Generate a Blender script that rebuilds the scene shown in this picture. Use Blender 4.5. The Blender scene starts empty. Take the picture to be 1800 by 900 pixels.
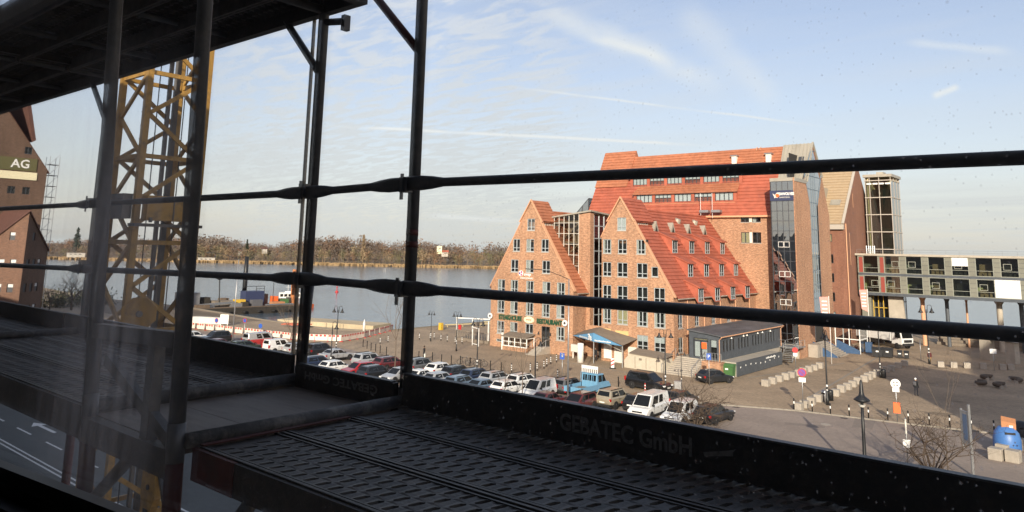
import bpy, bmesh, math, random
from mathutils import Vector, Matrix
from mathutils.geometry import delaunay_2d_cdt
R = math.radians
rnd = random.Random(7)
S = bpy.context.scene
COL = S.collection

# ---------------------------------------------------------------- camera
CZ = 14.3
PITCH, ROLL, YAW, FPX = R(9.2), R(1.3), R(40), 1300.0
fw = Vector((-math.sin(YAW)*math.cos(PITCH), math.cos(YAW)*math.cos(PITCH), math.sin(PITCH)))
rt = Vector((math.cos(YAW), math.sin(YAW), 0))
up = rt.cross(fw)
rt, up = rt*math.cos(ROLL)+up*math.sin(ROLL), -rt*math.sin(ROLL)+up*math.cos(ROLL)
CYP = 439-FPX*math.tan(PITCH)          # row of the optical axis in the cropped photograph
cd = bpy.data.cameras.new('camera')
cam = bpy.data.objects.new('camera', cd); COL.objects.link(cam)
m = Matrix((rt, up, -fw)).transposed().to_4x4(); m.translation = (0, 0, CZ)
cam.matrix_world = m
cd.sensor_width = 36; cd.lens = 36*FPX/1800
cd.shift_y = -(450-CYP)/1800
cd.clip_start = 0.02; cd.clip_end = 6000
S.camera = cam
def ray(x, y): return fw+rt*((x-900)/FPX)-up*((y-CYP)/FPX)
def gz(x, y, z=0.0):
    d = ray(x, y); return Vector((0, 0, CZ))+d*((z-CZ)/d.z)
def ony(x, y, Y):
    d = ray(x, y); return Vector((0, 0, CZ))+d*(Y/d.y)
def onx(x, y, X):
    d = ray(x, y); return Vector((0, 0, CZ))+d*(X/d.x)

# ---------------------------------------------------------------- sun, sky, exposure
SUN_EL = R(17.7); SUN_AZ = math.atan2(0.49, -0.87)      # from +Y towards +X
sd = Vector((math.sin(SUN_AZ)*math.cos(SUN_EL), math.cos(SUN_AZ)*math.cos(SUN_EL), math.sin(SUN_EL)))
sl = bpy.data.lights.new('sun', 'SUN'); sl.energy = 5.0; sl.angle = R(0.53); sl.color = (1.0, 0.86, 0.70)
so = bpy.data.objects.new('sun', sl); COL.objects.link(so)
so.rotation_euler = sd.to_track_quat('Z', 'Y').to_euler(); so.location = (40, -60, 60)

W = bpy.data.worlds.new('World'); S.world = W; W.use_nodes = True
nt = W.node_tree; nt.nodes.clear()
def N(t, **k):
    n = nt.nodes.new(t)
    for a, b in k.items():
        if a == 'inp':
            for i, v in b.items(): n.inputs[i].default_value = v
        else: setattr(n, a, b)
    return n
L = lambda a, b: nt.links.new(a, b)
out = N('ShaderNodeOutputWorld'); bg = N('ShaderNodeBackground', inp={'Strength': 0.125}); L(bg.outputs[0], out.inputs[0])
sky = N('ShaderNodeTexSky', sky_type='NISHITA', sun_disc=False, sun_elevation=SUN_EL, sun_rotation=SUN_AZ)
sky.air_density = 1.0; sky.dust_density = 1.2; sky.ozone_density = 2.2; sky.altitude = 10
tc = N('ShaderNodeTexCoord')
sp = N('ShaderNodeSeparateXYZ'); L(tc.outputs['Generated'], sp.inputs[0])
def M(op, a, b=None, clamp=False):
    n = N('ShaderNodeMath', operation=op, use_clamp=clamp)
    for i, v in enumerate((a, b)):
        if v is None: continue
        if isinstance(v, (int, float)): n.inputs[i].default_value = v
        else: L(v, n.inputs[i])
    return n.outputs[0]
def ramp(v, a, b, lo=0.0, hi=1.0):
    n = N('ShaderNodeMapRange', interpolation_type='SMOOTHSTEP'); L(v, n.inputs[0])
    for i, q in enumerate((a, b, lo, hi)): n.inputs[i+1].default_value = q
    return n.outputs[0]
zz = M('ADD', M('MAXIMUM', sp.outputs[2], 0.0), 0.09)
cx = M('DIVIDE', sp.outputs[0], zz); cy = M('DIVIDE', sp.outputs[1], zz)
cb = N('ShaderNodeCombineXYZ'); L(cx, cb.inputs[0]); L(cy, cb.inputs[1])
def cloud(rot, scale, nscale, detail, rough, dist=0.0):
    mp = N('ShaderNodeMapping'); mp.inputs['Rotation'].default_value = (0, 0, rot); mp.inputs['Scale'].default_value = scale
    L(cb.outputs[0], mp.inputs[0])
    n = N('ShaderNodeTexNoise'); L(mp.outputs[0], n.inputs['Vector'])
    n.inputs['Scale'].default_value = nscale; n.inputs['Detail'].default_value = detail
    n.inputs['Roughness'].default_value = rough; n.inputs['Distortion'].default_value = dist
    return n.outputs[0]
streak = ramp(cloud(R(-30), (0.55, 2.2, 1), 1.0, 8, 0.62, 0.5), 0.42, 0.74)
patch = ramp(cloud(R(20), (1, 1, 1), 0.42, 3, 0.5), 0.40, 0.66)
rip = ramp(cloud(R(-52), (1.0, 3.0, 1), 2.6, 5, 0.55, 0.8), 0.40, 0.72)
veil = ramp(cloud(R(-40), (0.5, 1.3, 1), 0.7, 5, 0.6, 0.3), 0.38, 0.75)
lowband = ramp(sp.outputs[2], 0.0, 0.30, 1.0, 0.0)
vc = N('ShaderNodeVectorMath', operation='DOT_PRODUCT', inp={1: ray(700, 150).normalized()}); L(tc.outputs['Generated'], vc.inputs[0])
field = ramp(vc.outputs['Value'], 0.955, 0.992)
rip2 = ramp(cloud(R(-35), (1.0, 2.6, 1), 5.5, 4, 0.55, 0.6), 0.40, 0.62)
c = M('ADD', M('MULTIPLY', M('MULTIPLY', streak, patch), 0.34), M('MULTIPLY', field, M('ADD', M('MULTIPLY', rip2, 0.50), 0.06)))
c = M('ADD', c, M('MULTIPLY', veil, 0.16))
c = M('ADD', M('ADD', c, M('MULTIPLY', lowband, 0.46)), 0.22)
c = M('MINIMUM', c, 0.92)
# condensation trails: thin bands along great circles
def trail(p, q, w, amt, soft=0.55):
    a, b = ray(*p).normalized(), ray(*q).normalized(); n = a.cross(b).normalized(); mid = (a+b).normalized(); t = n.cross(mid)
    vd = N('ShaderNodeVectorMath', operation='DOT_PRODUCT', inp={1: n}); L(tc.outputs['Generated'], vd.inputs[0])
    ve = N('ShaderNodeVectorMath', operation='DOT_PRODUCT', inp={1: t}); L(tc.outputs['Generated'], ve.inputs[0])
    vm = N('ShaderNodeVectorMath', operation='DOT_PRODUCT', inp={1: mid}); L(tc.outputs['Generated'], vm.inputs[0])
    nz = N('ShaderNodeTexNoise', inp={'Scale': 14.0, 'Detail': 5.0}); L(tc.outputs['Generated'], nz.inputs['Vector'])
    d = M('ABSOLUTE', M('ADD', vd.outputs['Value'], M('MULTIPLY', M('SUBTRACT', nz.outputs[0], 0.5), w*1.1)))
    band = ramp(d, 0.0, w, 1.0, 0.0)
    half = a.dot(t); half = abs(half)
    along = ramp(M('ABSOLUTE', ve.outputs['Value']), half*soft, half, 1.0, 0.0)
    front = M('GREATER_THAN', vm.outputs['Value'], 0.0)
    return M('MULTIPLY', M('MULTIPLY', M('MULTIPLY', band, along), front), M('MULTIPLY', ramp(nz.outputs[0], 0.2, 0.55), amt*1.4))
tr_ = None
for args in (((540, 219), (1290, 258), .0034, .8), ((880, 150), (1480, 226), .0026, .5), ((930, 10), (1290, 160), .024, .40),
             ((1020, 60), (1180, 110), .010, .25), ((1180, 0), (1380, 200), .03, .22), ((1635, 172), (1690, 150), .006, .6), ((740, 380), (930, 388), .006, .35),
             ((1580, 75), (1800, 92), .008, .28)):
    tr_ = trail(*args) if tr_ is None else M('ADD', tr_, trail(*args))
c = M('MINIMUM', c, 1.0)
mx = N('ShaderNodeMix', data_type='RGBA'); L(c, mx.inputs[0]); tn = N('ShaderNodeVectorMath', operation='MULTIPLY', inp={1: (1.30, 1.03, 1.0)}); L(sky.outputs[0], tn.inputs[0]); L(tn.outputs[0], mx.inputs[6]); cm_ = N('ShaderNodeMix', data_type='RGBA'); L(ramp(sp.outputs[2], 0.0, 0.34, 1.0, 0.0), cm_.inputs[0]); cm_.inputs[6].default_value = (4.5, 4.6, 5.0, 1); cm_.inputs[7].default_value = (4.15, 4.2, 4.2, 1); L(cm_.outputs[2], mx.inputs[7])
mt = N('ShaderNodeMix', data_type='RGBA'); L(M('MINIMUM', tr_, 0.95), mt.inputs[0]); L(mx.outputs[2], mt.inputs[6]); mt.inputs[7].default_value = (5.3, 5.3, 5.35, 1)
L(mt.outputs[2], bg.inputs[0])

S.view_settings.view_transform = 'Standard'; S.view_settings.look = 'None'
S.view_settings.exposure = 0.62; S.view_settings.gamma = 1.0; S.view_settings.use_curve_mapping = False
S.render.engine = 'CYCLES'
cy_ = S.cycles
cy_.use_denoising = True; cy_.max_bounces = 8; cy_.transparent_max_bounces = 24; cy_.diffuse_bounces = 4; cy_.glossy_bounces = 4
cy_.use_adaptive_sampling = True; cy_.adaptive_threshold = 0.01; cy_.sample_clamp_indirect = 6
cy_.caustics_reflective = False; cy_.caustics_refractive = False

# ---------------------------------------------------------------- materials
MT = {}
def mat(name, col, rough=0.7, metal=0.0, var=0.0, vscale=3.0, bump=0.0, bscale=40.0, spec=0.5, coat=0.0, stretch=None, var2=0.0, v2scale=0.3, dirt=None, dscale=2.0, damt=0.5):
    m = bpy.data.materials.new(name); m.use_nodes = True; t = m.node_tree; b = t.nodes['Principled BSDF']
    b.inputs['Base Color'].default_value = (*col, 1); b.inputs['Roughness'].default_value = rough
    b.inputs['Metallic'].default_value = metal; b.inputs['Specular IOR Level'].default_value = spec
    b.inputs['Coat Weight'].default_value = coat; b.inputs['Coat Roughness'].default_value = 0.06
    def nn(ty, **k):
        n = t.nodes.new(ty)
        for i, v in k.items(): n.inputs[i].default_value = v
        return n
    co = t.nodes.new('ShaderNodeTexCoord'); vec = co.outputs['Object']
    if stretch:
        mp = nn('ShaderNodeMapping', Scale=stretch); t.links.new(vec, mp.inputs[0]); vec = mp.outputs[0]
    cur = None
    def noise(sc, det=5.0, ro=0.6):
        n = nn('ShaderNodeTexNoise', Scale=sc, Detail=det, Roughness=ro); t.links.new(vec, n.inputs['Vector']); return n.outputs[0]
    def scaled(base, fac_out, amt):
        mr = nn('ShaderNodeMapRange'); t.links.new(fac_out, mr.inputs[0])
        mr.inputs[1].default_value = 0.25; mr.inputs[2].default_value = 0.75; mr.inputs[3].default_value = 1-amt; mr.inputs[4].default_value = 1+amt
        v = t.nodes.new('ShaderNodeVectorMath'); v.operation = 'SCALE'
        if base is None: v.inputs[0].default_value = col
        else: t.links.new(base, v.inputs[0])
        t.links.new(mr.outputs[0], v.inputs['Scale']); return v.outputs[0]
    if var: cur = scaled(cur, noise(vscale), var)
    if var2: cur = scaled(cur, noise(v2scale, 3.0), var2)
    if dirt:
        mr = nn('ShaderNodeMapRange'); t.links.new(noise(dscale, 8.0, 0.7), mr.inputs[0]); mr.inputs[1].default_value = 0.48; mr.inputs[2].default_value = 0.72; mr.inputs[4].default_value = damt
        x = t.nodes.new('ShaderNodeMix'); x.data_type = 'RGBA'; t.links.new(mr.outputs[0], x.inputs[0])
        if cur is None: x.inputs[6].default_value = (*col, 1)
        else: t.links.new(cur, x.inputs[6])
        x.inputs[7].default_value = (*dirt, 1); cur = x.outputs[2]
    if cur is not None: t.links.new(cur, b.inputs['Base Color'])
    if bump:
        bn = nn('ShaderNodeBump', Strength=bump, Distance=0.02); t.links.new(noise(bscale, 6.0), bn.inputs['Height']); t.links.new(bn.outputs[0], b.inputs['Normal'])
    MT[name] = m; return m

def brick_mat(name, axis, c1, c2, mortar, bw=0.25, bh=0.075, mot=0.22):
    m = bpy.data.materials.new(name); m.use_nodes = True; t = m.node_tree; b = t.nodes['Principled BSDF']; b.inputs['Roughness'].default_value = 0.85
    ge = t.nodes.new('ShaderNodeNewGeometry'); s = t.nodes.new('ShaderNodeSeparateXYZ'); t.links.new(ge.outputs['Position'], s.inputs[0])
    cbn = t.nodes.new('ShaderNodeCombineXYZ'); t.links.new(s.outputs[axis], cbn.inputs[0]); t.links.new(s.outputs[2], cbn.inputs[1])
    br = t.nodes.new('ShaderNodeTexBrick'); t.links.new(cbn.outputs[0], br.inputs['Vector'])
    br.inputs['Scale'].default_value = 1.0; br.inputs['Brick Width'].default_value = bw; br.inputs['Row Height'].default_value = bh
    br.inputs['Mortar Size'].default_value = 0.008; br.inputs['Color1'].default_value = (*c1, 1); br.inputs['Color2'].default_value = (*c2, 1); br.inputs['Mortar'].default_value = (*mortar, 1)
    def nz(sc, st, det=4.0):
        mp = t.nodes.new('ShaderNodeMapping'); mp.inputs['Scale'].default_value = st; t.links.new(cbn.outputs[0], mp.inputs[0])
        n = t.nodes.new('ShaderNodeTexNoise'); n.inputs['Scale'].default_value = sc; n.inputs['Detail'].default_value = det; t.links.new(mp.outputs[0], n.inputs['Vector'])
        return n.outputs[0]
    cur = br.outputs[0]
    for sc, st, amt, lo, hi in ((2.2, (1, 2.6, 1), mot, .3, .7), (0.18, (1, 1, 1), 0.12, .3, .7), (5.5, (1, 2.6, 1), mot*.9, .3, .7), (0.5, (3.0, .25, 1), 0.10, .3, .7)):
        mr = t.nodes.new('ShaderNodeMapRange'); t.links.new(nz(sc, st), mr.inputs[0])
        mr.inputs[1].default_value = lo; mr.inputs[2].default_value = hi; mr.inputs[3].default_value = 1-amt; mr.inputs[4].default_value = 1+amt
        v = t.nodes.new('ShaderNodeVectorMath'); v.operation = 'SCALE'; t.links.new(cur, v.inputs[0]); t.links.new(mr.outputs[0], v.inputs['Scale']); cur = v.outputs[0]
    t.links.new(cur, b.inputs['Base Color'])
    bn = t.nodes.new('ShaderNodeBump'); bn.inputs['Strength'].default_value = 0.4; bn.inputs['Distance'].default_value = 0.01; t.links.new(br.outputs['Fac'], bn.inputs['Height']); bn.invert = True
    t.links.new(bn.outputs[0], b.inputs['Normal'])
    MT[name] = m; return m

def glass_mat(name, tint, refl=1.0, rough=0.02, base=0.0):
    m = bpy.data.materials.new(name); m.use_nodes = True; t = m.node_tree; t.nodes.remove(t.nodes['Principled BSDF']); o = t.nodes['Material Output']
    tr = t.nodes.new('ShaderNodeBsdfTransparent'); tr.inputs[0].default_value = (*tint, 1)
    gl = t.nodes.new('ShaderNodeBsdfGlossy'); gl.inputs['Roughness'].default_value = rough
    fr = t.nodes.new('ShaderNodeFresnel'); fr.inputs[0].default_value = 1.5
    mr = t.nodes.new('ShaderNodeMath'); mr.operation = 'MULTIPLY_ADD'; mr.use_clamp = True; mr.inputs[1].default_value = refl; mr.inputs[2].default_value = base
    t.links.new(fr.outputs[0], mr.inputs[0])
    mx = t.nodes.new('ShaderNodeMixShader'); t.links.new(mr.outputs[0], mx.inputs[0]); t.links.new(tr.outputs[0], mx.inputs[1]); t.links.new(gl.outputs[0], mx.inputs[2]); t.links.new(mx.outputs[0], o.inputs[0])
    MT[name] = m; return m

brick_mat('brick_front', 0, (.43, .222, .122), (.29, .133, .070), (.45, .35, .25), mot=.30)
brick_mat('brick_side', 1, (.44, .216, .116), (.30, .128, .068), (.45, .34, .24), mot=.30)
brick_mat('brick_dark_front', 0, (.25, .10, .058), (.18, .07, .043), (.24, .16, .12), mot=.14)
brick_mat('brick_dark_side', 1, (.25, .10, .058), (.18, .07, .043), (.24, .16, .12), mot=.14)
mat('tile_red', (.37, .102, .060), .72, var=.22, vscale=1.2, var2=.16, v2scale=.22, bump=.3, bscale=8)
mat('tile_orange', (.385, .145, .075), .75, var=.24, vscale=1.5, var2=.14, v2scale=.25, bump=.3, bscale=8)
mat('tile_cream', (.40, .30, .19), .75, var=.12, vscale=1.5)
mat('tile_brown', (.10, .045, .035), .8, var=.2, vscale=1)
mat('zinc', (.40, .37, .31), .5, .3, var=.15, vscale=1.0, stretch=(1, .2, .2))
mat('trim_pink', (.62, .34, .20), .7)
mat('white_paint', (.78, .77, .74), .5, var=.05)
mat('grey_frame', (.40, .44, .46), .45, .1)
mat('dark_frame', (.05, .055, .065), .45)
mat('sill_stone', (.42, .38, .33), .8)
mat('room_dark', (.030, .028, .026), .9)
mat('room_brown', (.30, .20, .12), .9, var=.4, vscale=.8)
mat('curtain', (.66, .64, .58), .9)
mat('curtain_yellow', (.60, .50, .28), .9)
mat('blind', (.72, .72, .70), .8)
glass_mat('pane', (.70, .76, .78), 1.6)
glass_mat('pane_blue', (.30, .40, .46), 2.2, base=.42)
glass_mat('pane_sky', (.34, .42, .48), 2.4, base=.30)
mat('car_glass', (.008, .009, .010), .06, spec=.45)
mat('anthracite', (.085, .098, .115), .45, .2, var=.18, vscale=1.5, bump=.0)
mat('roof_felt', (.085, .090, .10), .6, var=.5, vscale=.6, stretch=(1, .35, 1))
mat('concrete', (.36, .32, .27), .85, var=.15, vscale=4, var2=.1, v2scale=.7, bump=.3, bscale=30)
mat('concrete_wall', (.40, .36, .30), .85, var=.12, vscale=1.2, var2=.1, v2scale=.3, bump=.2, bscale=20)
mat('wood_grey', (.20, .165, .13), .8, var=.25, vscale=2, stretch=(.3, 4, 4))
mat('black_iron', (.012, .013, .015), .45, var=.2)
mat('white_reflector', (.80, .80, .78), .5)
mat('blue_paint', (.055, .14, .33), .5, var=.1)
mat('blue_canopy', (.12, .30, .50), .45, var=.1, vscale=1.0)
mat('grey_metal', (.35, .35, .36), .4, .6, var=.1)
mat('galv', (.42, .43, .44), .42, .8, var=.2, vscale=6)
mat('sign_green', (.012, .07, .035), .5)
mat('sign_cream', (.80, .74, .50), .5)
mat('navy', (.035, .045, .10), .5)
mat('wood_panel', (.62, .44, .20), .7, var=.1)
mat('red_paint', (.45, .03, .03), .45)
mat('orange_paint', (.75, .14, .03), .5)
mat('yellow_paint', (.62, .40, .05), .5, var=.1)
mat('green_bin', (.06, .15, .05), .5)
mat('tyre', (.012, .012, .013), .8)
mat('rim', (.40, .41, .42), .35, .8)
mat('headlight', (.75, .75, .75), .1)
mat('taillight', (.35, .01, .01), .2)
mat('plate', (.75, .75, .72), .5)
mat('bark', (.075, .052, .036), .9, var=.25, vscale=6)
mat('bark_pale', (.13, .10, .075), .9, var=.25, vscale=6)
mat('cloth_black', (.018, .018, .02), .9)
mat('cloth_grey', (.10, .10, .11), .9)
mat('cloth_red', (.16, .03, .025), .9)
mat('skin', (.50, .30, .22), .6)
mat('hair', (.04, .028, .02), .8)
mat('cream_box', (.50, .45, .36), .8, var=.1)
mat('steel_blue', (.15, .20, .25), .5)
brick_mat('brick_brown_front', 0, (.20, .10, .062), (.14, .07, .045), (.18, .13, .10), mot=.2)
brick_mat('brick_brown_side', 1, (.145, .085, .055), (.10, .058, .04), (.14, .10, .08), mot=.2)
mat('cardboard', (.45, .20, .09), .8, var=.1)

# ---------------------------------------------------------------- mesh helpers
class MB:
    def __init__(s): s.v = []; s.f = []; s.smooth = False
    def add(s, vs, fs):
        o = len(s.v); s.v += [tuple(p) for p in vs]; s.f += [tuple(i+o for i in f) for f in fs]; return s
    def box(s, x0, x1, y0, y1, z0, z1):
        if x0 > x1: x0, x1 = x1, x0
        if y0 > y1: y0, y1 = y1, y0
        if z0 > z1: z0, z1 = z1, z0
        return s.add([(x0,y0,z0),(x1,y0,z0),(x1,y1,z0),(x0,y1,z0),(x0,y0,z1),(x1,y0,z1),(x1,y1,z1),(x0,y1,z1)],
                     [(0,3,2,1),(4,5,6,7),(0,1,5,4),(1,2,6,5),(2,3,7,6),(3,0,4,7)])
    def bar(s, p, q, w, h=None, upv=(0, 0, 1)):
        p, q = Vector(p), Vector(q); h = h or w; d = (q-p).normalized(); u = Vector(upv)
        if abs(d.dot(u)) > .98: u = Vector((1, 0, 0))
        a = d.cross(u).normalized()*w/2; b = a.cross(d).normalized()*h/2
        vs = [p-a-b, p+a-b, p+a+b, p-a+b, q-a-b, q+a-b, q+a+b, q-a+b]
        return s.add(vs, [(0,3,2,1),(4,5,6,7),(0,1,5,4),(1,2,6,5),(2,3,7,6),(3,0,4,7)])
    def tube(s, pts, r, n=8, cap=True):
        pts = [Vector(p) for p in pts]; rs = r if isinstance(r, (list, tuple)) else [r]*len(pts)
        o = len(s.v); u = None
        for i, p in enumerate(pts):
            d = (pts[min(i+1, len(pts)-1)]-pts[max(i-1, 0)]).normalized()
            if u is None:
                u = Vector((0, 0, 1)) if abs(d.z) < .9 else Vector((1, 0, 0))
            a = d.cross(u)
            if a.length < 1e-4: a = d.cross(Vector((0, 1, 0)))
            a.normalize(); b = a.cross(d).normalized(); u = b
            for k in range(n):
                t = 2*math.pi*k/n; s.v.append(tuple(p+(a*math.cos(t)+b*math.sin(t))*rs[i]))
        for i in range(len(pts)-1):
            for k in range(n):
                s.f.append((o+i*n+k, o+(i+1)*n+k, o+(i+1)*n+(k+1) % n, o+i*n+(k+1) % n))
        if cap:
            s.f.append(tuple(o+k for k in range(n))); s.f.append(tuple(o+(len(pts)-1)*n+k for k in reversed(range(n))))
        return s
    def cyl(s, c, r, h, n=12, r2=None, axis='z'):
        c = Vector(c); ax = {'x': Vector((1,0,0)), 'y': Vector((0,1,0)), 'z': Vector((0,0,1))}[axis]
        return s.tube([c, c+ax*h], [r, r if r2 is None else r2], n)
    def lathe(s, prof, n=12, c=(0, 0, 0)):
        o = len(s.v)
        for r, z in prof:
            for k in range(n):
                t = 2*math.pi*k/n; s.v.append((c[0]+r*math.cos(t), c[1]+r*math.sin(t), c[2]+z))
        for i in range(len(prof)-1):
            for k in range(n): s.f.append((o+i*n+k, o+i*n+(k+1) % n, o+(i+1)*n+(k+1) % n, o+(i+1)*n+k))
        s.f.append(tuple(o+k for k in reversed(range(n)))); s.f.append(tuple(o+(len(prof)-1)*n+k for k in range(n)))
        return s
    def prism(s, poly, d):
        poly = [Vector(p) for p in poly]; d = Vector(d); n = len(poly)
        return s.add(poly+[p+d for p in poly], [tuple(reversed(range(n))), tuple(range(n, 2*n))]+[(i, (i+1) % n, n+(i+1) % n, n+i) for i in range(n)])
    def mesh(s, name, m=None, smooth=False):
        me = bpy.data.meshes.new(name); me.from_pydata(s.v, [], s.f); me.update()
        bm = bmesh.new(); bm.from_mesh(me); bmesh.ops.recalc_face_normals(bm, faces=bm.faces); bm.to_mesh(me); bm.free()
        if m: me.materials.append(MT[m] if isinstance(m, str) else m)
        if smooth:
            for p in me.polygons: p.use_smooth = True
        return me
def ob(name, me, parent=None, loc=None, rotz=0.0):
    o = bpy.data.objects.new(name, me); COL.objects.link(o)
    if parent: o.parent = parent
    if loc is not None: o.location = loc
    if rotz: o.rotation_euler = (0, 0, rotz)
    return o
def part(name, mb, m, parent=None, smooth=False, loc=None, label=None):
    o = ob(name, mb.mesh(name, m, smooth), parent, loc)
    if label: o['label'] = label
    return o
def tag(o, label, cat, group=None):
    o['label'] = label; o['category'] = cat
    if group: o['group'] = group
    return o
def thing(name, label, cat, loc=(0, 0, 0), rotz=0.0, group=None):
    o = bpy.data.objects.new(name, None); COL.objects.link(o); o.location = loc; o.rotation_euler = (0, 0, rotz); o.empty_display_size = .3
    return tag(o, label, cat, group)
def one(name, mb, m, label, cat, group=None, smooth=False, loc=None, rotz=0.0):
    return tag(ob(name, mb.mesh(name, m, smooth), None, loc, rotz), label, cat, group)
def struct(name, mb, m, kind='structure', parent=None):
    o = ob(name, mb.mesh(name, m), parent)
    if not parent: o['kind'] = kind
    return o
def dup(root, loc=None, rotz=None, label=None, group=None):
    r = root.copy(); COL.objects.link(r)
    if loc is not None: r.location = loc
    if rotz is not None: r.rotation_euler = (0, 0, rotz)
    if label: r['label'] = label
    if group: r['group'] = group
    for ch in root.children:
        cc = ch.copy(); COL.objects.link(cc); cc.parent = r
        for g in ch.children:
            d = g.copy(); COL.objects.link(d); d.parent = cc
    return r
def textmesh(s, size, depth=0.01, m='white_reflector', align='CENTER', bold=0.0):
    cu = bpy.data.curves.new('lettering', 'FONT'); cu.body = s; cu.size = size; cu.extrude = depth; cu.align_x = align; cu.align_y = 'CENTER'; cu.resolution_u = 3; cu.offset = bold
    o = bpy.data.objects.new('tmp', cu); COL.objects.link(o)
    dg = bpy.context.evaluated_depsgraph_get(); me = bpy.data.meshes.new_from_object(o.evaluated_get(dg)); bpy.data.objects.remove(o)
    me.name = 'lettering'; me.materials.clear(); me.materials.append(MT[m]); return me
def lettering(s, size, loc, facing, m, parent, depth=0.01, align='CENTER', bold=0.0, name='lettering'):
    o = ob(name, textmesh(s, size, depth, m, align, bold), parent)
    o.rotation_euler = {'-Y': (R(90), 0, 0), '+X': (R(90), 0, R(90))}[facing]; o.location = loc
    return o
# wall sheet with openings: 2D outline (u, z) and rect holes; placed by axis
def wall_mb(mb, outline, holes, axis, at, depth=0.16, inward=1):
    """axis 'x': wall runs along X at Y=at, inward=+Y*inward; axis 'y': wall runs along Y at X=at, inward=X*inward"""
    vs = [Vector(p) for p in outline]; es = [(i, (i+1) % len(vs)) for i in range(len(vs))]
    for (a, b, c0, d0) in holes:
        o = len(vs); vs += [Vector((a, c0)), Vector((b, c0)), Vector((b, d0)), Vector((a, d0))]; es += [(o, o+1), (o+1, o+2), (o+2, o+3), (o+3, o)]
    V, E, F, *_ = delaunay_2d_cdt(vs, es, [], 1, 1e-5)
    def inside(p):
        r = False; n = len(outline)
        for i in range(n):
            x1, y1 = outline[i]; x2, y2 = outline[(i+1) % n]
            if (y1 > p[1]) != (y2 > p[1]) and p[0] < (x2-x1)*(p[1]-y1)/(y2-y1)+x1: r = not r
        return r
    P = (lambda u, z, d=0.0: (u, at+inward*d, z)) if axis == 'x' else (lambda u, z, d=0.0: (at+inward*d, u, z))
    fs = []
    for f in F:
        cxx = sum(V[i][0] for i in f)/len(f); czz = sum(V[i][1] for i in f)/len(f)
        if not inside((cxx, czz)): continue
        if any(a < cxx < b and c0 < czz < d0 for (a, b, c0, d0) in holes): continue
        fs.append(tuple(f))
    mb.add([P(*v) for v in V], fs)
    for (a, b, c0, d0) in holes:
        q = [(a, c0), (b, c0), (b, d0), (a, d0)]
        mb.add([P(u, z) for u, z in q]+[P(u, z, depth) for u, z in q], [(i, (i+1) % 4, 4+(i+1) % 4, 4+i) for i in range(4)])
    return mb
# tile courses: stepped strips from bottom edge (p0->p1) to top edge (p3->p2)
def tiles(mb, p0, p1, p2, p3, course=0.42, lift=0.05):
    course, lift = course*1.4, lift*1.8
    p0, p1, p2, p3 = map(Vector, (p0, p1, p2, p3)); h = ((p3+p2)/2-(p0+p1)/2).length; n = max(1, round(h/course))
    nr = (p1-p0).cross(p3-p0).normalized()
    if nr.z < 0: nr = -nr
    for i in range(n):
        a, b = i/n, (i+1)/n
        l0, r0, l1, r1 = p0.lerp(p3, a), p1.lerp(p2, a), p0.lerp(p3, b), p1.lerp(p2, b)
        mb.add([l0, r0, l0+nr*lift, r0+nr*lift, r1+nr*.006, l1+nr*.006], [(0, 1, 3, 2), (2, 3, 4, 5)])
    mb.add([p0, p1, p2, p3], [(0, 1, 2, 3)])
    return mb
# ================================================================ SETTING
def ground_mat(name, c1, c2, mort, bw, bh, big=.12, rough=.85):
    m = bpy.data.materials.new(name); m.use_nodes = True; t = m.node_tree; b = t.nodes['Principled BSDF']; b.inputs['Roughness'].default_value = rough
    g = t.nodes.new('ShaderNodeNewGeometry'); cur = None
    if bw:
        br = t.nodes.new('ShaderNodeTexBrick'); t.links.new(g.outputs['Position'], br.inputs['Vector']); br.inputs['Scale'].default_value = 1
        br.inputs['Brick Width'].default_value = bw; br.inputs['Row Height'].default_value = bh; br.inputs['Mortar Size'].default_value = .015
        br.inputs['Color1'].default_value = (*c1, 1); br.inputs['Color2'].default_value = (*c2, 1); br.inputs['Mortar'].default_value = (*mort, 1); cur = br.outputs[0]
    else:
        r = t.nodes.new('ShaderNodeRGB'); r.outputs[0].default_value = (*c1, 1); cur = r.outputs[0]
    for sc, amt, st, det in ((.05, big, (1, 1, 1), 4), (.35, big*.9, (1, 1, 1), 6), (2.5, big, (1, 1, 1), 5), (.12, big*.9, (.25, 1.6, 1), 5), (14., big*.9, (1, 1, 1), 3)):
        mp = t.nodes.new('ShaderNodeMapping'); mp.inputs['Scale'].default_value = st; t.links.new(g.outputs['Position'], mp.inputs[0])
        n = t.nodes.new('ShaderNodeTexNoise'); n.inputs['Scale'].default_value = sc; n.inputs['Detail'].default_value = det; t.links.new(mp.outputs[0], n.inputs['Vector'])
        mr = t.nodes.new('ShaderNodeMapRange'); t.links.new(n.outputs[0], mr.inputs[0]); mr.inputs[1].default_value = .3; mr.inputs[2].default_value = .7; mr.inputs[3].default_value = 1-amt; mr.inputs[4].default_value = 1+amt
        v = t.nodes.new('ShaderNodeVectorMath'); v.operation = 'SCALE'; t.links.new(cur, v.inputs[0]); t.links.new(mr.outputs[0], v.inputs['Scale']); cur = v.outputs[0]
    t.links.new(cur, b.inputs['Base Color']); MT[name] = m
ground_mat('plaza_cobbles', (.40, .300, .200), (.315, .235, .155), (.21, .155, .10), .32, .22, .13)
ground_mat('asphalt_light', (.275, .222, .184), 0, 0, None, 0, .10)
ground_mat('asphalt_dark', (.060, .066, .066), 0, 0, None, 0, .12, .8)
ground_mat('soil', (.17, .125, .08), 0, 0, None, 0, .2)
ground_mat('sand', (.46, .37, .24), 0, 0, None, 0, .1)
mat('road_paint', (.62, .62, .60), .7, var=.15, vscale=5)
mat('kerb_stone', (.26, .235, .20), .85, var=.15, vscale=3)
mat('quay_stone', (.22, .19, .15), .85, var=.2, vscale=1)

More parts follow.
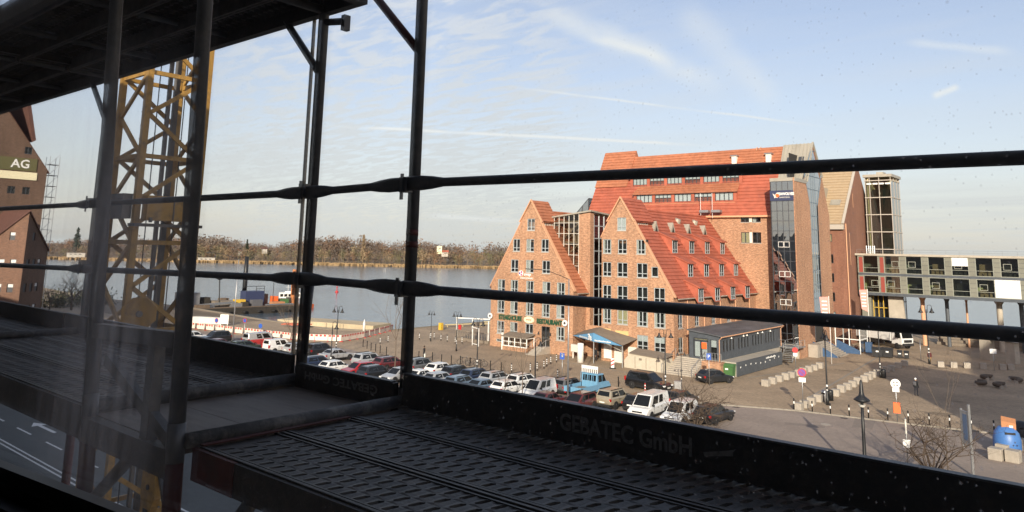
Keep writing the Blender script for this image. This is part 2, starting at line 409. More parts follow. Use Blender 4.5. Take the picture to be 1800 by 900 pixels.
# water
wm = bpy.data.materials.new('water'); wm.use_nodes = True; t = wm.node_tree; b = t.nodes['Principled BSDF']
b.inputs['Base Color'].default_value = (.085, .115, .145, 1); b.inputs['Roughness'].default_value = .14; b.inputs['IOR'].default_value = 1.33
g = t.nodes.new('ShaderNodeNewGeometry')
hs = None
for sc, st, wgt in ((.35, (1, .35, 1), 1.0), (1.3, (1, .45, 1), .35), (.02, (1, .22, 1), .9)):
    mp = t.nodes.new('ShaderNodeMapping'); mp.inputs['Rotation'].default_value = (0, 0, R(40)); mp.inputs['Scale'].default_value = st; t.links.new(g.outputs['Position'], mp.inputs[0])
    n = t.nodes.new('ShaderNodeTexNoise'); n.inputs['Scale'].default_value = sc; n.inputs['Detail'].default_value = 5; t.links.new(mp.outputs[0], n.inputs['Vector'])
    mm = t.nodes.new('ShaderNodeMath'); mm.operation = 'MULTIPLY_ADD'; t.links.new(n.outputs[0], mm.inputs[0]); mm.inputs[1].default_value = wgt
    if hs is None: mm.inputs[2].default_value = 0
    else: t.links.new(hs, mm.inputs[2])
    hs = mm.outputs[0]
bn = t.nodes.new('ShaderNodeBump'); bn.inputs['Strength'].default_value = .30; bn.inputs['Distance'].default_value = .5; t.links.new(hs, bn.inputs['Height']); t.links.new(bn.outputs[0], b.inputs['Normal'])
MT['water'] = wm
WZ = -1.6
struct('water', MB().add([(-3500, -200, WZ), (3000, -200, WZ), (3000, 4000, WZ), (-3500, 4000, WZ)], [(0, 1, 2, 3)]), 'water')
struct('seabed_ground', MB().add([(-3500, -3000, -8), (3500, -3000, -8), (3500, 4000, -8), (-3500, 4000, -8)], [(0, 1, 2, 3)]), 'soil')

# the quay land: plaza top with a quay wall round it
edge = [(400, 164), (-62, 164), (-100.6, 160), (-100.6, 88), (-107, 81), (-130, 81.5), (-165, 84), (-200, 79), (-260, 84), (-420, 84), (-420, -160), (400, -160)]
mb = MB(); n = len(edge)
mb.add([(x, y, 0) for x, y in edge]+[(x, y, -7.9) for x, y in edge], [tuple(range(n))]+[(i, (i+1) % n, n+(i+1) % n, n+i) for i in range(n)])
struct('plaza_ground', mb, 'plaza_cobbles')
mb = MB()
for a, b in zip(edge[1:9], edge[2:10]):
    a = Vector((*a, 0)); b = Vector((*b, 0)); mb.bar(a+Vector((0, 0, .03)), b+Vector((0, 0, .03)), .5, .22)
struct('quay_edge_kerb', mb, 'quay_stone')

# car park and street asphalt on the plaza side
KERB = [(-64, 62.4), (-50, 63.6), (-42, 65.4), (-35.2, 68.8), (-25.8, 72.9), (-16.4, 74.6), (-9.8, 76.2), (30, 79)]
poly = KERB+[(60, 79.2), (60, 36), (-140, 36), (-140, 63), (-122, 63.4), (-98, 66.6), (-94, 68.5), (-86, 68.0), (-76, 66.5)]
struct('car_park_road', MB().add([(x, y, .005) for x, y in poly], [tuple(range(len(poly)))]), 'asphalt_light')
mb = MB()
for i in range(len(KERB)-1):
    a, b = Vector((*KERB[i], 0)), Vector((*KERB[i+1], 0)); k = max(1, int((b-a).length/1.0))
    for j in range(k):
        p, q = a.lerp(b, j/k), a.lerp(b, (j+.975)/k); mb.bar(p+Vector((0, 0, .02)), q+Vector((0, 0, .02)), .14, .20)
struct('plaza_kerb', mb, 'kerb_stone')
# main road below the scaffold
struct('main_road', MB().add([(-420, 12, .005), (60, 12, .005), (60, 30, .005), (-420, 30, .005)], [(0, 1, 2, 3)]), 'asphalt_dark')
struct('near_pavement', MB().box(-420, 60, 2.4, 11.9, -.3, .12), 'concrete')
for y0, nm in ((30.1, 'far_pavement'),): struct(nm, MB().box(-420, 60, 30.1, 35.9, -.3, .12), 'concrete')
mb = MB()
def dash(y, x0, x1, w=.14): mb.add([(x0, y-w/2, .0095), (x1, y-w/2, .0095), (x1, y+w/2, .0095), (x0, y+w/2, .0095)], [(0, 1, 2, 3)])
for k in range(-40, 8): dash(21.7, k*6-1.0, k*6+2.0)
for k in range(-40, 8): dash(24.6, k*6-2.0, k*6+1.0, .12)
dash(19.75, -300, 40, .13); dash(19.40, -300, 40, .13); dash(28.9, -300, 40, .2); dash(16.2, -300, 40, .14); dash(13.0, -300, 40, .2)
struct('road_markings', mb, 'road_paint')
a = MB()
ax, ay = -66.0, 23.1
a.add([(ax-1.9, ay, .0095), (ax-.6, ay-.55, .0095), (ax-.6, ay-.13, .0095), (ax+2.6, ay-.13, .0095), (ax+2.6, ay+.13, .0095), (ax-.6, ay+.13, .0095), (ax-.6, ay+.55, .0095)], [(0, 1, 2, 3, 4, 5, 6)])
struct('road_arrow_marking', a, 'road_paint')

# pale paving lines and a manhole on the plaza
mb = MB()
for pts in (((-36.5, 88), (-32, 110)), ((-27, 79.5), (-31, 128)), ((-100, 100), (-62, 84.2)), ((-62, 82), (-46, 80))):
    p, q = Vector((*pts[0], .006)), Vector((*pts[1], .006)); d = (q-p).normalized(); nn_ = Vector((-d.y, d.x, 0))*.12
    mb.add([p-nn_, q-nn_, q+nn_, p+nn_], [(0, 1, 2, 3)])
struct('paving_drain_line', mb, 'kerb_stone')
p = gz(1451, 746); mb = MB(); mb.cyl((p.x, p.y, .002), .42, .012, 20); one('manhole_cover', mb, 'concrete', 'round manhole cover in the asphalt street behind the kerb bollards', 'manhole')
mat('asphalt_patch', (.225, .185, .155), .85, var=.2, vscale=3)
for k_, (x_, y_, w_, d_, a_) in enumerate(((-24.5, 66.5, 3.2, 1.1, 20), (-20.0, 70.0, 1.6, 4.2, 12), (-80, 64.5, 5, 1.2, 8), (-15.5, 67.5, 4.5, .7, 15))):
    c_, s_ = math.cos(R(a_)), math.sin(R(a_)); pp = [(x_+u*c_-v*s_, y_+u*s_+v*c_, .0085) for u, v in ((0, 0), (w_, .1), (w_+.1, d_), (.05, d_-.08))]
    struct('asphalt_repair_patch', MB().add(pp, [(0, 1, 2, 3)]), 'asphalt_patch')
for k_, (x_, y_) in enumerate(((-30.5, 70.4), (-21.5, 73.0), (-13.0, 74.9))): struct('street_drain', MB().box(x_-.3, x_+.3, y_-.22, y_+.22, .004, .012), 'black_iron')
mat('stain', (.20, .15, .10), .9, var=.3, vscale=2)
rs_ = random.Random(5)
for k_ in range(14):
    x_, y_ = rs_.uniform(-38, -12), rs_.uniform(80, 128); r0 = rs_.uniform(.3, 1.1); n_ = 12
    struct('paving_stain', MB().add([(x_+r0*rs_.uniform(.5, 1.2)*math.cos(2*math.pi*j/n_)*1.6, y_+r0*rs_.uniform(.5, 1.2)*math.sin(2*math.pi*j/n_), .0045) for j in range(n_)], [tuple(range(n_))]), 'stain')
# soil ground cover by the left quay
p = MB(); p.add([(-420, 66, .004), (-128, 64.5, .004), (-128, 80.5, .004), (-165, 82.5, .004), (-200, 77.5, .004), (-420, 82, .004)], [(0, 1, 2, 3, 4, 5)])
struct('left_bank_ground', p, 'soil')

# ---------------------------------------------------------------- far shore
SH = [(x, y) for x, y in ((-500, 440), (0, 453), (90, 456), (380, 462), (640, 468), (870, 472.5), (1100, 478), (1500, 487), (2300, 506))]
shp = [gz(x, y, WZ) for x, y in SH]
def beyond(p, d):
    q = Vector((p.x, p.y, 0)); return p+q.normalized()*d
mb = MB(); k = len(shp)
rows = [(0, WZ-.3), (14, WZ+.6), (40, WZ+1.0), (110, WZ+2), (260, WZ+2), (700, WZ+1), (2600, WZ+.5)]
for d, z in rows:
    for p in shp:
        q = beyond(p, d); mb.v.append((q.x, q.y, z))
for r_ in range(len(rows)-1):
    for i in range(k-1): mb.f.append((r_*k+i, r_*k+i+1, (r_+1)*k+i+1, (r_+1)*k+i))
struct('far_shore_terrain', mb, 'soil')
mat('reed', (.27, .185, .095), .9, var=.25, vscale=.2)
mat('wood_brown', (.130, .092, .068), .95, var=.2, vscale=.1); mat('wood_rust', (.190, .110, .065), .95, var=.2, vscale=.1)
mat('wood_tan', (.24, .175, .105), .95, var=.2, vscale=.1); mat('wood_olive', (.135, .125, .065), .95, var=.2, vscale=.1); mat('wood_grey_far', (.16, .132, .112), .95, var=.2, vscale=.1)  # wood tones lightened so the distance haze sits in the colour
mat('conifer', (.025, .038, .022), .95)
def shore_at(t):
    t = max(0, min(.9999, t))*(k-1); i = int(t); return shp[i].lerp(shp[i+1], t-i)
def shore_px(x):
    for i in range(k-1):
        if SH[i][0] <= x <= SH[i+1][0]:
            return shp[i].lerp(shp[i+1], (x-SH[i][0])/(SH[i+1][0]-SH[i][0]))
reed = MB(); rg = random.Random(3)
for i in range(5200):
    x = rg.uniform(-60, 930); p = beyond(shore_px(x), rg.uniform(-2, 16)); h = rg.uniform(1.2, 2.4); w = rg.uniform(.8, 2.2); a = rg.uniform(0, 3.14)
    dx, dy = math.cos(a)*w, math.sin(a)*w
    reed.add([(p.x-dx, p.y-dy, WZ), (p.x+dx, p.y+dy, WZ), (p.x+dx*.7+rg.uniform(-.4, .4), p.y+dy*.7, WZ+h*rg.uniform(.7, 1)), (p.x-dx*.7, p.y-dy*.7, WZ+h)], [(0, 1, 2, 3)])
o = struct('reed_belt', reed, 'reed', 'stuff'); tag(o, 'tan belt of reeds along the far shore of the river', 'reeds')
wood = MB(); mats = ['wood_brown', 'wood_rust', 'wood_tan', 'wood_olive', 'wood_grey_far', 'conifer']; fm = []
def far_tree(p, h, w, mi, n, z0, conic=0.0, thin=False):
    wood_tr = h*.25; base = Vector((p.x, p.y, z0))
    st = len(wood.f)
    wood.tube([base, base+Vector((0, 0, h*.75))], [h*.018, h*.006], 4, cap=False)
    lobes = [(rg.uniform(-.55, .55), rg.uniform(-.55, .55), rg.uniform(.30, .80), rg.uniform(.30, .55)) for _ in range(6)]
    for j in range(n):
        lx, ly, lz, lr = lobes[j % 6]
        while True:
            q = Vector((rg.uniform(-1, 1), rg.uniform(-1, 1), rg.uniform(-1, 1)))
            if q.length < 1: break
        if conic:
            tz = rg.random(); rr = (1-tz)*w/2*rg.random()**.5; an = rg.uniform(0, 6.28); c = base+Vector((rr*math.cos(an), rr*math.sin(an), h*(.06+.94*tz)))
        else:
            c = base+Vector(((lx+q.x*lr)*w/2*1.05, (ly+q.y*lr)*w/2*1.05, h*min(1.02, lz+q.z*lr*.62)))
        s_ = rg.uniform(.35, 1.0)*h*.062
        a = Vector((rg.gauss(0, 1), rg.gauss(0, 1), rg.gauss(0, 1))).normalized()*s_; b_ = Vector((rg.gauss(0, 1), rg.gauss(0, 1), rg.gauss(0, 1))).normalized()*s_
        wood.add([c-a, c+b_, c+a*.8-b_*.6], [(0, 1, 2)])
    fm.extend([mi]*(len(wood.f)-st))
def top_px(x):   # crown line read off the picture
    pts = [(-200, 415), (60, 425), (95, 424), (130, 418), (180, 424), (250, 418), (345, 416), (400, 420), (440, 427), (480, 430), (520, 422), (560, 420), (620, 420), (680, 428), (740, 424), (790, 432), (850, 428), (930, 436), (1200, 446), (2300, 470)]
    for (x0, y0), (x1, y1) in zip(pts, pts[1:]):
        if x0 <= x <= x1: return y0+(y1-y0)*(x-x0)/(x1-x0)
for i in range(880):
    x = rg.uniform(-60, 960) if i < 820 else rg.uniform(960, 2000)
    row = rg.random(); d = 22+row*170; p = beyond(shore_px(x), d); z0 = WZ+.8+d*.008
    dist = Vector((p.x, p.y, 0)).dot(Vector((fw.x, fw.y, 0)).normalized())
    full = (439+(x-900)*.0227-top_px(x))/FPX*dist*1.35+CZ-z0+1.0
    h = full*rg.uniform(.80, 1.02) if row > .45 else full*rg.uniform(.30, .72)
    mi = rg.choice((0, 0, 0, 4, 4, 1)) if row > .45 else rg.choice((2, 2, 3, 3, 1, 4, 0))
    if h < 4: continue
    far_tree(p, h, h*rg.uniform(.75, 1.15), mi, 170 if row > .45 else 130, z0)
me = wood.mesh('far_wood'); [me.materials.append(MT[q]) for q in mats]
me.polygons.foreach_set('material_index', fm)
o = ob('far_wood', me); o['kind'] = 'stuff'; tag(o, 'brown leafless wood along the far bank of the river', 'trees')
# the few far trees and houses that stand out singly
def lone_tree(px_, d, h, w, m, label, conic):
    global wood, fm
    keep, kf = wood, fm; wood, fm = MB(), []
    p = beyond(shore_px(px_), d); far_tree(p, h, w, 0, 420, WZ+2.5, conic); cr = wood; wood, fm = keep, kf
    tr = thing('tree', label, 'tree', (p.x, p.y, WZ+2.5))
    tk = MB(); tk.tube([(0, 0, -.5), (0, 0, h*.6)], [.3, .1], 6); part('trunk', tk, 'bark', tr)
    cr.v = [(a-p.x, b-p.y, c_-WZ-2.5) for a, b, c_ in cr.v]; part('crown', cr, m, tr)
lone_tree(637, 30, 23, 6.5, 'wood_tan', 'tall narrow yellow poplar on the far shore', .4)
lone_tree(131, 60, 24, 11, 'conifer', 'dark pointed conifer rising above the far wood at left', 1)
lone_tree(432, 60, 17, 7, 'conifer', 'small dark conifer on the far shore beside a white house', 1)
mat('far_wall', (.46, .43, .38), .9)
def far_house(px_, py, d, w, hgt, dep, wallm, roofm, label, flat=False):
    q = beyond(shore_px(px_), d); dist = Vector((q.x, q.y, 0)).dot(Vector((fw.x, fw.y, 0)).normalized()); zb = CZ-(py-(439+(px_-900)*.0227))/FPX*dist
    hse = thing('house', label, 'house', (q.x, q.y, zb), math.atan2(q.y, q.x)-R(90))
    mb = MB(); wall_mb(mb, [(-w/2, -2.5), (w/2, -2.5), (w/2, hgt), (-w/2, hgt)], [(-w*.35+j*w*.25, -w*.35+j*w*.25+w*.13, hgt*.45, hgt*.8) for j in range(3)], 'x', -dep/2, .2)
    mb.add([(-w/2, -dep/2, -2.5), (-w/2, dep/2, -2.5), (-w/2, dep/2, hgt), (-w/2, -dep/2, hgt)], [(0, 1, 2, 3)]); mb.add([(w/2, -dep/2, -2.5), (w/2, dep/2, -2.5), (w/2, dep/2, hgt), (w/2, -dep/2, hgt)], [(0, 1, 2, 3)])
    mb.add([(-w/2, dep/2, -2.5), (w/2, dep/2, -2.5), (w/2, dep/2, hgt), (-w/2, dep/2, hgt)], [(0, 1, 2, 3)])
    part('wall', mb, wallm, hse)
    for j in range(3):
        g_ = MB().box(-w*.35+j*w*.25, -w*.35+j*w*.25+w*.13, -dep/2+.18, -dep/2+.24, hgt*.45, hgt*.8); part('window', g_, 'dark_frame', hse)
    rf = MB()
    if flat: rf.box(-w/2-.2, w/2+.2, -dep/2-.2, dep/2+.2, hgt, hgt+.5)
    else: rf.prism([(-w/2-.4, -dep/2-.4, hgt), (-w/2-.4, dep/2+.4, hgt), (-w/2-.4, 0, hgt+w*.3)], (w+.8, 0, 0))
    part('roof', rf, roofm, hse)
far_house(463, 441, 90, 5.0, 2.0, 5, 'far_wall', 'tile_brown', 'white far-shore house among bare trees behind the dredger pile')
far_house(422, 444, 90, 4.5, 1.5, 5, 'far_wall', 'tile_brown', 'pale low house half hidden by trees on the far shore')
far_house(770, 441, 75, 4.6, 4, 5, 'sign_cream', 'zinc', 'pale yellow tower house above the far wood', True)
far_house(780, 446, 75, 6, 1.6, 5, 'far_wall', 'tile_red', 'red roofed far-shore house below the pale tower house')
far_house(132, 448, 10, 13, 1.5, 6, 'far_wall', 'far_wall', 'white boat sheds on the far shore left of the crane', True)
far_house(362, 457, 6, 13, 1.9, 6, 'far_wall', 'zinc', 'long low white boathouse at the far waterline', True)
# ================================================================ BUILDINGS
WC = {}
def win_meshes(w, h, style):
    key = (round(w, 2), round(h, 2), style)
    if key in WC: return WC[key]
    f = MB(); t = .10 if style != 'dark' else .06; y0, y1 = .085, .155
    f.box(-w/2, -w/2+t, y0, y1, 0, h); f.box(w/2-t, w/2, y0, y1, 0, h); f.box(-w/2+t, w/2-t, y0, y1, 0, t); f.box(-w/2+t, w/2-t, y0, y1, h-t, h)
    if style in ('cross', 'dark', 'green'):
        f.box(-.065, .065, y0-.004, y1-.004, t, h-t)
    if style in ('cross', 'green'):
        f.box(-w/2+t, -.05, y0+.004, y1-.006, h*.27, h*.27+.09); f.box(.05, w/2-t, y0+.004, y1-.006, h*.27, h*.27+.09)
    if style == 'quad':
        for k in (-1, 0, 1): f.box(k*w/4-.06, k*w/4+.06, y0-.004, y1-.004, t, h-t)
    fm_ = {'cross': 'grey_frame', 'dark': 'dark_frame', 'quad': 'dark_frame', 'green': 'grey_frame', 'plain': 'dark_frame', 'grey': 'grey_frame'}[style]
    p = MB().add([(-w/2+.02, .12, .02), (w/2-.02, .12, .02), (w/2-.02, .12, h-.02), (-w/2+.02, .12, h-.02)], [(0, 1, 2, 3)])
    r = MB(); a, d = w/2-.01, .75; r.add([(-a, .17, 0), (a, .17, 0), (a, d, 0), (-a, d, 0), (-a, .17, h), (a, .17, h), (a, d, h), (-a, d, h)], [(0, 1, 2, 3), (4, 5, 6, 7), (0, 3, 7, 4), (1, 2, 6, 5), (3, 2, 6, 7)])
    s = MB().box(-w/2-.06, w/2+.06, -.06, .09, -.09, -.003)
    res = dict(frame=f.mesh('window_frame', fm_), pane=p.mesh('pane', 'pane'), room=r.mesh('room', 'room_dark'), sill=s.mesh('sill', 'sill_stone'))
    for nm, parts_ in dict(two=((-.5, -.30), (.30, .5)), left=((-.5, -.08),), blind=None, half=None).items():
        c_ = MB()
        if nm == 'blind': c_.add([(-w/2+.05, .20, h*.03), (w/2-.05, .20, h*.03), (w/2-.05, .20, h-.03), (-w/2+.05, .20, h-.03)], [(0, 1, 2, 3)])
        elif nm == 'half': c_.add([(-w/2+.05, .20, h*.58), (w/2-.05, .20, h*.58), (w/2-.05, .20, h-.03), (-w/2+.05, .20, h-.03)], [(0, 1, 2, 3)])
        else:
            for a0, a1 in parts_:
                k = 6
                for j in range(k):
                    u0, u1 = (a0+(a1-a0)*j/k)*w*.96, (a0+(a1-a0)*(j+1)/k)*w*.96; ya, yb = .20+.04*(j % 2), .20+.04*((j+1) % 2)
                    c_.add([(u0, ya, .04), (u1, yb, .04), (u1, yb, h-.03), (u0, ya, h-.03)], [(0, 1, 2, 3)])
        res[nm] = c_.mesh('curtain', 'blind' if nm in ('blind', 'half') else 'curtain')
    res['yellow'] = res['blind'].copy(); res['yellow'].materials.clear(); res['yellow'].materials.append(MT['curtain_yellow'])
    WC[key] = res; return res
def window(parent, axis, u, zc, w, h, at, style='cross', cur=None, sill=True, name='window'):
    k = win_meshes(w, h, style)
    o = ob(name, k['frame'], parent, (u, at, zc-h/2) if axis == 'x' else (at, u, zc-h/2), 0 if axis == 'x' else R(90))
    ob('pane', k['pane'], o); ob('room', k['room'], o)
    if sill: ob('sill', k['sill'], o)
    if cur: ob('curtain', k[cur], o)
    return o
def hole(u, zc, w, h): return (u-w/2, u+w/2, zc-h/2, zc+h/2)
rw = random.Random(11)
WW, WH = 1.45, 1.85

# ---------------------------------------------------------------- left gabled house (restaurant)
A = thing('brick_house', 'gabled brick house with green restaurant lettering over its ground floor windows', 'house', (-68.4, 86.5, 0))
A.location = (0, 0, 0)
YF = 86.5; AX = -68.5
wa = []
for z, xs in ((2.85, (-73.95, -71.4, -68.5, -62.9)), (5.85, (-74, -71.45, -68.5, -65.55, -62.95)), (8.95, (-74, -71.45, -68.5, -65.5, -62.9)), (11.95, (-71.5, -68.6, -65.6)), (15.0, (-71.2, -68.6, -65.85)), (18.05, (-68.5,))):
    for x in xs: wa.append((x, z, WW if not (z == 15 and x != -68.6) else 1.35, WH if z < 18 else 1.75))
door = (-65.5, 2.25, 1.5, 2.75)
hl = [hole(*q) for q in wa]+[hole(*door), (-74.75, -73.4, .75, 1.15)]
mb = MB(); wall_mb(mb, [(-76, 0), (-60.75, 0), (-60.75, 9), (-66.7, 18.55), (-66.7, 18.75), (AX, 21.35), (-70.3, 18.75), (-70.3, 18.55), (-76, 9)], hl, 'x', YF)
part('front_wall', mb, 'brick_front', A)
mb = MB(); mb.add([(-60.75, YF+.01, 0), (-60.75, 113, 0), (-60.75, 113, 8.9), (-60.75, YF+.01, 8.9)], [(0, 1, 2, 3)]); part('side_wall', mb, 'brick_side', A); mb = MB(); mb.add([(-76, YF+.01, 0), (-76, 113, 0), (-76, 113, 8.9), (-76, YF+.01, 8.9)], [(0, 1, 2, 3)])
part('side_wall', mb, 'brick_side', A)
for i, (x, z, w, h) in enumerate(wa):
    window(A, 'x', x, z, w, h, YF, 'cross', (('two', 'left', None) if z < 10 else ('left', None, None))[i % 3] if not (5 < z < 9.5) else rw.choice(('two', 'two', 'left')))
dr = window(A, 'x', door[0], door[1], door[2], door[3], YF, 'dark', None, False, 'door')
window(A, 'x', -74.07, .95, 1.35, .4, YF, 'grey', None, False, 'cellar_window')
# parapet and verges
def gable_trim(parent, pts, y0, y1, m='trim_pink', w=.16):
    for p, q in zip(pts, pts[1:]):
        b = MB(); b.bar((p[0], (y0+y1)/2, p[1]), (q[0], (y0+y1)/2, q[1]), y1-y0, w, (0, 1, 0)) if False else b.prism([(p[0], y0, p[1]-.03), (q[0], y0, q[1]-.03), (q[0], y0, q[1]+w), (p[0], y0, p[1]+w)], (0, y1-y0, 0)); part('verge_coping', b, m, parent)
gable_trim(A, [(-60.55, 8.75), (-66.75, 18.6)], 86.42, 86.95); gable_trim(A, [(-76.2, 8.75), (-70.25, 18.6)], 86.42, 86.95)
def gable_roof(parent, cx_, hw, ze, zr, y0, y1, m, left=True, right=True, capm='tile_orange'):
    if right:
        b = MB(); tiles(b, (cx_+hw, y0, ze), (cx_+hw, y1, ze), (cx_, y1, zr), (cx_, y0, zr), .40, .055); part('roof', b, m, parent)
    if left:
        b = MB(); tiles(b, (cx_-hw, y1, ze), (cx_-hw, y0, ze), (cx_, y0, zr), (cx_, y1, zr), .40, .055); part('roof', b, m, parent)
    b = MB(); b.tube([(cx_, y0, zr+.05), (cx_, y1, zr+.05)], .16, 8); part('ridge_tiles', b, m, parent)
    if right:
        b = MB(); b.tube([(cx_+hw+.06, y0, ze-.02), (cx_+hw+.06, y1, ze-.02)], .085, 8); part('gutter', b, 'zinc', parent)
gable_roof(A, AX, 8.15, 8.45, 20.1, 86.96, 112.9, 'tile_orange')
def cap(parent, cx_, y0, y1, m):
    b = MB()
    for s_ in (1, -1):
        tiles(b, *( [(cx_+s_*1.95, y0, 18.5), (cx_+s_*1.95, y1, 18.5), (cx_, y1, 21.65), (cx_, y0, 21.65)] if s_ > 0 else [(cx_-1.95, y1, 18.5), (cx_-1.95, y0, 18.5), (cx_, y0, 21.65), (cx_, y1, 21.65)]), .36, .05)
    b.add([(cx_-1.95, y1, 18.5), (cx_+1.95, y1, 18.5), (cx_, y1, 21.65)], [(0, 1, 2)]); b.box(cx_-1.85, cx_+1.85, y0+.65, y1-.01, 18.36, 18.44)
    part('hoist_roof', b, m, parent)
    b = MB(); b.box(cx_-1.5, cx_+1.5, y0+.7, y1-.2, 15.5, 18.35); part('hoist_wall', b, 'brick_side', parent)
    b = MB()
    for k in range(7):
        y = y0+.9+k*.58; b.box(cx_+1.5, cx_+1.62, y, y+.26, 17.75, 18.33)
    b.box(cx_+1.5, cx_+1.58, y0+.75, y1-.3, 17.55, 17.7); part('dentils', b, 'sill_stone', parent)
cap(A, AX, 86.35, 90.6, 'tile_orange')
b = MB()
for s_ in (1, -1): b.prism([(AX+s_*2.02, 86.30, 18.42), (AX, 86.30, 21.58), (AX, 86.30, 21.78), (AX+s_*2.2, 86.30, 18.42)], (0, .30, 0))
part('verge_coping', b, 'trim_pink', A)
# lettering and lamps
o = lettering('STEAKHOUSE', .95, (-72.05, YF-.06, 4.33), '-Y', 'sign_green', A, .06, bold=.035); o.scale = (.76, 1, 1)
o = lettering('RESTAURANT', .95, (-64.85, YF-.06, 4.25), '-Y', 'sign_green', A, .06, bold=.035); o.scale = (.76, 1, 1)
b = MB(); nn_ = 24; b.prism([(-68.5+.95*math.cos(2*math.pi*k/nn_), YF-.02, 4.33+.46*math.sin(2*math.pi*k/nn_)) for k in range(nn_)], (0, -.1, 0)); ov = part('oval_sign', b, 'sign_cream', A)
b = MB()
for k in range(6): b.box(-68.95+k*.16, -68.86+k*.16, YF-.145, YF-.121, 4.22+.04*(k % 2), 4.42)
part('lettering', b, 'red_paint', ov)
for x in (-75.75, -61.9):
    b = MB(); b.cyl((x, YF-.42, 4.4), .42, .14, 20, axis='y'); d_ = part('round_sign', b, 'white_paint', A); b = MB(); b.cyl((x, YF-.445, 4.4), .2, .02, 6, axis='y'); part('emblem', b, 'dark_frame', d_)
    b = MB(); b.box(x-.03, x+.03, YF-.28, YF, 4.35, 4.42); part('bracket', b, 'black_iron', A)
# upper logo sign: a round pink/blue swirl and two words
b = MB(); b.cyl((-70.15, YF-.14, 10.9), .42, .12, 20, axis='y'); lg = part('logo_disc', b, 'white_paint', A)
mat('magenta', (.65, .03, .18), .5); mat('violet', (.10, .06, .30), .5)
for k, (mm_, a0) in enumerate((('magenta', .2), ('violet', 2.3), ('magenta', 4.4))):
    b = MB(); b.prism([(-70.15+.36*math.cos(a0+.33*j)*(.35 if j in (0, 5) else 1), YF-.142, 10.9+.36*math.sin(a0+.33*j)*(.35 if j in (0, 5) else 1)) for j in range(6)], (0, -.02, 0)); part('logo_segment', b, mm_, lg)
lettering('swap', .62, (-68.95, YF-.05, 10.78), '-Y', 'white_reflector', A, .03, bold=.01); lettering('instruments', .48, (-69.1, YF-.05, 10.25), '-Y', 'white_reflector', A, .03)
# door lamps, ramped winter garden, side stair
for x in (-66.6, -64.5): b = MB(); b.lathe([(.02, .35), (.06, .3), (.16, .0), (.02, -.02)], 8, (x, YF-.25, 2.5)); b.box(x-.02, x+.02, YF-.25, YF, 2.8, 2.84); part('door_lamp', b, 'black_iron', A)
b = MB()
for k in range(7): b.box(-66.2, -64.6, YF-1.2-.33*(k+1), YF-1.2-.33*k, 0, .84-.12*k)
b.box(-66.2, -64.6, YF-1.2, YF-.005, 0, .93); part('front_steps', b, 'concrete', A)
b = MB()
for x in (-66.25, -64.55):
    b.tube([(x, YF-.05, 1.9), (x, YF-1.2, 1.9), (x, YF-3.5, .95), (x, YF-3.5, .0)], .035, 6)
    for yy, zb in ((YF-1.2, .93), (YF-2.3, .45)): b.tube([(x, yy, zb), (x, yy, zb+1)], .025, 6)
part('step_railing', b, 'galv', A)
wg = thing('winter_garden', 'small white glazed porch on brick base at foot of restaurant house', 'porch', (0, 0, 0))
b = MB(); b.box(-71.9, -67.4, 84.6, 86.48, 0, .55); part('base', b, 'brick_front', wg)
b = MB(); b.prism([(-72.05, 84.35, 1.92), (-67.25, 84.35, 1.92), (-67.25, 86.47, 2.30), (-72.05, 86.47, 2.30)], (0, 0, .1)); part('roof', b, 'wood_grey', wg)
b = MB()
for k in range(5): x = -71.85+k*1.1; b.box(x-.06, x+.06, 84.62, 84.74, .56, 1.9)
b.box(-71.9, -67.4, 84.61, 84.75, 1.80, 1.91); b.box(-71.9, -67.4, 84.61, 84.75, .56, .68); b.box(-71.9, -67.4, 84.60, 84.70, 1.2, 1.27); b.box(-72.0, -71.86, 84.5, 84.8, .0, 2.4)
for x in (-71.9, -67.5): b.box(x, x+.1, 84.75, 86.45, 1.8, 1.9); b.box(x, x+.1, 86.3, 86.42, .56, 1.8)
part('frame', b, 'white_paint', wg)
b = MB(); b.add([(-71.85, 84.68, .6), (-67.45, 84.68, .6), (-67.45, 84.68, 1.85), (-71.85, 84.68, 1.85)], [(0, 1, 2, 3)]); part('pane', b, 'pane', wg)
b = MB()
for p, q in (((-76.3, 84.3, 0), (-76.3, 84.3, 2.6)), ((-78.0, 84.8, 0), (-78.0, 84.8, 2.6)), ((-76.3, 84.3, 2.6), (-78.0, 84.8, 2.6)), ((-76.3, 84.3, .25), (-78.0, 84.8, .25))): b.bar(p, q, .1)
one('white_gate_frame', b, 'white_paint', 'tall white metal frame standing at left corner of restaurant house', 'frame')

# ---------------------------------------------------------------- stair tower between the two gables
T = thing('stair_tower', 'glazed stair tower with brick pier wedged between the two brick gables', 'tower', (0, 0, 0))
TY, TX = 89.7, -60.15
b = MB(); wall_mb(b, [(-62.1, 0), (TX, 0), (TX, 19.85), (-62.1, 19.6)], [], 'x', TY); part('brick_pier', b, 'brick_front', T)
b = MB(); b.add([(TX, TY, 0), (TX, TY+1.0, 0), (TX, TY+1.0, 19.8), (TX, TY, 19.85)], [(0, 1, 2, 3)]); b.add([(TX, TY+1, 0), (TX, 98, 0), (TX, 98, 3.6), (TX, TY+1, 3.6)], [(0, 1, 2, 3)]); part('side_wall', b, 'brick_side', T)
b = MB(); b.prism([(-66.9, TY-.25, 19.15), (TX+.3, TY-.25, 20.0), (TX+.3, 98.2, 19.4), (-66.9, 98.2, 19.15)], (0, 0, .22)); part('roof', b, 'zinc', T)
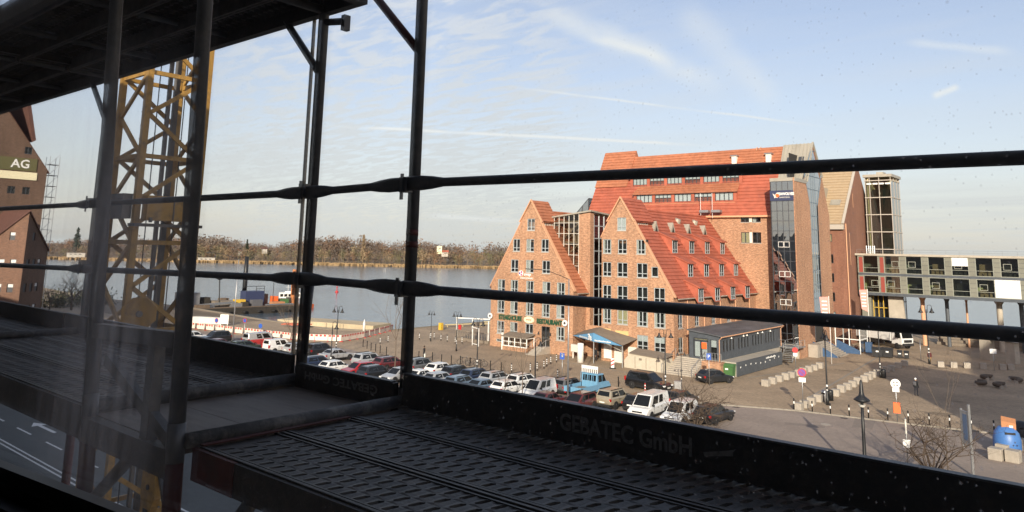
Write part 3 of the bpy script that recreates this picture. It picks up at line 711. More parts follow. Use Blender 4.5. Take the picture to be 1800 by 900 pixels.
# front glass: columns x rows, each pane its own piece
xs = [-66.6, -65.7, -64.8, -63.9, -63.0, -62.12]; zs = [6+1.55*k for k in range(9)]
def top_z(x): return 19.15+(x+66.9)/(TX+66.9)*.85
for i in range(5):
    for j in range(8, -1, -1):
        z0, z1 = zs[j], zs[j+1] if j < 8 else top_z(xs[i])
        if xs[i] > -66.9 and z1 < 20.1-(xs[i+1]-AX)*1.43+.0: continue
        p_ = MB().add([(xs[i]+.01, TY+.05, z0), (xs[i+1]-.01, TY+.05, z0), (xs[i+1]-.01, TY+.05, z1), (xs[i]+.01, TY+.05, z1)], [(0, 1, 2, 3)]); part('pane', p_, 'pane', T)
b = MB()
for x in xs: b.box(x-.035, x+.035, TY-.03, TY+.08, max(8.6, 20.25-(x-AX)*1.43), top_z(x))
for z in zs[1:]: b.box(max(-66.65, AX+(20.3-z)/1.43), -62.12, TY-.025, TY+.075, z-.03, z+.03)
part('mullion_grid', b, 'curtain', T)
ys = [TY+1.0+1.35*k for k in range(6)]; zs2 = [3.6+1.8*k for k in range(10)]
for i in range(5):
    for j in range(9):
        z1 = zs2[j+1] if j < 8 else 19.4
        p_ = MB().add([(TX-.05, ys[i]+.01, zs2[j]), (TX-.05, ys[i+1]-.01, zs2[j]), (TX-.05, ys[i+1]-.01, z1), (TX-.05, ys[i]+.01, z1)], [(0, 1, 2, 3)]); part('pane', p_, 'pane', T)
b = MB()
for y in ys: b.box(TX-.08, TX+.03, y-.05, y+.05, 3.6, 19.5)
for z in zs2: b.box(TX-.075, TX+.025, ys[0], ys[-1], z-.06, z+.06)
part('mullion_grid', b, 'grey_frame', T)
b = MB()
b.box(-66.9, TX-2.4, TY+3.2, TY+3.3, 0, 19.1); b.box(TX-2.4, TX-2.3, TY+1.0, 97.9, 0, 19.1)
for k in range(5): b.box(TX-2.3, TX-.15, TY+1.1, 97.8, 3.35+k*3.05, 3.5+k*3.05); b.prism([(TX-1.6, TY+1.6, 3.5+k*3.05), (TX-1.6, TY+6.5, 6.3+k*3.05), (TX-1.6, TY+6.5, 6.6+k*3.05), (TX-1.6, TY+1.6, 3.8+k*3.05)], (.9, 0, 0))
for k in range(6): b.box(-66.8, TX-.2, TY+.9, TY+3.2, 3.3+k*3.05, 3.5+k*3.05)
for k in range(5): b.prism([(-66.0, TY+1.0, 3.5+k*3.05), (-62.5, TY+1.0, 6.35+k*3.05), (-62.5, TY+1.0, 6.6+k*3.05), (-66.0, TY+1.0, 3.75+k*3.05)], (0, 1.1, 0))
part('stairs', b, 'room_brown', T)

# ---------------------------------------------------------------- right gabled house
B = thing('brick_house', 'gabled brick house with red roof full of dormer windows beside the stair tower', 'house', (0, 0, 0))
BX = -53.1; BR = -45.35; BL = -56.1
wb = []
for z, xs_ in ((2.85, (-49.85, -47.35)), (5.85, (-55.25, -52.85, -49.85, -47.33)), (8.95, (-55.25, -52.85, -49.85, -47.36)), (12.0, (-55.25, -52.85, -49.85)), (15.05, (-55.25, -52.85, -50.0)), (18.05, (-52.95,))):
    for x in xs_: wb.append((x, z, 1.35 if x < -55 else (1.6 if z < 13 else 1.4), 1.9 if z < 18 else 1.75))
tri = (-48.0, 11.9, 1.0, 1.3)
hl = [hole(*q) for q in wb]+[hole(*tri)]
mb = MB(); wall_mb(mb, [(BL, 0), (BR, 0), (BR, 9), (-51.25, 18.55), (-51.25, 18.75), (BX, 21.35), (-54.9, 18.75), (-54.9, 18.5), (BL, 16.5)], hl, 'x', YF); part('front_wall', mb, 'brick_front', B)
sides = [(Y, z) for z in (5.85,) for Y in (88.3, 93.0, 98.0, 103.0)]+[(88.3, 2.85)]
mb = MB(); wall_mb(mb, [(YF+.01, 0), (113, 0), (113, 8.6), (YF+.01, 8.6)], [hole(Y, z, 1.3, 1.9) for Y, z in sides], 'y', BR, .16, -1); part('side_wall', mb, 'brick_side', B)
mb = MB(); mb.add([(BL, YF+.01, 0), (BL, 100, 0), (BL, 100, 14.5), (BL, YF+.01, 16.4)], [(0, 1, 2, 3)]); part('side_wall', mb, 'brick_side', B)
for i, (x, z, w, h) in enumerate(wb):
    window(B, 'x', x, z, w, h, YF, 'cross', {2.85: 'half', 5.85: 'yellow' if i % 3 == 0 else 'two', 8.95: None, 12.0: None, 15.05: 'two' if i % 2 else None, 18.05: 'blind'}.get(z))
window(B, 'x', *tri, YF, 'grey', None)
for Y, z in sides: window(B, 'y', Y, z, 1.3, 1.9, BR, 'cross', 'yellow' if z < 3 else 'blind')
gable_roof(B, BX, 8.15, 8.6, 20.2, 86.96, 112.9, 'tile_red', left=False)
b = MB(); tiles(b, (BX-3.15, 112.9, 15.72), (BX-3.15, 86.96, 15.72), (BX, 86.96, 20.2), (BX, 112.9, 20.2), .40, .055); part('roof', b, 'tile_red', B)
gable_trim(B, [(BR+.2, 8.75), (-51.2, 18.6)], 86.42, 86.95); gable_trim(B, [(BL-.15, 16.2), (-54.9, 18.55)], 86.42, 86.95)
cap(B, BX, 86.35, 92.0, 'tile_red')
b = MB()
for s_ in (1, -1): b.prism([(BX+s_*2.02, 86.30, 18.42), (BX, 86.30, 21.58), (BX, 86.30, 21.78), (BX+s_*2.2, 86.30, 18.42)], (0, .30, 0))
part('verge_coping', b, 'trim_pink', B)
BS = (20.2-8.6)/8.15
def bx_at(z): return BX+8.15-(z-8.6)/BS
def dormer(Yc, z0, w=1.35, h=1.75, back=None):
    xf = bx_at(z0-.15)+.05; zt = z0+h+.12; d = (zt-z0+.15)/(BS-.42)
    b = MB(); hw = w/2+.22
    # cheeks
    for s_ in (-1, 1): b.prism([(xf, Yc+s_*hw, z0-.15), (xf, Yc+s_*hw, zt), (xf-d, Yc+s_*hw, zt+.42*d)], (0, -s_*.12, 0))
    b.prism([(xf+.35, Yc-hw-.15, zt-.12), (xf-d, Yc-hw-.15, zt+.42*d), (xf-d, Yc-hw-.15, zt+.42*d+.14), (xf+.35, Yc-hw-.15, zt+.04)], (0, 2*hw+.3, 0))
    b.box(xf-.1, xf-.0, Yc-hw+.13, Yc+hw-.13, z0-.15, z0-.005)
    o = part('dormer', b, 'tile_red', B)
    f = MB(); t_ = .08
    f.box(xf-.06, xf+.02, Yc-w/2, Yc-w/2+t_, z0, zt-.13); f.box(xf-.06, xf+.02, Yc+w/2-t_, Yc+w/2, z0, zt-.13); f.box(xf-.06, xf+.02, Yc-w/2+t_, Yc+w/2-t_, z0, z0+t_)
    f.box(xf-.06, xf+.02, Yc-w/2+t_, Yc+w/2-t_, zt-.13-t_, zt-.13); f.box(xf-.055, xf+.015, Yc-.05, Yc+.05, z0+t_, zt-.2); f.box(xf-.05, xf+.01, Yc-w/2+t_, Yc+w/2-t_, z0+h*.27, z0+h*.27+.08)
    part('window_frame', f, 'grey_frame', o)
    p_ = MB().add([(xf-.03, Yc-w/2, z0), (xf-.03, Yc+w/2, z0), (xf-.03, Yc+w/2, zt-.13), (xf-.03, Yc-w/2, zt-.13)], [(0, 1, 2, 3)]); part('pane', p_, 'pane', o)
    p_ = MB().add([(xf-.35, Yc-w/2-.1, z0), (xf-.35, Yc+w/2+.1, z0), (xf-.35, Yc+w/2+.1, zt), (xf-.35, Yc-w/2-.1, zt)], [(0, 1, 2, 3)]); part('room', p_, 'room_dark', o)
for Y in (93.75, 98.85, 103.9, 109.2): dormer(Y, 14.35)
for Y in (93.9, 98.8, 103.8, 108.85): dormer(Y, 11.2)
for Y in (92.4, 97.45, 102.55, 107.75): dormer(Y, 8.1)
for Y in (92.5, 97.4, 102.5, 107.8):
    z = 17.6; x = bx_at(z); b = MB(); b.add([(x+.25, Y-.85, z-.6), (x+.25, Y+.85, z-.6), (x+.30, Y, z+1.1), (x-1.3, Y, z+1.05)], [(0, 1, 2), (0, 2, 3), (1, 3, 2)]); o = part('roof_vent', b, 'zinc', B)
    b = MB(); b.add([(x+.29, Y-.42, z-.5), (x+.29, Y+.42, z-.5), (x+.32, Y, z+.45)], [(0, 1, 2)]); part('opening', b, 'room_dark', o)
for Y in (101.2, 106.8):
    z = 18.9; x = bx_at(z); b = MB(); b.tube([(x-.3, Y, z-.3), (x+.05, Y, z+.5)], [.55, .45], 10); part('roof_hood', b, 'zinc', B)
b = MB(); z = 12.4; x = bx_at(z); b.prism([(x+.05, 112.0, z-.5), (x+.05, 112.8, z-.5), (x-.75, 112.8, z+.62), (x-.75, 112.0, z+.62)], (.12, 0, .09)); part('skylight', b, 'zinc', B)
for Y in (90.0, 94.9, 100.0, 105.1, 110.2):
    b = MB(); b.tube([(BR+.12, Y, 8.55), (BR+.12, Y, .3)], .06, 8); part('downpipe', b, 'trim_pink', B)
b = MB(); b.box(-55.9, -54.6, YF-.05, YF-.005, 3.35, 4.2); part('board', b, 'wood_panel', B)
b = MB(); b.box(-53.9, -51.9, YF-.05, YF-.005, 2.55, 4.1); part('board', b, 'wood_panel', B)
for x, z, w, h in ((-51.2, 1.55, .9, .6), (-51.3, .95, .45, .45), (-48.0, .95, .9, .7)):
    b = MB(); b.box(x-w/2, x+w/2, YF-.05, YF-.005, z-h/2, z+h/2); part('notice_board', b, 'white_paint', B)

# entrance canopy between the houses
Cn = thing('entrance_canopy', 'blue corner canopy marked 3a over the brick entrance', 'canopy', (0, 0, 0))
PA, PB, PC = Vector((-60.6, 86.2, 2.85)), Vector((-55.3, 83.3, 2.75)), Vector((-50.7, 82.9, 2.65)); TOP = Vector((-55.3, 83.3, 3.85)); BK = Vector((-56.3, 86.4, 4.3)); BR_ = Vector((-50.5, 86.42, 3.3))
b = MB(); b.prism([PA, PB, TOP], Vector((.04, .1, 0))); b.prism([PB, PC, TOP], Vector((0, .1, 0))); fas = part('fascia', b, 'blue_canopy', Cn)
b = MB(); b.add([PA+Vector((0, .2, .05)), TOP+Vector((0, .1, .02)), BK, Vector((-60.6, 89.4, 3.4))], [(0, 1, 2, 3)]); b.add([TOP+Vector((0, .1, .02)), PC+Vector((0, .1, .05)), BR_, BK], [(0, 1, 2, 3)]); part('roof', b, 'wood_grey', Cn)
b = MB(); b.tube([(-55.3, 83.45, 0), (-55.3, 83.45, 2.8)], .07, 8); b.tube([(-50.75, 83.05, 0), (-50.75, 83.05, 2.65)], .07, 8); part('post', b, 'galv', Cn)
d_ = (PB-PA).normalized(); ang = math.atan2(d_.y, d_.x)
o = ob('house_number', textmesh('3a', 1.05, .03, 'white_reflector', bold=.045), fas); o.rotation_euler = (R(90), 0, ang); o.location = PA.lerp(PB, .86)+Vector((-.03, -.08, .42))
b = MB()
for k in range(9): x = -.2+k*.26; b.box(x, x+.16, -.01, .01, 0, .16+.05*(k % 2))
o = part('small_lettering', b, 'white_reflector', fas); o.rotation_euler = (0, 0, ang); o.location = PA.lerp(PB, .40)+Vector((-.03, -.08, .10))
b = MB()
for k in range(12): x = k*.22; b.box(x, x+.15, -.01, .01, 0, .14+.04*(k % 3 == 0))
o = part('small_lettering', b, 'white_reflector', fas); o.rotation_euler = (0, 0, math.atan2(-.4, 4.6)); o.location = (-55.0, 83.2, 2.85)
# entrance wall, doors
ew = thing('entrance_porch', 'recessed brick entrance with light doors under the blue canopy', 'entrance', (0, 0, 0))
b = MB(); b.add([(-60.1, 88.6, 0), (BL, 88.6, 0), (BL, 88.6, 4.2), (-60.1, 88.6, 4.2)], [(0, 1, 2, 3)]); part('wall', b, 'brick_front', ew)
b = MB(); b.box(-57.9, -56.5, 88.48, 88.58, 0, 2.3); part('door', b, 'room_dark', ew)
b = MB(); b.box(-54.0, -52.6, 86.35, 86.47, .02, 2.2); part('door', b, 'curtain', ew); b = MB(); b.box(-51.9, -50.7, 86.35, 86.47, .02, 2.2); part('door', b, 'curtain', ew)
b = MB(); b.box(-55.6, -54.4, 86.3, 86.42, .4, 2.4); part('poster', b, 'blind', ew)
b = MB(); b.lathe([(.42, 0), (.42, 2.35), (.36, 2.42)], 16, (-57.0, 82.9, 0)); one('advertising_column', b, 'white_paint', 'white round advertising column beside the blue canopy post', 'column', smooth=True)
b = MB(); b.box(-59.9, -59.75, 85.2, 85.35, 0, .9); b.box(-58.9, -58.75, 84.9, 85.05, 0, .9); b.prism([(-60.1, 85.1, .9), (-58.6, 84.7, .9), (-58.4, 85.1, .9), (-59.9, 85.5, .9)], (0, 0, .95)); one('letter_box_stand', b, 'curtain', 'pale letterbox cabinet on two legs against brick wall', 'letterbox')

# ---------------------------------------------------------------- long warehouse behind
Mn = thing('brick_warehouse', 'large brick warehouse with tall red roof, window bands and glass gable', 'warehouse', (0, 0, 0))
MY = 113.0; XE = -37.7
wins = [(x, z) for z in (20.2, 17.0) for x in (-46.75, -44.9)]+[(x, 13.8) for x in (-44.2,)]
mb = MB(); wall_mb(mb, [(-76, 0), (-41.3, 0), (-41.3, 20.7), (-76, 20.7)], [hole(x, z, 1.35, 1.65 if z > 14 else 1.6) for x, z in wins[:4]], 'x', MY); part('front_wall', mb, 'brick_front', Mn)
for i, (x, z) in enumerate(wins[:4]): window(Mn, 'x', x, z, 1.35, 1.65, MY, 'dark', (None, 'left', 'yellow', None)[i])
b = MB()
for z in (20.2, 17.0): b.box(-46.05, -45.6, MY-.06, MY-.005, z-.82, z+.82)
part('window_pier', b, 'curtain', Mn)
MS = (31.6-20.4)/(118.65-112.6)
def my_at(z): return 112.6+(z-20.4)/MS
b = MB(); tiles(b, (-76.3, 112.6, 20.4), (-42.3, 112.6, 20.4), (-42.3, 118.65, 31.6), (-76.3, 118.65, 31.6), .45, .06); part('roof', b, 'tile_red', Mn)
b = MB(); b.add([(-76.3, 118.65, 31.55), (XE, 118.65, 31.55), (XE, 125.3, 20.4), (-76.3, 125.3, 20.4)], [(0, 1, 2, 3)]); part('rear_roof', b, 'tile_orange', Mn)
b = MB(); tiles(b, (-76.4, my_at(25.9)-.12, 26.0), (-69.6, my_at(25.9)-.12, 26.0), (-69.6, 119.05, 32.95), (-76.4, 119.05, 32.95), .42, .055); b.add([(-69.6, my_at(25.9)-.12, 26.0), (-69.6, 119.05, 32.95), (-69.6, 120.2, 31.0), (-69.6, 119.0, 25.5)], [(0, 1, 2, 3)]); b.add([(-76.4, 119.05, 32.95), (-69.6, 119.05, 32.95), (-69.6, 122.4, 26), (-76.4, 122.4, 26)], [(0, 1, 2, 3)]); part('raised_roof', b, 'tile_orange', Mn)
b = MB(); b.add([(-76.2, 112.7, 0), (-76.2, 125.2, 0), (-76.2, 125.2, 20.4), (-76.2, 118.65, 31.5), (-76.2, 112.7, 20.4)], [(0, 1, 2, 3, 4)]); b.add([(-76.2, 125.25, 0), (XE, 125.25, 0), (XE, 125.25, 20.5), (-76.2, 125.25, 20.5)], [(0, 1, 2, 3)]); part('rear_wall', b, 'brick_side', Mn)
b = MB(); tiles(b, (-76.35, my_at(29.3)-.03, 29.35), (-42.35, my_at(29.3)-.03, 29.35), (-42.35, 118.62, 31.75), (-76.35, 118.62, 31.75), .42, .05); part('upper_roof', b, 'tile_orange', Mn)
b = MB(); b.box(-76.2, -41.3, 112.35, 112.98, 20.15, 20.42); part('eaves', b, 'trim_pink', Mn)
b = MB(); tiles(b, (-42.3, my_at(25.5), 25.55), (XE+.12, my_at(25.5), 25.55), (XE+.12, 118.65, 31.95), (-42.3, 118.65, 31.95), 3.0, .03)
for k in range(8): x = -42.0+k*.6; b.prism([(x, my_at(25.5)-.04, 25.62), (x+.06, my_at(25.5)-.04, 25.62), (x+.06, 118.6, 32.0), (x, 118.6, 32.0)], (0, -.03, .05))
part('metal_roof', b, 'zinc', Mn)
for x0, x1 in ((-41.4, -40.4), (-39.6, -38.7)):
    z = 28.2; b = MB(); b.prism([(x0, my_at(z)-.1, z), (x1, my_at(z)-.1, z), (x1, my_at(z+1.5)-.1, z+1.5), (x0, my_at(z+1.5)-.1, z+1.5)], (0, -.06, .06)); part('skylight', b, 'dark_frame', Mn)
def strip(x0, x1, n, zb, h, roofm):
    yf = my_at(zb)-.05; zt = zb+h; d = (zt-zb)/(MS-.85)+.05
    b = MB(); b.box(x0, x1, yf, yf+.25, zb-.25, zb-.003); b.prism([(x0, yf+.22, zb), (x0, yf+.22, zt), (x0, yf+d, zt+.85*d)], (.12, 0, 0)); b.prism([(x1-.12, yf+.22, zb), (x1-.12, yf+.22, zt), (x1-.12, yf+d, zt+.85*d)], (.12, 0, 0)); part('dormer_sill', b, 'trim_pink', Mn)
    pw = (x1-x0)/n
    b = MB()
    for k in range(n+1): x = x0+k*pw; b.box(x-.28, x+.28, yf+.02, yf+.28, zb, zt)
    part('dormer_pier', b, 'tile_red', Mn)
    for k in range(n):
        xc = x0+(k+.5)*pw; window(Mn, 'x', xc, zb+h/2, pw-.56, h-.06, yf, 'quad', 'blind' if k % 2 == 0 else 'half', False)
    b = MB(); tiles(b, (x0-.5, yf-.25, zt-.14), (x1+.5, yf-.25, zt-.14), (x1+.2, yf+d, zt+.85*d), (x0-.2, yf+d, zt+.85*d), .42, .05); part('dormer_roof', b, roofm, Mn)
    b = MB(); b.box(x0-.5, x1+.5, yf-.25, yf+.2, zt-.19, zt-.15); part('soffit', b, 'dark_frame', Mn)
strip(-66.9, -48.6, 5, 22.65, 1.75, 'tile_orange'); strip(-68.6, -48.3, 6, 25.85, 1.7, 'tile_orange')
for x in (-50.05, -44.3):
    z = 29.5; y = my_at(z); b = MB(); b.box(x-.42, x+.42, y-.35, y+.6, z-.4, z+1.0); o = part('roof_hatch', b, 'curtain', Mn); b = MB(); b.box(x-.62, x+.62, y-.5, y+.7, z+1.0, z+1.15); part('hatch_lid', b, 'grey_metal', o)
for x, z in ((-66.6, 29.6), (-47.1, 30.1)):
    y = my_at(z); b = MB(); b.prism([(x-.4, y-.14, z-.45), (x+.4, y-.14, z-.45), (x+.4, y+.34, z+.45), (x-.4, y+.34, z+.45)], (0, -.07, .05)); part('skylight', b, 'dark_frame', Mn)
b = MB(); b.tube([(-49.4, my_at(29.2)-.25, 29.2), (-45, my_at(29.2)-.25, 29.25)], .05, 6)
for x in (-46.6, -46.0): b.tube([(x, 118.2, 31.3), (x, 118.2, 31.75), (x+.25, 118.2, 31.8)], .06, 6)
part('roof_walkway', b, 'trim_pink', Mn)
# lattice air units standing behind B's ridge
for x in (-53.6, -51.6):
    b = MB(); b.box(x, x+1.5, 111.3, 112.2, 20.9, 21.3); b.tube([(x+.1, 111.6, 20), (x+.1, 111.6, 24)], .04, 6); part('air_unit', b, 'grey_metal', Mn)
# glass bay
bx0, bx1 = -41.2, XE-.12; nc, nr = 4, 16; BZ0, BZ1 = 1.9, 25.2; by = 109.5
for i in range(nc):
    for j in range(nr):
        xa, xb = bx0+(bx1-bx0)*i/nc+.02, bx0+(bx1-bx0)*(i+1)/nc-.02; za, zb = BZ0+(BZ1-BZ0)*j/nr+.02, BZ0+(BZ1-BZ0)*(j+1)/nr-.02
        y = by+.06+rw.uniform(-.006, .006); p_ = MB().add([(xa, y, za), (xb, y+rw.uniform(-.006, .006), za), (xb, y+rw.uniform(-.006, .006), zb), (xa, y, zb)], [(0, 1, 2, 3)]); part('pane', p_, 'pane_blue', Mn)
b = MB()
for i in range(nc+1): x = bx0+(bx1-bx0)*i/nc; b.box(x-.035, x+.035, by, by+.1, BZ0, BZ1)
for j in range(nr+1): z = BZ0+(BZ1-BZ0)*j/nr; b.box(bx0, bx1, by+.003, by+.097, z-.035, z+.035)
part('mullion_grid', b, 'dark_frame', Mn)
b = MB()
for z in (15.55, 11.3, 7.3): 
    for i in (1, 2): xa, xb = bx0+(bx1-bx0)*i/nc+.03, bx0+(bx1-bx0)*(i+1)/nc-.03; b.box(xa, xb, by-.03, by-.005, z, z+.06); b.box(xa, xb, by-.03, by-.005, z+.75, z+.81); b.box(xa, xa+.05, by-.03, by-.005, z+.06, z+.75); b.box(xb-.05, xb, by-.03, by-.005, z+.06, z+.75)
part('opening_light_frame', b, 'white_paint', Mn)
b = MB(); b.box(bx0-.15, bx1+.2, by+.12, 114.8, BZ1+.02, BZ1+.55); part('bay_roof', b, 'zinc', Mn)
b = MB(); b.box(bx0-.12, bx0-.05, by+.05, MY-.01, 0, BZ1); b.box(bx0-.05, bx1, by+2.5, by+2.6, 1.7, BZ1); 
for k in range(7): b.box(bx0, bx1-.1, by+.5, by+2.5, 4.6+k*3.05, 4.85+k*3.05)
part('bay_interior', b, 'room_dark', Mn)
b = MB(); b.box(bx0, bx1+.1, by+.02, by+3, 0, 1.88); part('bay_base', b, 'concrete_wall', Mn)
# glass gable end
P1 = [(109.5, 0), (116.2, 0), (116.2, 22), (114.3, 26.3), (113.9, 25.75), (109.5, 25.75)]; P2 = [(119.7, 0), (125.3, 0), (125.3, 20.8), (122.25, 27.2), (119.7, 22.3)]
mb = MB(); wall_mb(mb, P1, [], 'y', XE, 0, -1); wall_mb(mb, P2, [], 'y', XE, 0, -1); mb.box(XE-.14, XE-.005, 109.45, 109.62, 0, 25.7); part('gable_wall', mb, 'brick_side', Mn)
GP = [(116.2, 2), (119.7, 2), (119.7, 22.3), (122.25, 27.4), (118.7, 31.9), (114.25, 26.4), (116.2, 22)]
def clip_h(poly, z0, z1):
    def half(ps, zc, keep_above):
        r = []
        for i in range(len(ps)):
            p, q = ps[i], ps[(i+1) % len(ps)]; ip = (p[1] >= zc) == keep_above or p[1] == zc; iq = (q[1] >= zc) == keep_above or q[1] == zc
            if ip: r.append(p)
            if ip != iq: t_ = (zc-p[1])/(q[1]-p[1]); r.append((p[0]+(q[0]-p[0])*t_, zc))
        return r
    ps = half(poly, z0, True); return half(ps, z1, False) if len(ps) > 2 else []
zl = [2+2.05*k for k in range(15)]
for z0, z1 in zip(zl, zl[1:]+[32]):
    ps = clip_h(GP, z0+.03, z1-.03)
    if len(ps) > 2: part('pane', MB().add([(XE-.06, y, z) for y, z in ps], [tuple(range(len(ps)))]), 'pane_sky', Mn)
b = MB()
for z in zl[1:]:
    ps = [p for p in clip_h(GP, z-.01, z+.01)]
    if ps: b.box(XE-.1, XE+.02, min(p[0] for p in ps), max(p[0] for p in ps), z-.04, z+.04)
for y in (116.22, 117.1, 118, 118.9, 119.68): b.box(XE-.095, XE+.015, y-.04, y+.04, 2, 24 if y in (116.22, 119.68) and False else (22.2 if y in (116.22, 119.68) else 29.5))
for p, q in zip(GP, GP[1:]+GP[:1]): b.bar((XE-.03, *p), (XE-.03, *q), .12, .10)
part('mullion_grid', b, 'steel_blue', Mn)
b = MB(); b.box(XE-2.2, XE-2.1, 114, 123, 1, 30); [b.box(XE-2.1, XE-.3, 115, 121, 4.6+k*3.05, 4.85+k*3.05) for k in range(7)]; part('gable_interior', b, 'room_dark', Mn)
b = MB(); b.prism([(XE+.14, 114.0, 25.6), (XE+.14, 118.7, 32.15), (XE+.14, 118.7, 31.85), (XE+.14, 114.3, 25.6)], (-.3, 0, 0)); b.prism([(XE+.14, 118.7, 32.15), (XE+.14, 122.6, 26.9), (XE+.14, 122.35, 26.7), (XE+.14, 118.7, 31.85)], (-.3, 0, 0)); part('verge_coping', b, 'zinc', Mn)
# club banner
b = MB(); b.box(bx0-.1, bx1+.0, by-.09, by-.04, 22.35, 23.85); bn_ = part('banner', b, 'navy', Mn)
lettering('SEAWOLVES', .56, (-38.95, by-.10, 23.32), '-Y', 'white_reflector', bn_, .01, bold=.022).scale = (.80, 1, 1); lettering('BASKETBALL', .28, (-39.1, by-.10, 22.82), '-Y', 'curtain', bn_, .01)
b = MB(); b.prism([(-40.9, by-.092, 23.45), (-40.55, by-.092, 23.2), (-40.3, by-.092, 23.5), (-40.05, by-.092, 23.55), (-39.95, by-.092, 23.1), (-40.2, by-.092, 22.75), (-40.45, by-.092, 22.85), (-40.6, by-.092, 22.7), (-40.7, by-.092, 23.0)], (0, -.012, 0)); part('emblem', b, 'curtain', bn_)
b = MB(); b.cyl((-40.18, by-.106, 23.12), .28, -.012, 14, axis='y'); part('emblem_ball', b, 'orange_paint', bn_)
# glazed lean-to at the far-left end
G = thing('glass_roof', 'sloping glass roof behind the left gable, against the warehouse end', 'roof', (0, 0, 0))
b = MB(); xs_ = [-76.4-k*1.35 for k in range(6)]; zz_ = lambda x: 23.9+(x+76.4)*.98
for k in range(5):
    for j in range(4):
        y0, y1 = 113.5+j*2.2, 115.6+j*2.2; p_ = MB().add([(xs_[k], y0, zz_(xs_[k])), (xs_[k+1]+.08, y0, zz_(xs_[k+1]+.08)), (xs_[k+1]+.08, y1, zz_(xs_[k+1]+.08)), (xs_[k], y1, zz_(xs_[k]))], [(0, 1, 2, 3)]); part('pane', p_, 'pane_blue', G)
    p_ = MB().add([(xs_[k]-.04, 113.4, 17), (xs_[k+1]+.04, 113.4, 17), (xs_[k+1]+.04, 113.4, zz_(xs_[k+1])), (xs_[k]-.04, 113.4, zz_(xs_[k]))], [(0, 1, 2, 3)]); part('pane', p_, 'pane_blue', G)
b.box(-82.9, -76.4, 121.9, 122.1, 8, 17)
for k in range(6): b.box(xs_[k]-.05, xs_[k]+.05, 113.3, 113.45, 8, zz_(xs_[k])); b.prism([(xs_[k], 113.4+0, zz_(xs_[k])+.03), (xs_[k]-.08, 113.4, zz_(xs_[k])-.05), (xs_[k]-.08, 122, zz_(xs_[k])-.05), (xs_[k], 122, zz_(xs_[k])+.03)], (.03, 0, .06))
for j in range(6): y = 113.42+j*1.75; b.bar((-76.4, y, 23.95), (-83.1, y, 17.4), .1)
part('frame', b, 'dark_frame', G)
b = MB(); b.box(-83.2, -76.45, 113.5, 122.2, 0, 15); part('base', b, 'brick_front', G)

# ---------------------------------------------------------------- annex pavilion with steps
An = thing('annex_pavilion', 'low dark grey pavilion with flat felt roof and glass entrance', 'pavilion', (0, 0, 0))
X0, X1, Y0, Y1, Z0 = -43.5, -39.55, 86.9, 107.0, 1.68
b = MB(); b.prism([(X0-.15, Y0-.3, 4.95), (X1+.35, Y0-.3, 4.5), (X1+.35, Y1+.2, 4.62), (X0-.15, Y1+.2, 5.07)], (0, 0, .14)); part('roof', b, 'roof_felt', An)
b = MB(); wall_mb(b, [(X0, Z0), (X1, Z0), (X1, 4.5), (X0, 4.93)], [(-42.95, -41.0, Z0+.15, 4.15), (-40.75, -39.85, Z0+.15, 4.05)], 'x', Y0); part('front_wall', b, 'anthracite', An)
for u, w in ((-42.45, .9), (-41.5, .9)): window(An, 'x', u, Z0+.15+1.05, w, 2.1, Y0, 'plain', 'blind' if w else None, False, 'door' )
window(An, 'x', -41.97, 3.92, 1.9, .42, Y0, 'plain', 'yellow', False); window(An, 'x', -40.3, 3.0, .9, 2.3, Y0, 'plain', 'half', False)
b = MB(); b.box(-41.85, -41.2, Y0-.02, Y0+.05, 2.9, 3.65); part('poster', b, 'orange_paint', An)
wy = [(88.3+k*.95+(.7 if k >= 4 else 0)+(.7 if k >= 8 else 0)+(.7 if k >= 12 else 0)) for k in range(16)]
b = MB(); wall_mb(b, [(Y0, Z0), (Y1, Z0), (Y1, 4.56), (Y0, 4.46)], [(y-.34, y+.34, 2.55, 4.0) for y in wy], 'y', X1, .12, -1); part('side_wall', b, 'anthracite', An)
for y in wy: window(An, 'y', y, 3.275, .68, 1.45, X1, 'plain', None, False)
b = MB()
for k in range(40): y = Y0+.2+k*.5; b.box(X1, X1+.02, y-.02, y+.02, Z0, 2.5)
part('cladding_ribs', b, 'anthracite', An)
b = MB(); b.tube([(X1+.42, Y0-.3, 4.46), (X1+.42, Y1+.2, 4.57)], .07, 8); b.tube([(X1+.4, Y0-.2, 4.42), (X1+.06, Y0-.15, 4.1), (X1+.06, Y0-.15, .3)], .05, 8); b.tube([(X1+.4, Y1, 4.5), (X1+.06, Y1, 4.2), (X1+.06, Y1, 1.7)], .05, 8); part('gutter', b, 'trim_pink', An)
b = MB()
for k, y in enumerate((90.2, 93.9, 95.0, 98.6, 100.2, 103.0)): b.cyl((X1+.10, y, 4.05), .13, .22, 8, r2=.05); b.box(X1, X1+.1, y-.02, y+.02, 4.22, 4.27)
part('wall_lamp', b, 'white_paint', An)
b = MB(); b.box(X0-1.7, X1+.0, Y0, Y1, 0, Z0-.02); b.box(X1, -37.7, 87.35, 102.0, 0, Z0-.06); part('plinth', b, 'concrete_wall', An)
b = MB(); b.box(-37.7, -37.55, 87.35, 102.0, .05, Z0-.02); 
for k in range(29): y = 87.6+k*.5; b.box(-37.55, -37.535, y-.012, y+.012, .08, Z0-.03)
part('base_cladding', b, 'blue_paint' if False else 'anthracite', An)
b = MB()
for k in range(9): y = 88.2+k*1.55; b.box(-37.545, -37.515, y, y+.16, .95+.12*math.sin(k), 1.12+.12*math.sin(k))
for k in range(10): y = 96.3+k*.34; b.box(-37.545, -37.515, y, y+.22, 1.28, 1.40+.05*(k % 3))
part('white_fittings', b, 'white_reflector', An)
st = thing('entrance_steps', 'wide stone steps climbing to the grey pavilion entrance', 'steps', (0, 0, 0))
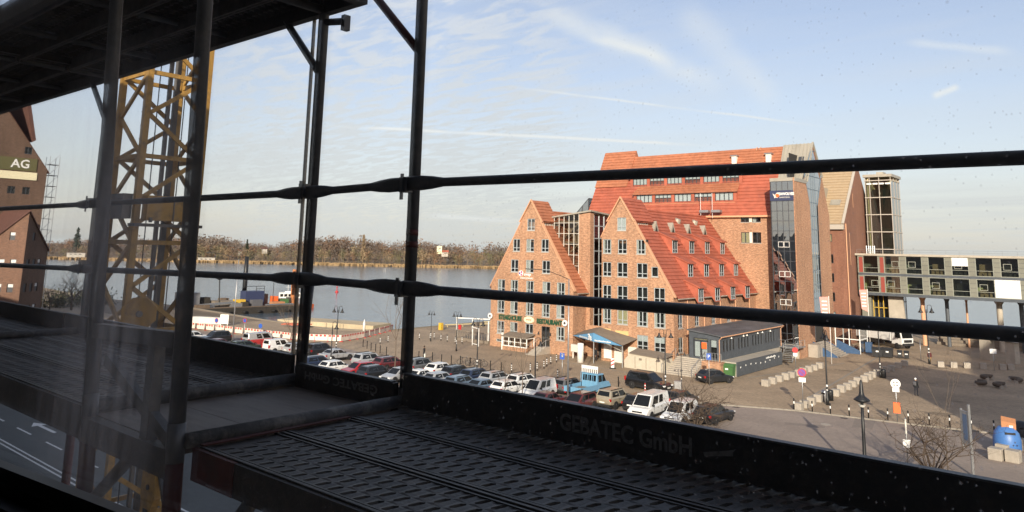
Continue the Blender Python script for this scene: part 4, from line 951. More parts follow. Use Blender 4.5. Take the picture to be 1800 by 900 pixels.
for k in range(9):
    b = MB(); b.box(-45.2, -41.4, Y0-.42*(k+1), Y0-.42*k-.01, 0, Z0*(1-(k+1)/10)); part('step', b, 'concrete', st)
b = MB(); b.box(-41.38, -38.9, Y0-1.1, Y0-.01, 0, Z0-.05); part('landing', b, 'brick_front', st)
b = MB()
for x in (-45.25, -41.3):
    b.tube([(x, Y0-.2, Z0+.95), (x, Y0-3.9, 1.05), (x, Y0-3.9, 0)], .03, 6)
    for k in range(4): b.tube([(x, Y0-.2-k*1.2, max(0, Z0-.4*k-.2)), (x, Y0-.2-k*1.2, Z0+.95-.47*k)], .02, 6)
for k in range(7): x = -41.2+k*.38; b.tube([(x, Y0-1.0, Z0-.1), (x, Y0-1.0, Z0+.95)], .02, 6)
b.tube([(-41.3, Y0-1.0, Z0+.95), (-38.9, Y0-1.0, Z0+.95)], .025, 6); part('railing', b, 'galv', st)

# metal stair behind the pavilion and blue-sided steps at the gable
ms = thing('metal_stair', 'grey metal stair with railings beside the glass bay', 'stairs', (0, 0, 0))
for k in range(8):
    b = MB(); b.box(-38.6, -37.0, 104.0+.3*k, 104.27+.3*k, .2+.2*k, .26+.2*k); part('tread', b, 'galv', ms)
b = MB()
for x in (-38.65, -36.95): b.bar((x, 103.9, .1), (x, 106.4, 1.75), .06, .2); b.tube([(x, 103.9, 1.1), (x, 106.4, 2.7), (x, 109.2, 2.7)], .03, 6); [b.tube([(x, 104+.8*k, .3+.5*k), (x, 104+.8*k, 1.2+.5*k)], .02, 6) for k in range(4)]
b.box(-40.8, -36.9, 106.45, 109.3, 1.7, 1.84); b.tube([(-40.8, 106.5, 2.7), (-38.65, 106.5, 2.7)], .03, 6); b.tube([(-36.95, 109.2, 1.8), (-36.95, 109.2, 2.7)], .025, 6); b.tube([(-36.95, 107.6, 1.8), (-36.95, 107.6, 2.7)], .025, 6); part('railing', b, 'galv', ms)
bs = thing('blue_sided_steps', 'broad concrete steps between blue side walls at the glass gable', 'steps', (0, 0, 0))
for k in range(10):
    b = MB(); b.box(-37.6+.34*k, -37.6+.34*(k+1)-.01, 115.0, 119.8, 0, 1.8-.18*k); part('step', b, 'concrete', bs)
mat('steps_blue', (.045, .095, .19), .6, var=.2)
for y0 in (114.7, 119.85):
    b = MB(); b.prism([(-37.65, y0, 0), (-34.3, y0, 0), (-34.4, y0, .25), (-37.65, y0, 1.95)], (0, .25, 0)); part('side_wall', b, 'steps_blue', bs)
b = MB(); b.box(-37.62, -36.3, 112.5, 114.9, 0, 1.78); part('landing', b, 'concrete', bs)
b = MB(); b.box(-37.68, -37.6, 116.3, 119.6, 1.9, 5.2); part('door', b, 'room_dark', bs)
gl_ = thing('glass_shelter', 'glass bicycle shelter with blue base walls beside the gable steps', 'shelter', (0, 0, 0))
b = MB(); b.prism([(-36.4, 121.7, 0), (-33.1, 121.7, 0), (-33.1, 121.7, .5), (-36.4, 121.7, 1.9)], (0, .2, 0)); b.box(-33.0, -32.2, 124.3, 125.2, 0, 1.6); part('base_wall', b, 'steps_blue', gl_)
b = MB()
for x, y in ((-36.6, 122), (-34.6, 122), (-33.1, 122), (-36.6, 126), (-33.1, 126)): b.box(x-.06, x+.06, y-.06, y+.06, 0, 5.4)
for z in (5.3, 2.0): b.box(-36.6, -33.1, 121.95, 122.05, z, z+.12); b.box(-33.15, -33.05, 122, 126, z, z+.12)
part('frame', b, 'white_paint', gl_)
b = MB(); b.add([(-36.6, 122, 2), (-33.1, 122, 2), (-33.1, 122, 5.3), (-36.6, 122, 5.3)], [(0, 1, 2, 3)]); b.add([(-33.1, 122, 0.2), (-33.1, 126, 0.2), (-33.1, 126, 5.3), (-33.1, 122, 5.3)], [(0, 1, 2, 3)]); part('pane', b, 'pane', gl_)

# ---------------------------------------------------------------- second warehouse with cream roof
D2 = thing('brick_warehouse', 'darker brick warehouse with cream tiled roof behind the glass gable', 'warehouse', (0, 0, 0))
XC = -37.95; w2 = [(135.6+.0, z) for z in (5.2, 8.4, 11.6, 14.8)]
mb = MB(); wall_mb(mb, [(-76, 0), (XC, 0), (XC, 20.3), (-76, 20.3)], [hole(-40.5, z, .95, 1.5) for z in (4.4, 7.6, 10.8, 14.0)]+[(-40.9, -40.1, 16.9, 18.2)], 'x', 134.2, .3); part('front_wall', mb, 'brick_dark_front', D2)
for z in (4.4, 7.6, 10.8, 14.0): window(D2, 'x', -40.5, z, .95, 1.5, 134.2, 'plain', 'half' if z < 5 else None, False)
window(D2, 'x', -40.5, 17.55, .8, 1.3, 134.2, 'plain', 'yellow', False)
mb = MB(); wall_mb(mb, [(134.21, 0), (152.8, 0), (152.8, 20.3), (143.6, 31.2), (134.21, 20.6)], [], 'y', XC, 0, -1); part('gable_wall', mb, 'brick_dark_side', D2)
b = MB(); tiles(b, (-76, 133.7, 19.9), (XC-.3, 133.7, 19.9), (XC-.3, 143.6, 31.3), (-76, 143.6, 31.3), .5, .06); b.add([(-76, 143.6, 31.25), (XC, 143.6, 31.25), (XC, 153.3, 19.9), (-76, 153.3, 19.9)], [(0, 1, 2, 3)]); part('roof', b, 'tile_cream', D2)
b = MB(); b.prism([(XC-.32, 133.6, 19.95), (XC+.12, 133.6, 19.95), (XC+.12, 143.6, 31.5), (XC-.32, 143.6, 31.5)], (0, -.06, .16)); b.box(-76, XC, 133.55, 134.0, 19.0, 19.85); part('verge_coping', b, 'sill_stone', D2)
b = MB(); b.tube([(XC+.12, 134.5, 20), (XC+.12, 134.5, .3)], .09, 8); b.tube([(XC+.1, 136.5, 18.5), (XC+.1, 136.5, 13)], .03, 6); b.tube([(XC+.1, 139.5, 25.5), (XC+.1, 139.5, 23)], .03, 6); part('downpipe', b, 'trim_pink', D2)
for z, s_ in ((23.3, 1),):
    y = 133.7+(z-19.9)*9.9/11.4; b = MB(); b.prism([(-40.9, y-.1, z), (-39.2, y-.1, z), (-39.2, y+.75, z+.98), (-40.9, y+.75, z+.98)], (0, -.09, .09)); part('skylight', b, 'zinc', D2)
b = MB(); b.box(-43, -41.8, 134.6, 139, 20, 26.5); part('roof_dormer', b, 'zinc', D2)

# ---------------------------------------------------------------- office bridge on columns
Ob = thing('office_bridge', 'long glazed two-storey office block raised on columns over the quay', 'office building', (0, 0, 0))
OX0, OX1, OY, OY1, OZ0, OZ1 = -37.6, 16.0, 139.5, 145.9, 8.35, 14.75
b = MB(); b.box(OX0-.3, OX1, OY-.25, OY1, OZ1-.05, OZ1+.3); part('roof', b, 'concrete_wall', Ob)
b = MB(); b.box(OX0+.05, OX1, OY+.02, OY1-.1, 11.35, 11.75); b.box(OX0, OX1, OY-.12, OY1, OZ0-.35, OZ0+.12); part('floor_slab', b, 'anthracite', Ob)
mat('office_green', (.19, .19, .155), .7, var=.2, vscale=.5); mat('office_yellow', (.55, .52, .30), .8, var=.3, vscale=.5); mat('office_red', (.26, .05, .035), .6); mat('office_frame', (.26, .27, .23), .5)
glass_mat('pane_office', (.62, .70, .62), 2.0, base=.13)
nb = 16; bw_ = (OX1-OX0)/nb
for s_ in range(2):
    zb, zt = (OZ0+.12, 11.35) if s_ == 0 else (11.75, OZ1-.05)
    b = MB(); b.box(OX0+.1, OX1, OY+3.6, OY+3.7, zb, zt); part('rear_wall', b, 'office_yellow' if s_ == 0 else 'office_green', Ob)  # yellowish wall on the lower floor, grey-green above
    for k in range(nb):
        x0 = OX0+k*bw_; x1 = x0+bw_
        f = MB(); f.box(x0, x0+.9, OY, OY+.12, zb, zt); o = part('cladding_panel', f, 'office_green', Ob); f = MB(); [f.box(x0+.02, x0+.88, OY-.012, OY-.002, zb+q_*(zt-zb)/4-.02, zb+q_*(zt-zb)/4+.02) for q_ in (1, 2, 3)]; part('panel_joint', f, 'dark_frame', o)
        f = MB()
        for a0, a1, c0, c1 in ((x0+.9, x0+1.0, zb, zt), (x1-.1, x1, zb, zt), (x0+1.0, x1-.1, zb, zb+.1), (x0+1.0, x1-.1, zt-.1, zt), (x0+1.0, x1-.1, zb+.85, zb+.92)): f.box(a0, a1, OY+.01, OY+.1, c0, c1)
        sx = x0+1.0+(.3 if (k+s_) % 2 else 1.1)
        if (k*7+s_*3) % 5 < 3: f.box(sx, sx+1.1, OY-.01, OY+.005, zb+1.1, zb+1.18); f.box(sx, sx+1.1, OY-.01, OY+.005, zb+2.0, zb+2.08); f.box(sx, sx+.08, OY-.01, OY+.005, zb+1.18, zb+2.0); f.box(sx+1.02, sx+1.1, OY-.01, OY+.005, zb+1.18, zb+2.0)
        wfr = part('window', f, 'office_frame', Ob)
        part('pane', MB().add([(x0+.95, OY+.05, zb+.05), (x1-.05, OY+.05, zb+.05), (x1-.05, OY+.05, zt-.05), (x0+.95, OY+.05, zt-.05)], [(0, 1, 2, 3)]), 'pane_office', wfr)
        if k < 2:
            f = MB(); f.box(x0+.25, x0+.85, OY-.02, OY-.004, zb+.1, zt-.25); part('shutter', f, 'office_red', Ob)
        if (k, s_) in ((4, 1), (6, 0), (9, 1)):
            f = MB(); f.box(x0+1.0, x1-.1, OY-.03, OY-.012, zt-1.4, zt-.02) if s_ else f.box(x0, x1, OY-.05, OY-.012, zb+.1, zt); part('roller_blind', f, 'blind', Ob)
        f = MB()
        for q in range(3): xx = x0+1.2+q*.65; f.box(xx, xx+.45, OY+.7, OY+1.2, zb, zb+rw.uniform(.5, 1.15))
        f.box(x0+1.1, x1-.4, OY+2.4, OY+2.6, zb, zb+rw.uniform(.9, 2.0)); part('furniture', f, 'room_brown' if k % 2 else 'room_dark', Ob)
f = MB(); f.box(OX0, OX0+.1, OY+.1, OY1, OZ0, OZ1-.06); f.box(OX0, OX1, OY1-.1, OY1-.01, OZ0+.1, OZ1-.06); part('end_wall', f, 'office_green', Ob)
f = MB()
for k in range(28): x = OX0+k*1.95; f.tube([(x, OY-.1, OZ1+.3), (x, OY-.1, OZ1+1.0)], .02, 5)
f.tube([(OX0, OY-.1, OZ1+1.0), (OX1, OY-.1, OZ1+1.0)], .02, 5); f.tube([(OX0, OY-.1, OZ1+.65), (OX1, OY-.1, OZ1+.65)], .014, 5); part('roof_railing', f, 'grey_metal', Ob)
f = MB()
for k in range(5): f.cyl((OX0+1.2+k*.32, OY+1.5+.2*(k % 2), OZ1+.3), .13, 1.35, 8)
part('flue', f, 'galv', Ob)
for x, y, m_, r_ in ((-28.6, 143.4, 'trim_pink', .34), (-25.2, 144.6, 'anthracite', .3), (-22.6, 146.2, 'trim_pink', .16), (-17.6, 143.2, 'concrete_wall', .42), (-14.8, 144.6, 'anthracite', .34), (-8, 143.4, 'trim_pink', .34), (2, 143.4, 'concrete_wall', .42)):
    f = MB(); f.lathe([(r_, 0), (r_, OZ0-1.0), (r_*1.9, OZ0-.36)], 14, (x, y, 0)); part('column', f, m_, Ob)
f = MB(); f.prism([(-33.4, 141.2, 0), (-30.6, 141.2, 0), (-31.2, 141.2, OZ0-.36), (-33.4, 141.2, OZ0-.36)], (0, .6, 0)); part('pylon_wall', f, 'concrete_wall', Ob)
f = MB(); f.box(-37.5, -36.0, 140.6, 145.5, 0, OZ0-.36); part('lobby_wall', f, 'office_green', Ob)
f = MB(); f.box(-35.9, -33.5, 143.0, 143.1, 0, OZ0-.36); part('lobby_glass', f, 'room_dark', Ob)
f = MB(); [f.box(x, x+.1, 141.9, 142.0, 0, OZ0-.4) for x in (-36.0, -35.2, -34.4, -33.6)]; f.box(-36, -33.5, 141.9, 142.0, 3.0, 3.12); f.box(-36, -33.5, 141.9, 142.0, 5.8, 5.9); part('lobby_frame', f, 'yellow_paint', Ob)
# lift tower
Lt = thing('lift_tower', 'tall glazed lift tower with green-grey frame behind the office bridge', 'tower', (0, 0, 0))
LX0, LX1, LY0, LY1, LZ = -37.4, -33.0, 146.0, 152.4, 28.9
f = MB(); f.box(LX0-.25, LX1+.25, LY0-.25, LY1+.25, LZ, LZ+.5); f.box(LX0+1.8, LX0+3.0, LY0+1, LY0+3, LZ+.5, LZ+1.0); part('roof', f, 'zinc', Lt)
f = MB()
for x in (LX0, LX0+.75, LX0+2.35, LX1-.12): f.box(x, x+.12, LY0, LY0+.12, 0, LZ)
for y in (LY0+2.2, LY0+4.3, LY1-.15): f.box(LX1-.12, LX1, y, y+.14, 0, LZ)
for k in range(9): z = 3.4+k*3.1; f.box(LX0-.08, LX1+.08, LY0-.1, LY0+.0, z, z+.16); f.box(LX1, LX1+.08, LY0, LY1, z, z+.16)
part('frame', f, 'sill_stone', Lt)
for k in range(9):
    z0, z1 = (0.2 if k == 0 else 3.4+(k-1)*3.1+.17), 3.4+k*3.1-.02
    part('pane', MB().add([(LX0+.1, LY0+.05, z0), (LX1-.1, LY0+.05, z0), (LX1-.1, LY0+.05, z1), (LX0+.1, LY0+.05, z1)], [(0, 1, 2, 3)]), 'pane_office', Lt)
    part('pane', MB().add([(LX1-.05, LY0+.1, z0), (LX1-.05, LY1-.1, z0), (LX1-.05, LY1-.1, z1), (LX1-.05, LY0+.1, z1)], [(0, 1, 2, 3)]), 'blind' if False else 'pane_office', Lt)
f = MB(); f.box(LX1-1.1, LX1-.25, LY0+2.4, LY1-.3, 0, LZ-.1); f.box(LX0+.3, LX0+.6, LY0+.4, LY1-.3, 0, LZ-.1); part('side_panel', f, 'curtain_yellow', Lt)
f = MB(); f.box(LX0+.95, LX0+1.6, LY0+.6, LY0+3.0, 0, LZ-2.2); f.box(LX0+2.5, LX1-.4, LY0+.5, LY0+2.1, 0, LZ-2.2); part('lift_shaft', f, 'room_dark', Lt)
for k in range(4): f = MB(); f.box(LX0+.3+k*1.05, LX0+1.15+k*1.05, LY0-.03, LY0-.004, LZ-1.35, LZ-1.05); part('vent', f, 'blind', Lt)
f = MB(); f.box(LX0+.1, LX1-.1, LY1-.2, LY1, 0, LZ-.05); f.box(LX0, LX0+.1, LY0+.12, LY1, 0, LZ-.05); part('rear_wall', f, 'concrete_wall', Lt)

# ---------------------------------------------------------------- left brick buildings
AG = thing('brick_warehouse', 'tall dark brick gable with the letters AG on an olive sign', 'warehouse', (0, 0, 0))
GX = -152.0; gy = 49.0
wag = [(y, z) for y, z in ((45.6, 30.0),)]+[(y, 22.8) for y in (43.7, 46.0, 41.0)]+[(y, 16.5) for y in (42.2, 44.4, 46.6)]+[(y, 10.5) for y in (42.2, 44.4, 46.6)]
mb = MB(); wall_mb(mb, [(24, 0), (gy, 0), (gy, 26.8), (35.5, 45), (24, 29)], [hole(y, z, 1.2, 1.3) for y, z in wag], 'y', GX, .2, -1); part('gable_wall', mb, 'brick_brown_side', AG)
for y, z in wag: window(AG, 'y', y, z, 1.2, 1.3, GX, 'dark', None, False)
b = MB(); b.add([(GX+.3, gy+.4, 26.2), (GX+.3, 35.5, 45.2), (-175, 35.5, 45.2), (-175, gy+.4, 26.2)], [(0, 1, 2, 3)]); b.prism([(GX+.3, 46.0, 31.6), (GX+.3, 42.6, 46), (GX-18, 42.6, 46), (GX-18, 46.0, 31.6)], (0, .5, .4)); part('roof', b, 'tile_brown', AG)
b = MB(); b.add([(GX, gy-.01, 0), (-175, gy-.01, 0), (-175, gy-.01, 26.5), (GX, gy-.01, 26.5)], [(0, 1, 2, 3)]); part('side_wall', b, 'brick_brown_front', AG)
mat('olive_sign', (.115, .108, .045), .6)
b = MB(); b.box(GX, GX+.12, 30, gy-1.8, 26.3, 28.6); sg = part('name_sign', b, 'olive_sign', AG)
b = MB(); b.box(GX+.0, GX+.15, 30, gy-1.6, 24.75, 26.1); part('sign_band', b, 'sign_cream', AG)
lettering('AG', 2.1, (GX+.14, 44.6, 27.45), '+X', 'white_reflector', sg, .03, bold=.03)
sc_ = thing('facade_scaffold', 'slim pale scaffold tower against the right side of the AG gable', 'scaffold', (0, 0, 0))
f = MB()
for x in (GX-1, GX-3): 
    for y in (gy+.6, gy+2.2): f.tube([(x, y, 0), (x, y, 29.5)], .05, 5)
for k in range(15):
    z = k*2; f.tube([(GX-1, gy+.6, z), (GX-1, gy+2.2, z)], .04, 5); f.tube([(GX-3, gy+2.2, z), (GX-1, gy+2.2, z)], .04, 5); f.tube([(GX-1, gy+.6, z), (GX-1, gy+2.2, z+2)], .035, 5)
part('tube_frame', f, 'galv', sc_)
f = MB(); [f.box(GX-3, GX-1, gy+.6, gy+2.2, k*2-.03, k*2+.03) for k in range(1, 15)]; part('deck', f, 'grey_metal', sc_)
# prow-shaped brick house in front of it
Pw = thing('brick_house', 'small brick house with sharp corner gable below the AG warehouse', 'house', (0, 0, 0))
PX, PY = -139.0, 43.0; hs_ = 5.6; zt, ze = 18.6, 12.6; mb = MB()
def prow_wall(sgn, m_):
    # local u from corner back along the wall
    U = Vector((-.70, .71*sgn, 0)); 
    wn = [(2.2, 14.7, .9, 1.3)]+[(u, z, .95, 1.35) for z in (10.3, 6.4, 2.9) for u in ((1.6, 3.4) if sgn < 0 else (1.3, 3.1, 4.7))]
    b = MB(); b2 = MB(); wall_mb(b2, [(0, 0), (6.8, 0), (6.8, ze), (0, zt)], [hole(*q) for q in wn], 'x', 0, .2)
    def tr(v): 
        nrm = Vector((.71*sgn*sgn, .70*sgn, 0)) if True else None
        return (PX+U.x*v[0]-nrm.x*v[1], PY+U.y*v[0]-nrm.y*v[1], v[2])
    b.v = [tr(v) for v in b2.v]; b.f = b2.f; o = part('wall', b, m_, Pw)
    for u, z, w, h in wn:
        g_ = MB(); g_.box(u-w/2, u+w/2, .15, .2, z-h/2, z+h/2); g_.v = [tr(v) for v in g_.v]; wf = part('window', g_, 'dark_frame', Pw)
        if sgn < 0 or u > 4:
            g_ = MB(); g_.box(u-w/2+.1, u+w/2-.1, .13, .148, z+.1, z+h/2-.08); g_.v = [tr(v) for v in g_.v]; part('blind', g_, 'blind', wf)
prow_wall(-1, 'brick_brown_front'); prow_wall(1, 'brick_brown_side')  # sunlit and shaded flank tones are put into the two brick colours
b = MB(); a1, a2 = Vector((PX-.70*7.0, PY-.71*7.0, ze-.1)), Vector((PX-.70*7.0, PY+.71*7.0, ze-.1)); tp = Vector((PX+.3, PY, zt+.15)); bk = Vector((PX-14, PY, zt+.15))
b.prism([tp, a1+Vector((.2, -.2, -.2)), a1+Vector((-14, 0, -.2)), bk], (0, 0, .25)); b.prism([tp, a2+Vector((.2, .2, -.2)), a2+Vector((-14, 0, -.2)), bk], (0, 0, .25)); part('roof', b, 'tile_brown', Pw)
b = MB(); b.add([a2, a2+Vector((-14, 0, 0)), a2+Vector((-14, 0, -ze)), a2+Vector((0, 0, -ze))], [(0, 1, 2, 3)]); part('rear_wall', b, 'brick_dark_front', Pw)
# ================================================================ SCAFFOLD, WINDOW, CRANE
mat('scaf_tube', (.080, .085, .093), .5, .55, var=.35, vscale=9, dirt=(.16, .15, .14), dscale=14, damt=.5, bump=.15, bscale=60)
mat('scaf_red', (.075, .016, .014), .6, .2, var=.3, vscale=10, dirt=(.03, .03, .032), dscale=9, damt=.7)
mat('scaf_deck', (.062, .061, .062), .55, .5, var=.5, vscale=14, var2=.35, v2scale=3, dirt=(.14, .12, .105), dscale=9, damt=.75, bump=.2, bscale=80)
mat('toe_black', (.016, .016, .017), .55, var=.4, vscale=8, dirt=(.075, .050, .045), dscale=24, damt=.5, bump=.2, bscale=50)
mat('toe_letter', (.20, .20, .205), .7, dirt=(.016, .016, .017), dscale=45, damt=.9)
mat('plywood_wet', (.135, .112, .095), .6, var=.3, vscale=4, stretch=(1, 6, 1), dirt=(.055, .046, .042), dscale=2.5, damt=.75, bump=.15, bscale=40)
mat('scaf_splashed', (.075, .075, .078), .7, .2, var=.4, vscale=12, dirt=(.26, .24, .22), dscale=13, damt=.85, bump=.4, bscale=45)
SY, SI, DZ = 2.37, 1.34, 13.6
FX = [-2.58, -3.38]
Sc = thing('scaffold', 'dark steel scaffold with rails, toe boards and perforated decks outside the window', 'scaffold', (0, 0, 0))
def plank_mesh(length, width, mname='scaf_deck'):
    b = MB(); px_, py_ = .060, .070; n = 4; m0 = (width-n*py_)/2; sl_, sw = .024, .0105
    ncol = int((length-.10)/px_)-1
    b.add([(0, 0, 0), (length, 0, 0), (length, m0, 0), (0, m0, 0)], [(0, 1, 2, 3)]); b.add([(0, width-m0, 0), (length, width-m0, 0), (length, width, 0), (0, width, 0)], [(0, 1, 2, 3)])
    for r_ in range(n):
        y0 = m0+r_*py_; y1 = y0+py_; yc = (y0+y1)/2; off = .05+(px_/2 if r_ % 2 else 0)
        b.add([(0, y0, 0), (off, y0, 0), (off, y1, 0), (0, y1, 0)], [(0, 1, 2, 3)])
        for c_ in range(ncol):
            x0 = off+c_*px_; x1 = x0+px_; xc = (x0+x1)/2
            sk = .006
            v = [(x0, y0, 0), (x1, y0, 0), (x1, y1, 0), (x0, y1, 0)]
            hx = [(xc-sw-sk*.6, yc-sl_*.75), (xc-sk, yc-sl_-.004), (xc+sw-sk*.6, yc-sl_*.75), (xc+sw+sk*.6, yc+sl_*.75), (xc+sk, yc+sl_+.004), (xc-sw+sk*.6, yc+sl_*.75)]
            v += [(a, q, .0035) for a, q in hx]+[(a, q, -.012) for a, q in hx]
            b.add(v, [(0, 1, 6, 5), (0, 5, 4), (1, 7, 6), (1, 2, 7), (2, 3, 9, 8), (2, 8, 7), (3, 4, 9), (3, 0, 4)]+[(4+k, 4+(k+1) % 6, 10+(k+1) % 6, 10+k) for k in range(6)])
        xe = off+ncol*px_; b.add([(xe, y0, 0), (length, y0, 0), (length, y1, 0), (xe, y1, 0)], [(0, 1, 2, 3)])
    for y in (0, width-.012): b.box(0, length, y, y+.012, -.085, .009)
    for y in (.022, width-.030): b.box(0, length, y, y+.008, -.004, .006)
    for x in (0, length-.03): b.box(x, x+.03, .012, width-.012, -.05, -.002)
    return b.mesh('deck_plank', mname)
PL = plank_mesh(3.03, .322)
def bay_deck(x0, z, parent, n=3, y0=SI+.045):
    for k in range(n): ob('deck_plank', PL, parent, (x0, y0+k*.334, z))
bay_deck(-2.53, DZ, Sc); bay_deck(-6.45, DZ, Sc); bay_deck(-9.55, DZ, Sc)
bay_deck(-6.10, 15.66, Sc); bay_deck(-9.18, 15.66, Sc); bay_deck(-2.53, 17.60, Sc)
b = MB(); b.box(-2.545, -2.28, SI+.028, SI+.044, DZ-.10, DZ+.004); part('fascia_end', b, 'scaf_red', Sc)
b = MB(); b.box(-2.279, .5, SI+.030, SI+.044, DZ-.10, DZ+.003); part('fascia', b, 'toe_black', Sc)
b = MB(); b.box(-2.54, -2.515, SI+.05, 2.02, DZ+.0105, DZ+.0145); part('plank_end_strip', b, 'scaf_red', Sc)
b = MB(); b.box(-9.6, -3.42, SI+.03, SI+.044, DZ-.13, DZ+.003); part('fascia', b, 'toe_black', Sc)
# short bay of three plywood boards
for k in range(3):
    b = MB(); y0 = SI+.02+k*.34; b.box(-3.35, -2.615, y0, y0+.328, DZ-.03, DZ-.004-.004*k); part('plywood_board', b, 'plywood_wet', Sc)
b = MB(); b.box(-3.35, -2.61, SI-.03, SI+.015, DZ-.10, DZ-.006); part('fascia', b, 'toe_black', Sc)
def tb(name, pts, r, m='scaf_tube', n=12): 
    b = MB(); b.tube(pts, r, n); return part(name, b, m, Sc, True)
LEAN = {(-2.58, SI): ((361, 0), (318, 640)), (-3.38, SI): ((205, 0), (166, 600))}   # slightly out-of-plumb inner posts
for X in FX+[-6.20, .52, -9.56]:
    for Y in (SI, SY):
        lo, hi = Vector((X, Y, DZ-.03)), Vector((X, Y, 19.2))
        if (X, Y) in LEAN:
            h1, h0 = ony(*LEAN[(X, Y)][0], Y), ony(*LEAN[(X, Y)][1], Y); g_ = (h1-h0)/(h1.z-h0.z); lo = h0+g_*(lo.z-h0.z); hi = h0+g_*(hi.z-h0.z)
        if X == -6.20 and Y == SI: continue
        tb('standard', [lo, hi], .0285); tb('lower_standard', [lo+(lo-hi)*.95, lo-Vector((0, 0, .001))], .0305, 'scaf_red')
        b = MB(); gg = (hi-lo).normalized(); b.tube([lo-gg*.02, lo+gg*.11], .0315, 12); part('spigot', b, 'scaf_tube', Sc, True)
    tb('transom', [(X, SI+.02, DZ+.022), (X, SY-.02, DZ+.022)], .027, 'scaf_splashed'); tb('transom', [(X, SI, 15.60), (X, SY, 15.60)], .025)
    if X in FX: b = MB(); b.box(X-.045, X-.032, SI+.03, SY-.03, DZ-.012, DZ+.012); part('angle_strip', b, 'scaf_deck', Sc)
# rails with flattened ends and wedge heads
def rail(x0, x1, pq):
    b = MB(); y = SY-.055; p_, q_ = ony(*pq[0], y), ony(*pq[1], y); zf = lambda x: p_.z+(q_.z-p_.z)*(x-p_.x)/(q_.x-p_.x); r_ = .0200
    o_ = len(b.v); sec = []
    L_ = x1-x0
    for t_, ry, rz in ((0, .010, .033), (.10, .010, .034), (.17, .019, .029), (.24, r_, r_)): sec.append((x0+min(t_, L_*.45), ry, rz))
    for t_, ry, rz in ((.24, r_, r_), (.17, .019, .029), (.10, .010, .034), (0, .010, .033)): sec.append((x1-min(t_, L_*.45), ry, rz))
    for x, ry, rz in sec:
        for k in range(12): a_ = 2*math.pi*k/12; b.v.append((x, y+ry*math.cos(a_), zf(x)+rz*math.sin(a_)))
    for i in range(len(sec)-1):
        for k in range(12): b.f.append((i*12+k, (i+1)*12+k, (i+1)*12+(k+1) % 12, i*12+(k+1) % 12))
    b.f.append(tuple(range(12))); b.f.append(tuple(range((len(sec)-1)*12, len(sec)*12)))
    part('guard_rail', b, 'scaf_tube', Sc, True)
for z, pr, pl_ in ((ony(730, 322, SY-.055).z, ((730, 322), (1800, 277)), ((0, 367), (545, 338))), (ony(720, 507, SY-.055).z, ((720, 507), (1800, 589)), ((0, 466), (545, 491)))):
    pm_ = (pl_[1], pr[0])
    for x0, x1, pq in ((-2.57, .51, pr), (-3.37, -2.59, pm_), (-6.19, -3.39, pl_), (-9.55, -6.21, pl_)): rail(x0, x1, pq)
    for X in FX+[-6.20]:
        b = MB(); b.box(X-.022, X+.022, SY-.075, SY-.030, z-.04, z+.03); b.box(X-.008, X+.008, SY-.082, SY-.074, z-.075, z+.045); part('wedge_head', b, 'scaf_tube', Sc)
tb('lashed_tube', [(-3.335, SY, 14.13), (-3.338, SY, 13.98), (-3.345, SY, 13.74)], [.016, .010, .009])
# toe boards
def toe(x0, x1, z1, y=SY-.045):
    b = MB(); b.box(x0, x1, y, y+.026, DZ+.012, z1); return part('toe_board', b, 'toe_black', Sc)
t1 = toe(-2.55, .5, DZ+.142); t2 = part('toe_board', MB().box(-3.352, -2.604, SY-.052, SY-.020, DZ-.03, DZ+.098), 'toe_black', Sc); t3 = toe(-6.45, -3.41, DZ+.132); t4 = toe(-9.55, -6.48, DZ+.132)
for tt, x0, x1, zt in ((t1, -2.55, .5, DZ+.142), (t3, -6.45, -3.41, DZ+.132), (t2, -3.345, -2.625, DZ+.098)):
    b = MB(); b.box(x0, x1, SY-.047, SY-.017, zt, zt+.006); part('metal_edge', b, 'scaf_tube', tt)
pa, pb = ony(985, 742, SY-.045), ony(1217, 778, SY-.045)
tm = textmesh('GEBATEC GmbH', .085, .0008, 'toe_letter', 'CENTER', .002)
o = ob('lettering', tm, t1); o.rotation_euler = (R(90), 0, 0); wd = max(v.co.x for v in tm.vertices)-min(v.co.x for v in tm.vertices)
o.location = ((pa.x+pb.x)/2, SY-.0465, DZ+.078); o.scale = ((pb.x-pa.x)/wd, .95, 1)
o = ob('lettering', tm, t2); o.rotation_euler = (R(90), R(180), 0); o.location = (-2.99, SY-.0535, DZ+.056); o.scale = (.56/wd, .62, 1)
pc = ony(1262, 793, SY-.045); b = MB(); b.prism([(pc.x-.05, SY-.0452, pc.z-.012), (pc.x+.035, SY-.0452, pc.z+.008), (pc.x+.06, SY-.0452, pc.z+.016), (pc.x+.05, SY-.0452, pc.z+.004), (pc.x+.05, SY-.0452, pc.z-.006), (pc.x-.045, SY-.0452, pc.z-.024)], (0, -.001, 0)); part('stencil_mark', b, 'toe_letter', t1)
# inner bracket of the short bay
b = MB(); b.bar((-3.37, SI, 13.93), (-2.66, SI, 13.955), .04, .055); part('inner_ledger', b, 'scaf_tube', Sc)
b = MB(); b.box(-2.845, -2.79, SI-.02, SI+.02, DZ-.02, 13.925); part('bracket_post', b, 'scaf_tube', Sc)
b = MB(); b.bar((-3.22, SI, 13.83), (-2.62, SI, 13.605), .03, .045); part('bracket_diagonal', b, 'scaf_tube', Sc)
tb('diagonal_brace', [(-3.36, SI+.02, 13.22), (-2.95, SI+.02, 13.52)], .024); tb('diagonal_brace', [(-2.56, SI+.05, 13.12), (-2.20, SI+.05, 13.50)], .024); tb('diagonal_brace', [(-3.38, SI, 11.6), (-2.58, SI, 13.4)], .022)
